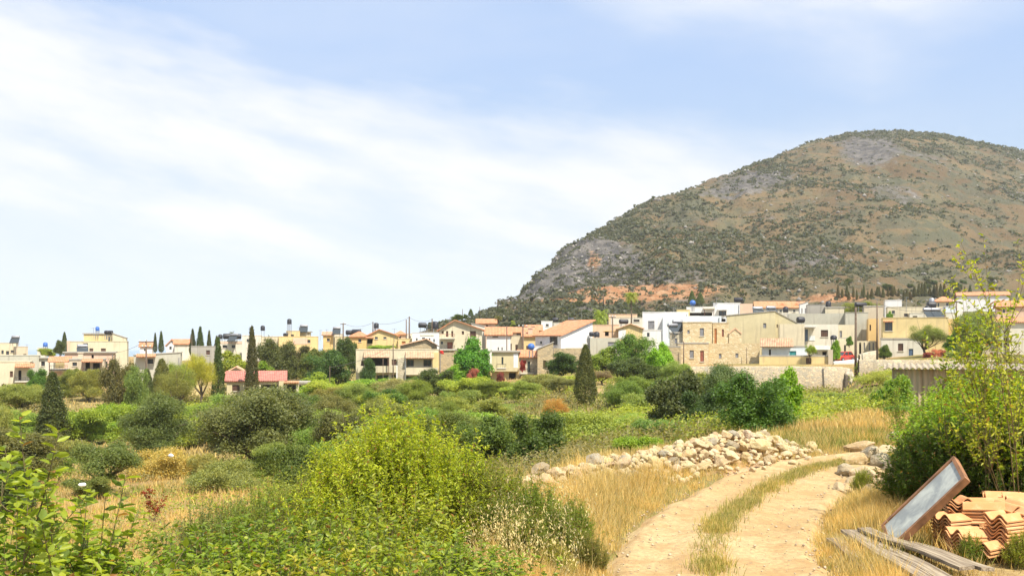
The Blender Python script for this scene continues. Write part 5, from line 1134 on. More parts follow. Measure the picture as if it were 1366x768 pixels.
for key, label, px, yt, d, kw in [
 ('a', 'thick dark wooden pole standing beside the red car', 1141.5, 410, 134, dict(r=.17)),
 ('b', 'thinner wooden pole between the ochre front and the yellow house', 1170, 403, 146, dict(r=.12)),
 ('c', 'thin pole right of the yellow house', 1276, 400, 150, dict(r=.10, arm=[.6])),
 ('d', 'short pole beside the ochre wall on the right', 1260.5, 409, 156, dict(r=.12)),
 ('e', 'dark pole in front of the tall palm and salmon house', 817, 420.5, 162, dict(r=.13, arm=[.5])),
 ('f', 'wooden pole between cream house and blue tank', 697.5, 433, 158, dict(r=.14, arm=[.7])),
 ('g', 'thin pole left of the two narrow shutters', 676, 434, 158, dict(r=.08)),
 ('h', 'grey pole in front of the villa chimney wall', 524.5, 458.5, 140, dict(r=.09)),
 ('i', 'short thin pole before the villa balcony', 511, 478, 141, dict(r=.05)),
 ('j', 'taller of two close poles on the skyline above the villa', 546, 422, 196, dict(r=.15)),
 ('k', 'shorter of two close poles on the skyline above the villa', 542, 426, 200, dict(r=.12)),
 ('l', 'tall pole on the skyline left of the hipped orange roof', 457.8, 430, 190, dict(r=.14, arm=[.5])),
 ('m', 'pole on the skyline above the yellow gable', 497.5, 429, 206, dict(r=.13)),
 ('n', 'stub pole on the skyline right behind the yellow gable', 500.5, 432, 214, dict(r=.09)),
 ('o', 'pole on the skyline left of the three storey gabled house', 576.5, 425, 190, dict(r=.13)),
 ('p', 'wooden pole with a crossarm before the grey beige house', 195, 453, 138, dict(r=.14, arm=[1.0, .6])),
 ('q', 'thin pale pole left of the slim cypresses', 256, 447, 190, dict(r=.06)),
 ('r', 'slender pole in the bright hedge left of the villa', 440, 488, 136, dict(r=.05)),
 ('s', 'short pole beside the golden stone house corner', 912, 455, 147, dict(r=.08)),
 ('t', 'drain post on the long stone wing', 996, 463, 148.6, dict(r=.05)),
 ('u', 'pole on the slope behind the palms', 805, 391, 330, dict(r=.16, yb=404)),
 ('v', 'leftmost tiny pole on the shoulder of the hill', 617, 412, 300, dict(r=.10, yb=424)),
 ('w', 'second tiny pole on the shoulder of the hill', 640, 409, 330, dict(r=.10, yb=420)),
 ('x', 'upper tiny pole on the crest of the cliff', 664, 399, 380, dict(r=.12, yb=408))]:
    PT[key] = pole(label, px, yt, d, **kw)
def wire(a, b, label, sag=.5, r=.022):
    pts = [a.lerp(b, i / 12) - Vector((0, 0, sag * 4 * (i / 12) * (1 - i / 12) + .15)) for i in range(13)]
    o = MB().tube(pts, r, 4).build('power_line', M_RAIL); tag(o, label, 'wire')
wire(PT['l'], PT['m'], 'power line between the skyline poles left of the yellow gable', .7)
wire(PT['m'], PT['j'], 'power line from the yellow gable pole to the tallest skyline pole', .7)
wire(PT['j'], PT['o'], 'power line from the tallest skyline pole to the gabled house pole', .6)
wire(PT['p'], W(130, 468, 186), 'power line from the crossarm pole to the large cream house', .8)
wire(PT['a'], PT['b'], 'power line between the two poles by the red car', .3)
wire(PT['b'], PT['d'], 'power line crossing above the yellow house', .8)
wire(PT['h'], PT['r'], 'power line along the front of the villa hedge', .5)

# roof tanks and solar heaters
def tank(label, px, yb, d, r=.5, L=1.5, m=None, kind='h', stand=0.0, name='water_tank', group=None):
    q = W(px, yb, d); o = empty(name, q, random.uniform(-.3, .3)); tag(o, label, 'water tank', group); r *= .8; L *= .78
    leg = MB()
    for sx in (-.4, .4):
        for sy in (-.3, .3): leg.box(sx * L / 1.5 - .04, sx * L / 1.5 + .04, sy - .04, sy + .04, -.8, stand + .2)
    leg.build('stand', M_METAL, o); mm = m or M_BLACK
    if kind == 'h': MB().lathe([(r * .5, -L / 2), (r * .92, -L / 2 + .06), (r, -L / 2 + .2), (r, L / 2 - .2), (r * .92, L / 2 - .06), (r * .5, L / 2)], 14, (0, 0, stand + .2 + r), 'x').build('barrel', mm, o, True)
    elif kind == 'v': MB().lathe([(r * .95, stand + .18), (r, stand + .3), (r, stand + L), (r * .6, stand + L + .18), (r * .2, stand + L + .24)], 14).build('barrel', mm, o, True)
    elif kind == 'ball': MB().lathe([(r * math.sin(math.pi * k / 8) + .01, stand + .2 + r - r * math.cos(math.pi * k / 8)) for k in range(9)], 16).build('barrel', mm, o, True)
    return o
def heater(label, px, yb, d, rz=0.):
    q = W(px, yb, d); o = empty('solar_heater', q, rz); tag(o, label, 'solar heater')
    MB().slab([(-.9, -1.1, .05), (.9, -1.1, .05), (.9, .3, 1.1), (-.9, .3, 1.1)], .08).build('panel', M_GLASS, o)
    MB().lathe([(.1, -.85), (.27, -.8), (.3, -.7), (.3, .7), (.27, .8), (.1, .85)], 12, (0, .5, 1.35), 'x').build('barrel', M_METAL, o, True)
    MB().box(-.7, -.64, .45, .51, -.6, 1.1).box(.64, .7, .45, .51, -.6, 1.1).box(-.7, -.64, -1.0, -.94, -.6, .1).box(.64, .7, -1.0, -.94, -.6, .1).build('frame', M_METAL, o)
BLUE = plain('blue_plastic', (.04, .13, .42), .5, .1)
for a in [('black roof tank left of three above the pink and white house', 294, 453, 224, .6, 1.2, None, 'v'), ('large middle black tank above the pink and white house', 303, 453.5, 223, .75, 2.2), ('right black tank above the pink and white house', 318, 453.5, 224, .7, 1.6),
          ('black tank raised on a stand over the cream block', 350.5, 448, 214, .55, 1.3, None, 'v', .9), ('black tank on a white stand at the highest skyline point', 386, 441, 222, .6, 1.4, None, 'v', 1.2), ('small black tank left of the yellow upper block', 381, 450, 214, .45, 1.2),
          ('pair of black barrels on the large cream house, left one', 142.5, 447.2, 194, .45, 1.1), ('pair of black barrels on the large cream house, right one', 147.5, 447.2, 195, .45, 1.1), ('small blue tank on the penthouse of the large cream house', 130, 446, 196, .45, 1.0, BLUE, 'v', .5), ('dark blue tank on the skyline right of the beige cube', 60.5, 466, 226, .6, 1.2, BLUE, 'v', .4),
          ('dark tank behind the hipped orange roof, left', 465.5, 448, 205, .6, 1.6), ('dark tank behind the hipped orange roof, wide right one', 475.5, 448, 205, .7, 2.3), ('black tank left of the poles above the yellow gable', 502, 443, 205, .6, 1.3, None, 'v', .6),
          ('black barrel tank above the long white house', 563.5, 438.5, 196, .6, 2.0), ('black square looking tank beside the gabled house eave', 581, 439.5, 190, .65, 1.6, None, 'v'), ('round blue tank on the roof beside the orange tiles', 708.5, 469, 147, .62, 1.1, BLUE, 'ball'),
          ('black tank on the far house behind the white tiled roof', 741, 431, 222, .65, 1.6), ('second black tank above the tip of the white wall', 762, 431, 224, .65, 1.7), ('round black tank on the weathered grey wall house', 796, 451, 158, .55, 1.0, None, 'v'), ('dark junk barrel left on the weathered grey wall house', 790.5, 450.5, 160, .45, 1.4),
          ('flat black barrel on the salmon house roof', 832, 433.5, 176, .5, 2.0), ('blue domed tank on the white roof terrace', 924, 409.5, 196, .7, .9, BLUE, 'ball'), ('black tank at the corner of the white two storey block', 985, 404.5, 202, .6, 2.2), ('dark tank among clutter behind the pale yellow house', 1048, 420, 190, .6, 1.3, None, 'v', .3),
          ('black tank on the cream grey block edge', 1068, 432.5, 160, .6, 1.5), ('black tank on the grey brown rooftop room', 1105, 410.5, 188, .6, 1.3, None, 'v'), ('dark tub on the street balcony', 1112, 454.5, 155, .6, .8, None, 'v'), ('black tank on the pale roof, left of pair above yellow house', 1237, 416, 186, .65, 1.1, None, 'v'), ('larger black tank of the pair above the yellow house', 1242.5, 412.5, 188, .75, 2.0), ('blue grey tank behind the pair above the yellow house', 1243, 406.5, 196, .6, 1.4, M_METAL, 'v'), ('row tank on a pale platform beside the tall blank block', 1148, 411, 176, .5, 2.6)]:
    tank(*a)
for a in [('solar water heater on the white wing beside the stone house', 906, 441, 156, .3), ('solar water heater left on the pale roof over the yellow house', 1240, 424, 168, .1), ('solar water heater right on the pale roof over the yellow house', 1250, 424, 168, .1), ('solar heater at the far left roof of the cream house', 20, 457.5, 230, .2), ('solar heater on the small white house far left', 110, 472, 176, .4), ('solar heater on the pink and white house', 311, 455, 221, -.2), ('solar heater on the house right of the terracotta terrace', 1030, 421, 176, .2), ('solar heater over the golden outbuilding', 900, 446, 153, .5), ('solar heater on the flat skyline house by the pole', 449, 445.5, 234, .1), ('solar heater above the red dormer terrace', 1012, 422, 170, .1), ('solar heater on the yellow skyline house', 405, 443, 226, .1)]:
    heater(*a)
for i, (px, yt, yb, d, l) in enumerate([(125, 437, 447, 194, 'left on the large cream house penthouse'), (36, 459, 463, 228, 'on the beige cube'), (427, 440, 449, 215, 'right of the long yellow house'), (399, 436, 443, 225, 'above the small cream skyline house'), (436, 439, 447, 232, 'on the ochre skyline house'), (481, 438, 447, 200, 'behind the hipped orange roof'), (570, 432, 444, 184, 'on the long white house'), (758, 416, 431, 222, 'above the white wall ridge'), (776, 411, 424, 240, 'behind the tip of the white wall'), (899, 410, 416, 190, 'on the bright white block'), (956, 397, 405, 200, 'on the white two storey block'), (1066, 402, 420, 185, 'among the clutter on the slope'), (1170, 398, 409, 172, 'on the tall blank block'), (1209, 396, 410, 190, 'on the long cream upper house'), (526, 438, 450, 186, 'on the low yellow house'), (600, 424, 433, 160, 'on the gabled three storey roof')]):
    q = W(px, yb, d); h = (yb - yt) * d / FPX; m_ = MB().tube([(0, 0, -.8), (0, 0, h)], .035, 5)
    for k in range(5): m_.box(-.45 + k * .04, .45 - k * .04, -.02 - .12 * k, .01 - .12 * k, h - .12, h - .09)
    m_.box(-.02, .02, -.6, .1, h - .13, h - .08); o = m_.build('tv_antenna', M_METAL); o.location = q; o.rotation_euler.z = random.uniform(-1, 1); tag(o, 'thin metal television antenna ' + l, 'antenna')

# ------------------------------------------------------------------ corrugated shed on the right
def corr(u0, u1, amp, per, n=7):
    k = int((u1 - u0) / per * n); u = np.linspace(u0, u1, k); return u, amp * np.sin(u / per * 2 * np.pi)
def shed():
    d = 37.0; x0 = (1191 - CX) * d / FPX; x1 = x0 + 9.0; zt = EYE - (492 - HOR) * d / FPX; zb = -1.6; root = empty('shed', (x0, d, zb), R(-20)); tag(root, 'rusty grey corrugated sheet shed behind the bushes on the right', 'shed')
    m, t, b, o = newmat('rusty_sheet'); c = t.nodes.new('ShaderNodeTexCoord'); mp = t.nodes.new('ShaderNodeMapping'); mp.inputs['Scale'].default_value = (3, 3, .4); t.links.new(c.outputs['Object'], mp.inputs[0])
    nn = t.nodes.new('ShaderNodeTexNoise'); nn.inputs['Scale'].default_value = 1.2; nn.inputs['Detail'].default_value = 6; t.links.new(mp.outputs[0], nn.inputs[0])
    t.links.new(MIX(t, MAPR(t, nn.outputs[0], .4, .65), (.46, .38, .25), (.31, .23, .14)), b.inputs['Base Color']); b.inputs['Roughness'].default_value = .8
    h = zt - zb
    for nm, a, bb, rot in (('front_wall', 0, x1 - x0, 0), ('side_wall', 0, 2.0, 1)):
        u, w = corr(a, bb, .03, .18); n = len(u); V = []
        rngs = np.random.default_rng(3)
        top = h + .0 * u
        for z in (0, 1):
            for i in range(n):
                zz = (0 if z == 0 else top[i]); V.append((u[i], w[i], zz) if not rot else (w[i], u[i], zz))
        for z in (0, 1):
            for i in range(n):
                zz = (0 if z == 0 else top[i]); V.append((u[i], w[i] + .01, zz) if not rot else (w[i] + .01, u[i], zz))
        F = grid_faces(2, n); F = np.concatenate([F, grid_faces(2, n) + 2 * n]); o_ = link(nm, npm(nm, V, F, True), m, root)
    u, w = corr(-.3, x1 - x0 + .3, .035, .2); n = len(u); V = []
    for dz in (.0, -.02):
        for (y, z) in ((-.35, h + .04), (2.2, h + .16)):
            for i in range(n): V.append((u[i], y, z + w[i] + dz))
    F = np.concatenate([grid_faces(2, n), grid_faces(2, n) + 2 * n]); link('roof', npm('roof', V, F, True), plain('old_asbestos', (.36, .30, .21), .9, .3, 2), root)
    MB().box(.05, x1 - x0, .05, .12, h - .25, h - .1).build('beam', M_WOOD, root)
shed()

# ------------------------------------------------------------------ rubble heaps
def rock_mesh(name, seed, sq=(1, .8, .65)):
    import bmesh
    bm = bmesh.new(); bmesh.ops.create_icosphere(bm, subdivisions=3, radius=.5); rg = random.Random(seed)
    planes = [(Vector((rg.gauss(0, 1), rg.gauss(0, 1), rg.gauss(0, 1))).normalized(), rg.uniform(.28, .44)) for _ in range(11)]
    for v in bm.verts:
        for n, dd in planes:
            k = v.co.dot(n)
            if k > dd: v.co -= n * (k - dd) * .92
    co = np.array([v.co for v in bm.verts]); ns = fbm(co[:, 0] * 7 + seed, co[:, 1] * 7 + co[:, 2] * 5, 3, seed)
    for v, k in zip(bm.verts, ns):
        v.co *= 1 + (k - .5) * .36; v.co = Vector((v.co.x * sq[0], v.co.y * sq[1], v.co.z * sq[2]))
    me = bpy.data.meshes.new(name); bm.to_mesh(me); bm.free()
    return me
def rockmat():
    m, t, b, o = newmat('limestone'); oi = t.nodes.new('ShaderNodeObjectInfo'); n = tnoise(t, 3.5, 6, .7); n2 = tnoise(t, 12, 5, .7)
    a = MIX(t, oi.outputs['Random'], (.46, .35, .18), (.56, .49, .34)); a = MIX(t, MTH(t, 'MULTIPLY', MAPR(t, n, .42, .65), .75), a, (.50, .35, .18))
    a = MIX(t, MTH(t, 'MULTIPLY', MAPR(t, n2, .5, .7), .55), a, (.62, .56, .45)); a = MIX(t, MTH(t, 'MULTIPLY', MAPR(t, n, .36, .28), .6), a, (.30, .27, .24))
    t.links.new(MIX(t, 1.0, a, oi.outputs['Color'], 'MULTIPLY'), b.inputs['Base Color']); b.inputs['Roughness'].default_value = .95; bump(t, b, n2, .9, .03); return m
RM = rockmat(); rocks = [rock_mesh('rock', 100 + i, [(1, .8, .65), (1, .9, .8), (1.1, .7, .6), (.95, .85, .9)][i % 4]) for i in range(9)]
for r_ in rocks: r_.materials.append(RM)
HEAP = smooth_line([(-.7, 15.6), (.4, 16.5), (1.6, 17.6), (2.9, 18.6), (4.1, 20.0), (4.8, 20.9), (5.3, 21.8)], 12)
HH = np.array([.28, .34, .36, .38, .42, .34, .12])
def heap_z(x, y):
    dd = np.hypot(HEAP[:, 0] - x, HEAP[:, 1] - y); k = int(dd.argmin()); h = np.interp(k / (len(HEAP) - 1), np.linspace(0, 1, 7), HH)
    return h * math.exp(-(dd[k] / .62) ** 2), dd[k]
# soil bank under the stones
gx = np.linspace(-2, 8, 90); gy = np.linspace(14.5, 24.5, 90); BX, BY = np.meshgrid(gx, gy, indexing='xy'); dd = np.min(np.hypot(BX[..., None] - HEAP[:, 0], BY[..., None] - HEAP[:, 1]), -1)
kk = np.argmin(np.hypot(BX[..., None] - HEAP[:, 0], BY[..., None] - HEAP[:, 1]), -1) / (len(HEAP) - 1)
BZ = G(BX, BY) - .10 + np.interp(kk, np.linspace(0, 1, 7), HH) * np.exp(-(dd / .7) ** 2) * .95
tag(link('earth_bank', npm('earth_bank', np.stack([BX, BY, BZ], -1).reshape(-1, 3), grid_faces(90, 90), True), plain('bank_soil', (.46, .30, .16), .95, .4, 1.5)), kind='structure')
random.seed(21); placed = []; big = 0
cands = []
for i in range(5200):
    k = random.random(); j = int(k * (len(HEAP) - 1)); c = HEAP[j]; off = random.gauss(-.12, .48); tn = HEAP[min(j + 1, len(HEAP) - 1)] - HEAP[max(j - 1, 0)]; tn = tn / np.linalg.norm(tn)
    x, y = c[0] + tn[1] * -off, c[1] + tn[0] * off
    s = random.choice([.13, .16, .18, .22, .25]) * random.uniform(.8, 1.25) if i > 30 else random.uniform(.25, .36)
    if any((x - a) ** 2 + (y - b_) ** 2 < ((s + e) * .36) ** 2 for a, b_, e in placed): continue
    if abs(off) > 1.0: continue
    placed.append((x, y, s)); hz_, _ = heap_z(x, y); cands.append((x, y, s, off, k, hz_))
    if len(cands) >= 290: break
cands.sort(key=lambda c: -c[2])
BIGL = ['largest pale boulder in the long rubble heap', 'second largest boulder, tan, in the long rubble heap', 'big cream boulder near the crest of the long rubble heap', 'big angular stone at the near end of the long rubble heap', 'big rounded stone at the far end of the long rubble heap']
for i, (x, y, s, off, k, hh) in enumerate(cands):
    o = link('limestone_rock', rocks[i % 9]); o.location = (x, y, g1(x, y) + hh + s * .16 + (.06 if s > .35 else 0)); o.rotation_euler = (random.uniform(-.5, .5), random.uniform(-.5, .5), random.uniform(0, 6.3)); o.scale = (s * 1.15, s * 1.1, s * 1.05)
    g_ = random.random(); o.color = (.62, .64, .68, 1) if g_ < .10 else (1, random.uniform(.90, 1), random.uniform(.74, .95), 1)
    sec = 'near' if k < .33 else ('middle' if k < .67 else 'far'); sz = 'large' if s > .36 else ('fist sized' if s < .2 else 'head sized'); cl_ = 'grey' if g_ < .10 else 'pale'
    sec = ['near end', 'near half', 'middle', 'far half', 'far end'][min(4, int(k * 5))]; side_ = 'at the foot' if hh < .2 else ('on the crest' if abs(off) < .28 else 'on the flank'); sz = 'large' if s > .33 else ('small' if s < .18 else 'medium')
    tag(o, f'{sz} {cl_} limestone rock {side_} of the long rubble heap, {sec}', 'rock', f'{sz} {cl_} rocks {side_} of the long rubble heap, {sec}')
rg9 = np.random.default_rng(66); n9 = 900; k9 = rg9.random(n9); j9 = (k9 * (len(HEAP) - 1)).astype(int); o9 = rg9.normal(size=n9) * .55 - .1; tn9 = np.gradient(HEAP, axis=0); tn9 /= np.linalg.norm(tn9, axis=1)[:, None]
x9 = HEAP[j9, 0] - tn9[j9, 1] * -o9 * -1; y9 = HEAP[j9, 1] + tn9[j9, 0] * o9; h9 = np.array([heap_z(a_, b_)[0] for a_, b_ in zip(x9, y9)]); s9 = .035 + .05 * rg9.random(n9); base9 = []
for r_ in rocks[:4]:
    c_ = np.empty(len(r_.vertices) * 3, np.float32); r_.vertices.foreach_get('co', c_); base9.append(c_.reshape(-1, 3))
Vr = []; Fr = []; nv = 0; fr9 = [np.array([p.vertices[:] for p in r_.polygons]) for r_ in rocks[:4]]; zg9 = G(x9, y9)
for i in range(n9):
    t9 = i % 4; an = rg9.random() * 6.28; ca_, sa_ = math.cos(an), math.sin(an); v_ = base9[t9] * s9[i] * 2.1; v_ = np.stack([v_[:, 0] * ca_ - v_[:, 1] * sa_, v_[:, 0] * sa_ + v_[:, 1] * ca_, v_[:, 2]], 1) + (x9[i], y9[i], zg9[i] + h9[i] + .02); Vr.append(v_); Fr.append(fr9[t9] + nv); nv += len(v_)
o = link('small_rubble', npm('small_rubble', np.concatenate(Vr), np.concatenate(Fr)), RM); tag(o, 'small pale stones filling the long rubble heap', 'rubble', kind='stuff')
RR = [(1128, 640, 18, .34), (1142, 630, 19.2, .4), (1153, 643, 17.6, .34), (1160, 628, 19.6, .46), (1175, 626, 19, .36), (1168, 640, 17.8, .30), (1148, 618, 21, .42), (1182, 617, 20.5, .34), (1190, 630, 18.5, .30), (1137, 648, 17, .22), (1120, 655, 16.4, .2), (1178, 655, 16.3, .34), (1192, 660, 15.8, .42), (1160, 660, 16, .24), (1200, 645, 17, .36), (1208, 612, 21.5, .36), (1195, 604, 22.5, .4), (1212, 628, 19.4, .34)]
RL = ['tan front rock', 'ochre slab rock', 'grey cleft rock', 'big mossy yellow rock', 'white topped rock', 'low flat rock', 'far end rock', 'upper right rock', 'rock against the bush', 'small toe rock', 'smallest front rock', 'grey lower rock', 'large whitish lower rock', 'pebble like rock', 'half hidden rock', 'back row rock', 'topmost back rock', 'rear rock by the leaves']
for i, (px, py, d, s) in enumerate(RR):
    x = (px - CX) * d / FPX; o = link('boulder', rocks[(i * 4) % 9]); o.location = (x, d, g1(x, d) + s * .2); s *= 1.25; o.scale = (s * 1.2, s, s * .95); o.rotation_euler = (random.uniform(-.4, .4), random.uniform(-.4, .4), random.uniform(0, 6)); o.color = (.9, .85, .78, 1) if i % 4 else (.7, .72, .74, 1)
    tag(o, RL[i] + ' in the small pile right of the track bend', 'rock', 'rocks of the small pile right of the track bend')

# ------------------------------------------------------------------ clay roof tiles, framed panel, planks
def tile_mesh():
    k = 17; w = .30; L = .43; us_ = np.linspace(0, 1, k); z = .034 * np.sin((us_ * 1.5 - .2) * 2 * np.pi); x = (us_ - .5) * w; V = []
    for yy in (-L / 2, L / 2):
        for zz in (0, -.014):
            for i in range(k): V.append((x[i] * (1 - .04 * (yy > 0)), yy, z[i] + zz))
    F = []
    for i in range(k - 1):
        F += [(i, i + 1, 2 * k + i + 1, 2 * k + i), (k + i + 1, k + i, 3 * k + i, 3 * k + i + 1), (i + 1, i, k + i, k + i + 1), (2 * k + i, 2 * k + i + 1, 3 * k + i + 1, 3 * k + i)]
    F += [(0, 2 * k, 3 * k, k), (k - 1, 2 * k - 1, 4 * k - 1, 3 * k - 1)]
    m_ = MB(); m_.add(V, F); return m_.mesh('roof_tile')
def claymat():
    m, t, b, o = newmat('clay'); oi = t.nodes.new('ShaderNodeObjectInfo'); n = tnoise(t, 6, 5, .7); n2 = tnoise(t, 40, 3)
    a = MIX(t, oi.outputs['Random'], (.60, .27, .10), (.64, .35, .155)); a = MIX(t, MTH(t, 'MULTIPLY', MAPR(t, n, .48, .7), .6), a, (.66, .44, .23)); a = MIX(t, MTH(t, 'MULTIPLY', MAPR(t, n, .42, .3), .5), a, (.36, .19, .10))
    t.links.new(a, b.inputs['Base Color']); b.inputs['Roughness'].default_value = .85; bump(t, b, n2, .3, .004); return m
TM = tile_mesh(); TM.materials.append(claymat())
ORD = ['topmost', 'second', 'third', 'fourth', 'fifth', 'sixth', 'seventh', 'eighth', 'ninth', 'tenth', 'eleventh', 'twelfth', 'thirteenth', 'fourteenth']
def stack(desc, px, py, d, n, rz, tilt=(0, 0), z0=None, step=.037, jit=.012):
    x = (px - CX) * d / FPX; z = EYE - (py - HOR) * d / FPX if z0 is None else z0; M = Matrix.Rotation(R(rz), 4, 'Z') @ Matrix.Rotation(R(tilt[0]), 4, 'X') @ Matrix.Rotation(R(tilt[1]), 4, 'Y')
    for i in range(n):
        o = link('roof_tile', TM); lo = Vector((random.uniform(-jit, jit), random.uniform(-jit, jit), (i + .8) * step)); p = Vector((x, d, z)) + (M @ lo)
        o.matrix_world = Matrix.Translation(p) @ M @ Matrix.Rotation(random.uniform(-.03, .03), 4, 'Z'); k = n - 1 - i
        tag(o, f'{ORD[k]} clay roof tile {"from the top " if k else ""}in the {desc}'.replace('from the top in', 'down in'), 'roof tile', 'clay roof tiles piled at the right edge')
random.seed(3)
stack('front right tall stack at the picture edge', 1345, 741, 11.3, 12, 118)
stack('tall stack right behind the front edge one', 1378, 738, 11.7, 13, 122)
stack('lower left stack under the leaning panel', 1275, 735, 11.7, 11, 114, (0, 2))
stack('stack standing behind the lower left one', 1302, 726, 12.15, 11, 112)
stack('short middle stack with an upright tile face', 1293, 735, 11.35, 6, 108, (3, 0))
stack('little sunlit bundle low in the middle', 1318, 736, 11.2, 3, 125)
stack('upper left bundle behind the panel edge', 1279, 686, 11.95, 5, 165, (4, 0))
stack('upper middle bundle of four lying askew', 1313, 692, 11.7, 5, 66, (-3, -6))
stack('upper bundle next to the edge', 1349, 694, 11.6, 5, 12, (3, 0))
stack('top rear long bundle at the edge', 1340, 676, 12.3, 4, 76, (0, 3))
stack('top rear second bundle at the edge', 1368, 680, 12.0, 4, 80, (0, -4))
stack('back stack holding the top rear bundle', 1345, 724, 12.4, 11, 70)
stack('edge bundle with wavy ends towards the camera', 1366, 700, 11.45, 5, 8, (0, 4))
# panel
A = Vector((505 * 11.55 / FPX, 11.55, .02)); U = Vector((.67, -.40, .84)); Vv = Vector((.12, .62, .20)); Nn_ = U.cross(Vv).normalized()
if Nn_.x > 0: Nn_ = -Nn_
U_ = U.normalized(); V_ = Nn_.cross(U_); LU = U.length; LV = .58
if V_.y < 0: V_ = -V_
Mx = Matrix((U_, V_, Nn_)).transposed().to_4x4(); root = empty('framed_panel', A); root.matrix_world = Matrix.Translation(A) @ Mx
tag(root, 'brown framed glass panel leaning against the stacked clay tiles', 'panel')
fw = plain('weathered_frame', (.28, .13, .055), .7, .45, 5); t_ = .042
f = MB().box(0, LU, 0, t_, -.045, .03).box(0, LU, LV - t_, LV, -.045, .03).box(0, t_, t_, LV - t_, -.045, .026).box(LU - t_, LU, t_, LV - t_, -.045, .026); f.build('frame', fw, root)
m, t, b, o = newmat('dusty_glass'); t.links.new(MIX(t, MAPR(t, tnoise(t, 3.5, 5, .6, dist=.5), .35, .65), (.27, .29, .28), (.50, .52, .46)), b.inputs['Base Color']); b.inputs['Roughness'].default_value = .6; b.inputs['Specular IOR Level'].default_value = .4
MB().box(t_, LU - t_, t_, LV - t_, -.01, .012).build('glass', m, root)
# planks
pm, t, b, o = newmat('weathered_plank'); c = t.nodes.new('ShaderNodeTexCoord'); mp = t.nodes.new('ShaderNodeMapping'); mp.inputs['Scale'].default_value = (40, 1.6, 40); t.links.new(c.outputs['Object'], mp.inputs[0]); nn = t.nodes.new('ShaderNodeTexNoise'); nn.inputs['Scale'].default_value = 1; nn.inputs['Detail'].default_value = 6; t.links.new(mp.outputs[0], nn.inputs[0])
t.links.new(MIX(t, MAPR(t, nn.outputs[0], .35, .68), (.15, .11, .07), (.38, .31, .21)), b.inputs['Base Color']); bump(t, b, nn.outputs[0], .8, .01)
PL = [(1112, 728, 12.0, 1195, 790, 9.6, 'leftmost weathered plank in the dry grass'), (1130, 723, 12.2, 1235, 785, 9.7, 'second weathered plank from the left'), (1142, 720, 12.3, 1262, 779, 9.9, 'long middle weathered plank'), (1152, 722, 12.2, 1290, 775, 10.1, 'fourth weathered plank, the right one of the fan'), (1175, 728, 12.0, 1318, 778, 10.2, 'rightmost plank crossing under the tiles')]
for i, (ax, ay, ad, bx, by, bd, l) in enumerate(PL):
    a_ = Vector(((ax - CX) * ad / FPX, ad, 0)); b2 = Vector(((bx - CX) * bd / FPX, bd, 0)); L = (b2 - a_).length; rg = random.Random(i); V = []; ns = 14
    for k in range(ns):
        y = L * k / (ns - 1); w = .074 + .01 * rg.random(); dz = .01 * math.sin(k * .6 + i)
        V += [(-w, y, dz), (w, y, dz), (w, y, dz + .035), (-w, y, dz + .035)]
    F = [(k * 4 + j, k * 4 + (j + 1) % 4, k * 4 + 4 + (j + 1) % 4, k * 4 + 4 + j) for k in range(ns - 1) for j in range(4)] + [(0, 3, 2, 1), (ns * 4 - 4, ns * 4 - 3, ns * 4 - 2, ns * 4 - 1)]
    m_ = MB(); m_.add(V, F); o = m_.build('plank', pm); dv = b2 - a_; o.location = a_ + Vector((0, 0, .05 + .035 * (i % 2) + .015 * i)); o.rotation_euler = (R(-.4 + .5 * (i % 2)), R(rg.uniform(-8, 8)), math.atan2(-dv.x, dv.y)); tag(o, l + ' beside the track', 'plank', 'weathered planks lying beside the track')
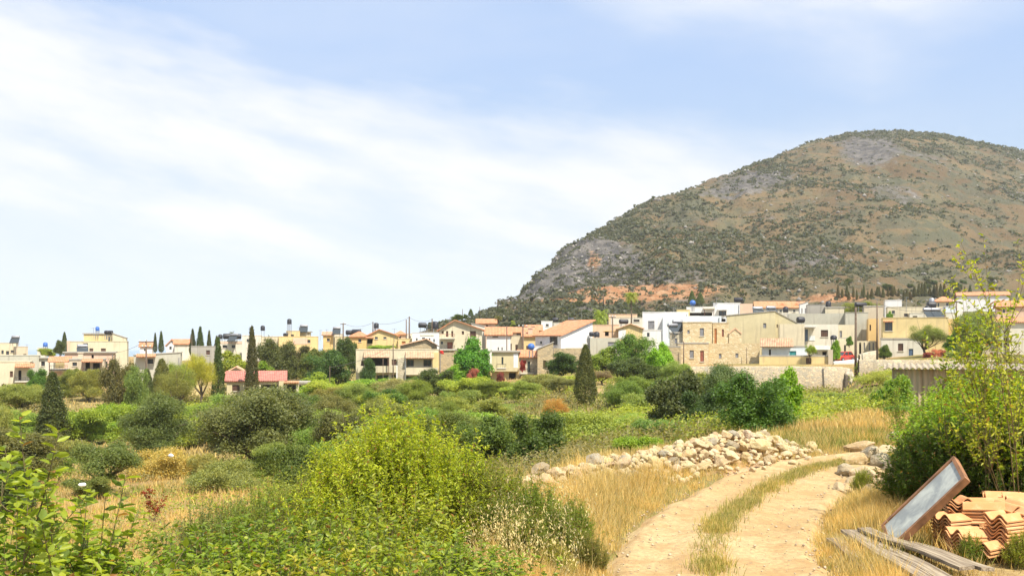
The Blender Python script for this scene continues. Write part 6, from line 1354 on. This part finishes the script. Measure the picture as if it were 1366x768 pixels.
# ------------------------------------------------------------------ near shrubs built from leafy shoots
def shoots(seed, n, H, spread, leafL, leafW, per, dome=True, twigs=3, lean=.0, stem=.006, start=.2, r0=.25, droop=.3, cluster=1, updir=.5):
    rg = np.random.default_rng(seed); P_l = []; A_l = []; N_l = []; st = MB(); SV = []; SF = []; nb = 0
    for i in range(n):
        a = rg.random() * 2 * math.pi; q = math.sqrt(rg.random()); th = q * spread; hh = H * (math.sqrt(max(.08, 1 - (q * .93) ** 2)) if dome else rg.uniform(.55, 1)) * rg.uniform(.78, 1.08)
        b0 = np.array([math.cos(a) * q * r0, math.sin(a) * q * r0, 0]); tip = np.array([math.cos(a) * th, math.sin(a) * th, hh]); mid = b0 * .4 + tip * .6; mid[2] = hh * .45; mid += rg.normal(size=3) * .05 * H
        ts = np.linspace(0, 1, 9)[:, None]; C = (1 - ts) ** 2 * b0 + 2 * ts * (1 - ts) * mid + ts ** 2 * tip
        C += np.cumsum(rg.normal(size=C.shape), 0) * .006 * H * (ts)
        lines = [(C, start)]
        for k in range(twigs):
            j = rg.integers(3, 8); d = unit(C[j] - C[j - 1]) + rg.normal(size=3) * .55; d[2] += .25; d = unit(d); L = H * rg.uniform(.12, .24); tt_ = np.linspace(0, 1, 5)[:, None]
            lines.append((C[j] + d * L * tt_ + np.array([0, 0, 1]) * (tt_ ** 2) * L * .25, .1))
        for (c, s0) in lines:
            m_ = len(c); rad = stem * np.linspace(1.6 if len(c) > 6 else .7, .35, m_); dirs = np.gradient(c, axis=0); dirs = unit(dirs); s1 = unit(np.cross(dirs, [.3, .5, .8])); s2 = np.cross(dirs, s1)
            ring = np.stack([c + s1 * rad[:, None], c + (-.5 * s1 + .87 * s2) * rad[:, None], c + (-.5 * s1 - .87 * s2) * rad[:, None]], 1).reshape(-1, 3); SV.append(ring)
            for r_ in range(m_ - 1):
                for e in range(3): SF.append((nb + r_ * 3 + e, nb + r_ * 3 + (e + 1) % 3, nb + r_ * 3 + 3 + (e + 1) % 3, nb + r_ * 3 + 3 + e))
            nb += m_ * 3
            pl_ = per if len(c) > 6 else max(3, per // 2); u = (s0 + (1 - s0) * rg.random(pl_) ** .7) * (m_ - 1); u[:2] = m_ - 1.001
            k0 = np.minimum(u.astype(int), m_ - 2); pos = c[k0] + (c[k0 + 1] - c[k0]) * (u - k0)[:, None]; dr = dirs[k0]
            sd_ = unit(np.cross(dr, rg.normal(size=dr.shape)))
            P_l.append(pos); A_l.append(unit(dr * updir + sd_ * 1.0 + np.array([0, 0, .15 - droop * .5]) + rg.normal(size=dr.shape) * .15)); N_l.append(unit(np.array([0, 0, 1.]) + rg.normal(size=dr.shape) * .55))
    Pn = np.concatenate(P_l); An = np.concatenate(A_l); Nn = np.concatenate(N_l); Nn = unit(Nn - (Nn * An).sum(1, keepdims=True) * An); B = np.cross(Nn, An); k = len(Pn)
    L = (leafL * rg.uniform(.45, 1.4, k))[:, None]; Wd = (leafW * rg.uniform(.7, 1.2, k))[:, None] * .5; up = Nn * Wd * .35
    V = np.stack([Pn, Pn + An * L * .35 + B * Wd + up, Pn + An * L * .75 + B * Wd * .72 + up * .6, Pn + An * L - Nn * L * .12, Pn + An * L * .75 - B * Wd * .72 + up * .6, Pn + An * L * .35 - B * Wd + up], 1).reshape(-1, 3)
    i0 = (np.arange(k) * 6)[:, None]; F = np.concatenate([i0 + np.array([[0, 1, 2, 3]]), i0 + np.array([[0, 3, 4, 5]])])
    return npm('foliage', V, F), npm('stems', np.concatenate(SV), np.array(SF))
def shrub(name, label, cat, px, d, meshes, col, sc=1.0, rz=0., dz=0., scx=None, top=None):
    x = (px - CX) * d / FPX
    if top is not None:
        scx = scx or sc; z_ = np.empty(len(meshes[0].vertices) * 3, np.float32); meshes[0].vertices.foreach_get('co', z_); sc = (EYE - (top - HOR) * d / FPX - g1(x, d)) / np.percentile(z_[2::3], 99.7)
    o = empty(name, (x, d, g1(x, d) - .05 + dz), rz); o.scale = (scx or sc, scx or sc, sc); tag(o, label, cat)
    a, b_ = meshes
    if not a.materials: a.materials.append(M_LEAFN); b_.materials.append(M_TWIG)
    c = link('foliage', a, None, o); c.color = tint(col, .04); link('stems', b_, None, o); return o
LIME = (.23, .30, .04); FRESH = (.17, .26, .035); GOLD = (.30, .32, .05)
big1 = shoots(1, 760, 1.95, 1.30, .040, .018, 60, twigs=6, r0=.6, start=.45, stem=.0035)
shrub('lentisk_bush', 'big round bright green bush in the centre foreground', 'bush', 540, 12.4, big1, (.33, .42, .04), 1.0, top=556)
big2 = shoots(2, 480, 1.9, 1.2, .038, .016, 56, twigs=6, r0=.5, start=.4, stem=.0035)
shrub('lentisk_bush', 'green bush joining the left side of the big round one', 'bush', 425, 14.6, big2, (.20, .26, .05), .72, 1, top=622)
shrub('lentisk_bush', 'low green bush joining the right side of the big round one', 'bush', 640, 12.2, big2, (.21, .27, .045), .68, 2.2, top=612)
shrub('lentisk_bush', 'dull green bush further left behind the front plants', 'bush', 365, 15.5, big2, (.20, .28, .05), .85, 3.0, top=648)
shrub('lentisk_bush', 'silvery green wiry bush in the left middle foreground', 'bush', 305, 16.5, big2, (.18, .23, .08), .9, 4.2, top=668)
fr = shoots(3, 80, 1.5, .66, .044, .021, 40, twigs=6, r0=.3, start=.15, stem=.0035)
fr2 = shoots(4, 60, 1.7, .55, .046, .023, 42, twigs=7, r0=.25, start=.2, stem=.004, dome=False)
fr3 = shoots(5, 14, 2.0, .36, .046, .024, 60, twigs=16, r0=.12, start=.25, stem=.004, dome=False)
LB = [(40, 4.6, fr3, LIME, 1.32, 'tall leafy shoot plant with red stems at the left edge'), (-8, 4.8, fr2, FRESH, 1.15, 'leafy plant cut by the left picture edge'), (95, 5.4, fr, FRESH, .98, 'leafy green plant right of the tall left edge shoots'),
      (15, 5.2, fr, LIME, .95, 'low leafy plant under the tall left edge shoots'), (165, 5.6, fr2, FRESH, .72, 'sparse leafy plant with upright tips in front of the dry field'), (190, 6.0, fr, GOLD, .80, 'yellow leaved low plant left in the front band'),
      (240, 5.4, fr, LIME, .76, 'lime green low plant in the front band, left of centre'), (290, 6.4, fr2, FRESH, .98, 'upright green plant in the front band with thin tips'), (330, 5.8, fr, LIME, .92, 'dense lime green plant in the front band'),
      (385, 6.6, fr, FRESH, 1.12, 'dense green plant in front of the joined left bush'), (430, 5.8, fr2, GOLD, .84, 'plant with yellowish new leaves below the big round bush'), (360, 7.8, fr, (.15, .22, .03), 1.22, 'taller green plant behind the front band, left of centre'),
      (480, 6.6, fr, LIME, .92, 'lime green plant at the left foot of the big round bush'), (530, 8.2, fr3, LIME, .98, 'single leafy sapling with pale tips before the big round bush'), (585, 7.4, fr, FRESH, .84, 'green plant at the foot of the big round bush'),
      (560, 6.2, fr2, LIME, .70, 'low green plant at the bottom centre'), (630, 7.0, fr2, FRESH, .66, 'low weedy plant among the oat grass'), (265, 7.6, fr2, (.14, .2, .03), 1.0, 'green plant in the left front, behind the lime one'), (120, 7.4, fr, (.15, .2, .03), .8, 'faded green plant behind the left front row'),
      (455, 8.8, fr, (.14, .2, .02), 1.05, 'green plant tucked between the front band and the big bush'), (505, 5.2, fr, FRESH, .60, 'very low plant at the bottom edge, centre left')]
TOPS = [592, 684, 726, 738, 756, 756, 748, 716, 726, 700, 726, 672, 676, 650, 705, 722, 718, 690, 725, 672, 735]
for i, (px, d, ms, c, s, l) in enumerate(LB): shrub('wild_shrub', l, 'shrub', px, d, ms, tuple(v * 1.15 for v in c), max(s, .95) if ms is not fr3 else s, i * 1.7, top=TOPS[i])
wd = shoots(6, 110, 1.0, .42, .030, .012, 44, twigs=4, r0=.3, start=.12, stem=.003)
for i, (px, d, c, s, l) in enumerate([(716, 11.6, FRESH, 1.18, 'tall green weed at the near end of the rubble heap'), (745, 11.0, (.15, .21, .03), .92, 'green weed left of the track grass'), (700, 10.4, (.16, .22, .03), .98, 'bushy green weed in the oat grass'), (764, 12.0, FRESH, .82, 'small green weed beside the golden grass'), (742, 10.2, GOLD, .6, 'low yellowish weed near the track edge'),
                                     (676, 11.4, (.14, .2, .03), 1.05, 'green weed between the big bush and the rubble'), (905, 19.6, FRESH, .5, 'green weed growing out of the rubble heap'), (788, 10.6, (.18, .2, .05), .42, 'tiny weed on the edge of the track'), (1150, 16.2, LIME, .40, 'small bright weed before the boulders'), (1210, 14.6, LIME, .5, 'bright weed beside the framed panel'), (1296, 11.1, FRESH, .35, 'small weed in front of the tile pile'), (1362, 10.9, LIME, .42, 'bright weed over the edge tile stack')]):
    shrub('weed', l, 'weed', px, d, (wd[0], wd[1]), tuple(v * 1.1 for v in c), s * (.72 if i < 6 else 1), i * 2.1)
rb = shoots(7, 460, 2.15, 1.35, .050, .026, 52, twigs=6, r0=.5, start=.35, stem=.004)
rb2 = shoots(8, 300, 1.9, 1.0, .050, .025, 48, twigs=6, r0=.4, start=.3, stem=.004)
shrub('lentisk_bush', 'large fresh green bush behind the stacked tiles', 'bush', 1333, 15.0, rb, (.23, .39, .04), .98, top=508)
shrub('lentisk_bush', 'fresh green bush running out of the right edge', 'bush', 1420, 14.4, rb, (.20, .34, .04), 1.0, 2, top=510)
shrub('lentisk_bush', 'green bush behind the large fresh one, nearer the shed', 'bush', 1292, 18.0, rb2, (.24, .40, .045), .9, 1, top=497)
shrub('lentisk_bush', 'dark speckled bush between the boulders and the panel', 'bush', 1236, 16.6, rb2, (.12, .19, .035), .46, 3, top=556)
shrub('lentisk_bush', 'low dark bush at the top corner of the panel', 'bush', 1262, 13.8, rb2, (.085, .16, .02), .66, 4, scx=.8)
shrub('lentisk_bush', 'deep green bush low at the right edge behind the tiles', 'bush', 1345, 13.4, rb2, (.08, .15, .02), .72, 5)
at_ = shoots(9, 11, 3.6, 1.0, .060, .030, 34, twigs=13, r0=.15, start=.5, stem=.006, dome=False)
shrub('young_tree', 'tall yellow green sapling with open branches at the right edge', 'tree', 1368, 12.6, at_, (.32, .40, .04), .95, .6, top=300)
at2 = shoots(10, 9, 2.6, .6, .058, .030, 40, twigs=12, r0=.12, start=.45, stem=.005, dome=False)
shrub('young_tree', 'thin sapling with bright tips left of the tall yellow green one', 'tree', 1316, 13.0, at2, (.26, .36, .03), .98, 2.4, top=400)
shrub('young_tree', 'thin bush sapling reaching over the shed wall', 'tree', 1208, 19.0, at2, (.18, .29, .03), .6, 1.1, top=497)
# odd bits in the field
q = shoots(12, 7, 1.0, .3, .09, .05, 16, twigs=3, r0=.1, start=.3)
shrub('red_sapling', 'small sapling with rust red leaves in the dry field', 'sapling', 203, 38, (q[0], q[1]), (.24, .05, .02), 1.3)
for i, (px, py, d, l) in enumerate([(228, 607, 52, 'white plastic scrap caught on the brown dry bush'), (110, 646, 44, 'white plastic scrap in dry grass by the small trunked olive')]):
    m_ = rock_mesh('scrap', 300 + i, (1, .3, .6)); o = link('plastic_scrap', m_, M_WHITE); p = W(px, py, d); o.location = (p.x, p.y, max(p.z, g1(p.x, p.y) + .1)); o.scale = (.35, .35, .3); tag(o, l, 'scrap')

# ------------------------------------------------------------------ grass
def blades(name, x, y, h, w, seed, col, label, lean=.45, curl=.5, z=None, segs=3, dirb=None):
    rg = np.random.default_rng(seed); n = len(x); z = G(x, y) if z is None else z; a = rg.random(n) * 2 * np.pi; f = rg.random(n) * 2 * np.pi
    dx = np.cos(a) * lean * rg.random(n) * h; dy = np.sin(a) * lean * rg.random(n) * h; wx = np.cos(f) * w * .5; wy = np.sin(f) * w * .5; V = []
    for s in range(segs + 1):
        t = s / segs; k = t + curl * t * t; wf = (1 - t ** 2.2) if s < segs else .12
        cx_ = x + dx * k; cy = y + dy * k; cz = z + h * (t - .22 * curl * t * t) - .02
        V.append(np.stack([cx_ - wx * wf, cy - wy * wf, cz], 1)); V.append(np.stack([cx_ + wx * wf, cy + wy * wf, cz], 1))
    V = np.stack(V, 1).reshape(-1, 3); i0 = (np.arange(n) * (2 * segs + 2))[:, None]
    F = np.concatenate([i0 + np.array([[2 * s, 2 * s + 1, 2 * s + 3, 2 * s + 2]]) for s in range(segs)])
    me = npm(name, V, F); me.materials.append(M_STRAW); o = link(name, me); o.color = (*col, 1); tag(o, label, 'grass', kind='stuff'); return o
def tufts(n, per, spread, sampler, seed):
    rg = np.random.default_rng(seed); x, y = sampler(rg, n); s = spread * (np.ones(n) if np.isscalar(spread) else 1)
    X = np.repeat(x, per) + rg.normal(size=n * per) * s if np.isscalar(spread) else None; Y = np.repeat(y, per) + rg.normal(size=n * per) * spread; return X, Y, rg
def persp(rg, n, p0, p1, d0, d1):
    px = rg.uniform(p0, p1, n); y = np.exp(rg.uniform(math.log(d0), math.log(d1), n)); return (px - CX) * y / FPX, y
STR = (.56, .40, .16); STR2 = (.60, .47, .24); GRN = (.20, .25, .05)
# verges
rg = np.random.default_rng(5); n = 26000; x, y = persp(rg, n, 560, 1500, 9.2, 25); td, sg = track_dist(x, y); dn = fbm(x * 1.1, y * 1.1, 3, 4)
keep = (td > 1.0 + .22 * dn) & (rg.random(n) < np.clip((dn - .12) * 3.8, .2, 1)) & ~((sg > 0) & (y < 20) & (x > 4.7 + (y - 9) * .1) & (rg.random(n) < .75))
x, y, td, sg = x[keep], y[keep], td[keep], sg[keep]; per = 13; X = np.repeat(x, per) + rg.normal(size=len(x) * per) * .055; Y = np.repeat(y, per) + rg.normal(size=len(x) * per) * .055
hb = np.where(sg < 0, .10 + .18 * sst(1.1, 2.2, td) * (y < 17.5) + .14 * sst(1.1, 2.0, td), .10 + .24 * sst(1.1, 1.8, td)); hb = hb * np.where((sg > 0) & (y > 18.5), .55, 1)
Hh = np.repeat(hb, per) * rg.uniform(.5, 1.25, len(X)); tdd, _ = track_dist(X, Y); pq = CX + X * FPX / Y; zone = ((Y < 13.2) & (pq > 1225)) | ((Y < 12.6) & (pq > 1105 + (12.4 - Y) * 38)); ok = (tdd > .98) & ~(zone & (rg.random(len(X)) < .82)); Hh = np.where(zone, Hh * .45, Hh); X, Y, Hh = X[ok], Y[ok], Hh[ok]
zz = np.array(G(X, Y)); kk = np.min(np.hypot(X[:, None] - HEAP[None, ::4, 0], Y[:, None] - HEAP[None, ::4, 1]), 1); zz = zz + .3 * np.exp(-(kk / .6) ** 2); sel = rg.random(len(X)) < np.where(kk < .7, .12, 1); X, Y, Hh, zz = X[sel], Y[sel], Hh[sel], zz[sel]
g_ = rg.random(len(X)); a_ = g_ < .55; b2 = (g_ >= .55) & (g_ < .88); c2 = g_ >= .88
blades('dry_grass', X[a_], Y[a_], Hh[a_], .006, 1, STR, 'golden dry grass along both verges of the track', z=zz[a_])
blades('pale_grass', X[b2], Y[b2], Hh[b2] * 1.1, .0055, 2, STR2, 'pale straw grass mixed into the verges of the track', z=zz[b2])
blades('green_grass', X[c2], Y[c2], Hh[c2] * .7, .007, 3, GRN, 'thin green grass mixed into the verges of the track', z=zz[c2])
# oats with drooping heads in front of the rubble heap
rg = np.random.default_rng(8); n = 330; px = rg.normal(690, 42, n); y = rg.uniform(9.0, 13.5, n); x = (px - CX) * y / FPX; td, _ = track_dist(x, y); ok = td > 1.2; x, y = x[ok], y[ok]; n = len(x); z = G(x, y); h = rg.uniform(.45, .85, n); a = rg.random(n) * 6.28
blades('oat_stalks', x, y, h, .005, 9, STR2, 'tall pale oat stalks in front of the big bush', lean=.3)
per = 16; u = rg.random((n, per)) * .45 + .55; lx = x[:, None] + np.cos(a)[:, None] * .22 * h[:, None] * u ** 2 + rg.normal(size=(n, per)) * .02; ly = y[:, None] + np.sin(a)[:, None] * .22 * h[:, None] * u ** 2 + rg.normal(size=(n, per)) * .02; lz = z[:, None] + h[:, None] * u * .98
Pq = np.stack([lx, ly, lz], -1).reshape(-1, 3); al = np.array([0, 0, -1.]) + rg.normal(size=Pq.shape) * .35; Vq, Fq = leaf_quads(Pq, unit(rg.normal(size=Pq.shape)), .035, .009, rg, al); me = npm('oat_heads', Vq, Fq); me.materials.append(M_STRAW); o = link('oat_heads', me); o.color = (.60, .52, .32, 1); tag(o, 'drooping pale oat heads in front of the big bush', 'grass', kind='stuff')
# middle strip
rg = np.random.default_rng(12); n = 64000; k = rg.integers(0, len(ctr), n); off = rg.normal(size=n) * .105 - .06; x = ctr[k, 0] + nrm[k, 0] * off; y = ctr[k, 1] + nrm[k, 1] * off; dn = fbm(x * 1.6, y * 1.6, 3, 14); keep = (y > 8.5) & (y < 23) & (rg.random(n) < np.clip((dn - .24) * 3 + .05 * (y - 12), .12, 1)); x, y = x[keep], y[keep]
n = len(x); g_ = rg.random(n); s = g_ < .5
blades('strip_grass', x[s], y[s], rg.uniform(.04, .12, s.sum()), .007, 13, (.26, .27, .07), 'short green grass strip between the wheel ruts', z=G(x[s], y[s]) + .04)
blades('strip_dry_grass', x[~s], y[~s], rg.uniform(.04, .13, (~s).sum()), .006, 14, (.50, .40, .18), 'short dry grass strip between the wheel ruts', z=G(x[~s], y[~s]) + .04)
# fields, level of detail follows distance from the track end
rg = np.random.default_rng(31); n = 60000; x, y = persp(rg, n, -120, 1480, 11, 60); td, sg = track_dist(x, y); dn = fbm(x / 2.2, y / 2.2, 4, 44); dg = fbm(x / 7, y / 7, 4, 61)
keep = (td > 1.6) & (rg.random(n) < np.clip((dn - .30) * 3.5, .08, 1)); x, y, dg = x[keep], y[keep], dg[keep]; per = 6; X = np.repeat(x, per); Y = np.repeat(y, per); s = .012 * Y ** .7; X += rg.normal(size=len(X)) * s; Y += rg.normal(size=len(Y)) * s; dgr = np.repeat(dg, per)
tdd, _ = track_dist(X, Y); ok = tdd > 1.3; X, Y, dgr = X[ok], Y[ok], dgr[ok]
w = .004 + .00055 * Y; h = rg.uniform(.12, .36, len(X)) * (1 + .004 * Y); gg = (dgr + rg.normal(size=len(X)) * .05) > .575 + .10 * ((X * FPX / Y + CX) < 330) * (Y < 60); pp = ~gg & (rg.random(len(X)) < .4)
blades('field_grass', X[~gg & ~pp], Y[~gg & ~pp], h[~gg & ~pp], w[~gg & ~pp], 32, (.50, .36, .15), 'dry golden grass over the field in the dip', segs=2)
blades('field_pale_grass', X[pp], Y[pp], h[pp], w[pp], 33, (.58, .45, .22), 'pale dry grass over the field in the dip', segs=2)
blades('field_green_grass', X[gg], Y[gg], h[gg] * .8, w[gg], 34, (.21, .24, .06), 'green grass patches over the field in the dip', segs=2)
rg = np.random.default_rng(35); n = 42000; x, y = persp(rg, n, -150, 1480, 58, 170); dn = fbm(x / 9, y / 9, 4, 47); keep = (rg.random(n) < np.clip((dn - .25) * 3, .1, 1)) & ~((y > 139) & (x * FPX / y + CX > 890)); x, y = x[keep], y[keep]; gg = (fbm(x / 20, y / 20, 3, 62) + rg.normal(size=len(x)) * .04) > .52
for s_, c_, nm, l_ in ((~gg, (.50, .39, .19), 'slope_grass', 'dry straw grass on the far slopes of the valley'), (gg, (.22, .25, .07), 'slope_green_grass', 'green grass on the far slopes of the valley')):
    blades(nm, x[s_], y[s_], rg.uniform(.2, .55, s_.sum()), .05 + .0012 * y[s_], 36, c_, l_, segs=1)
# valley undergrowth: low scrub that nobody could count
rg = np.random.default_rng(41); n = 15000; px = rg.uniform(-150, 1450, n); y = np.exp(rg.uniform(math.log(26), math.log(150), n)); x = (px - CX) * y / FPX; dn = fbm(x / 11, y / 11, 4, 71)
bare = np.zeros(n, bool); py_ = HOR + (EYE - G(x, y)) * FPX / y
for cx_, cy, rx, ry in [(175, 650, 185, 66), (110, 540, 55, 12), (830, 530, 60, 20), (640, 543, 60, 12), (1150, 520, 40, 28), (1150, 592, 70, 22), (760, 560, 60, 14)]: bare |= ((px - cx_) / rx) ** 2 + ((py_ - cy) / ry) ** 2 < 1
bare |= (px < 300) & (y < 50) & (rg.random(n) < .8)
keep = (rg.random(n) < np.clip((dn - .33) * 4.2, .06, 1)) & ~(bare & (rg.random(n) < .9)) & ~((px > 1090) & (y < 34)) & ~((px > 1150) & (y > 125)) & ~((px > 1190) & (y > 30) & (y < 46)) & ~((y > 137) & (px > 470))
x, y = x[keep], y[keep]; z = G(x, y); k = len(x); hue = fbm(x / 9, y / 9, 3, 81) + rg.normal(size=k) * .06
for j, (lo, hi, c, nm) in enumerate([(-1, .44, (.29, .37, .05), 'bright_undergrowth'), (.44, .54, (.22, .27, .06), 'green_undergrowth'), (.54, 2, (.22, .21, .09), 'dry_undergrowth')]):
    s_ = (hue >= lo) & (hue < hi); xx, yy, zz_ = x[s_], y[s_], z[s_]; kk = len(xx); r = rg.uniform(.25, .7, kk) * (1 + yy / 160); per = 46; C = np.repeat(np.stack([xx, yy, zz_ + r * .15], 1), per, 0); u = unit(rg.normal(size=(kk * per, 3))); u[:, 2] = np.abs(u[:, 2]); rr = np.repeat(r, per)[:, None]
    ls = (.035 + .0016 * np.repeat(yy, per)); V, F = leaf_quads(C + u * rr * np.array([1.3, 1.3, .9]) * (.55 + .5 * rg.random((kk * per, 1))), unit(u * .6 + np.array([0, 0, .4]) + rg.normal(size=u.shape) * .5), ls * 1.3, ls * .6, rg); me = npm(nm, V, F); me.materials.append(M_LEAF); o = link(nm, me); o.color = (*c, 1)
    tag(o, ['bright green', 'dull green', 'dry brownish'][j] + ' low scrub between the trees of the valley', 'scrub', kind='stuff')
# pebbles on the track
rg = np.random.default_rng(51); n = 9000; k = rg.integers(0, len(ctr), n); off = np.where(rg.random(n) < .5, rg.uniform(-1.2, 1.2, n), rg.choice([-1., -.1, 1.], n) + rg.normal(size=n) * .14); kp = rg.random(n) < .33; k = k[kp]; off = off[kp]; n = len(k); x = ctr[k, 0] + nrm[k, 0] * off; y = ctr[k, 1] + nrm[k, 1] * off; ok = (y > 9) & (y < 20); x, y = x[ok], y[ok]; n = len(x); s = .006 + .02 * rg.random(n) ** 4
V = np.stack([x, y, G(x, y) + .035], 1)[:, None] + oct_[None] * s[:, None, None] * (.6 + .8 * rg.random((n, 6, 1))); F = (of[None] + 6 * np.arange(n)[:, None, None]).reshape(-1, 3)
tag(link('track_pebbles', npm('track_pebbles', V.reshape(-1, 3), F), plain('pebble', (.46, .35, .23), .9, .4, 8)), 'small loose pebbles on the dirt track', 'pebbles', kind='stuff')

# ------------------------------------------------------------------ air
hzm = bpy.data.materials.new('air'); hzm.use_nodes = True; ht = hzm.node_tree; ht.nodes.clear(); ho = ht.nodes.new('ShaderNodeOutputMaterial'); hv = ht.nodes.new('ShaderNodeVolumePrincipled')
hv.inputs['Color'].default_value = (.94, .97, 1.0, 1); hv.inputs['Density'].default_value = 0.00014; hv.inputs['Anisotropy'].default_value = .3; ht.links.new(hv.outputs[0], ho.inputs['Volume'])
tag(MB().box(-9600, 9600, -1600, 10100, -62.5, 230).build('haze', hzm), 'thin pale haze over the valley and the sea', 'haze', kind='stuff')
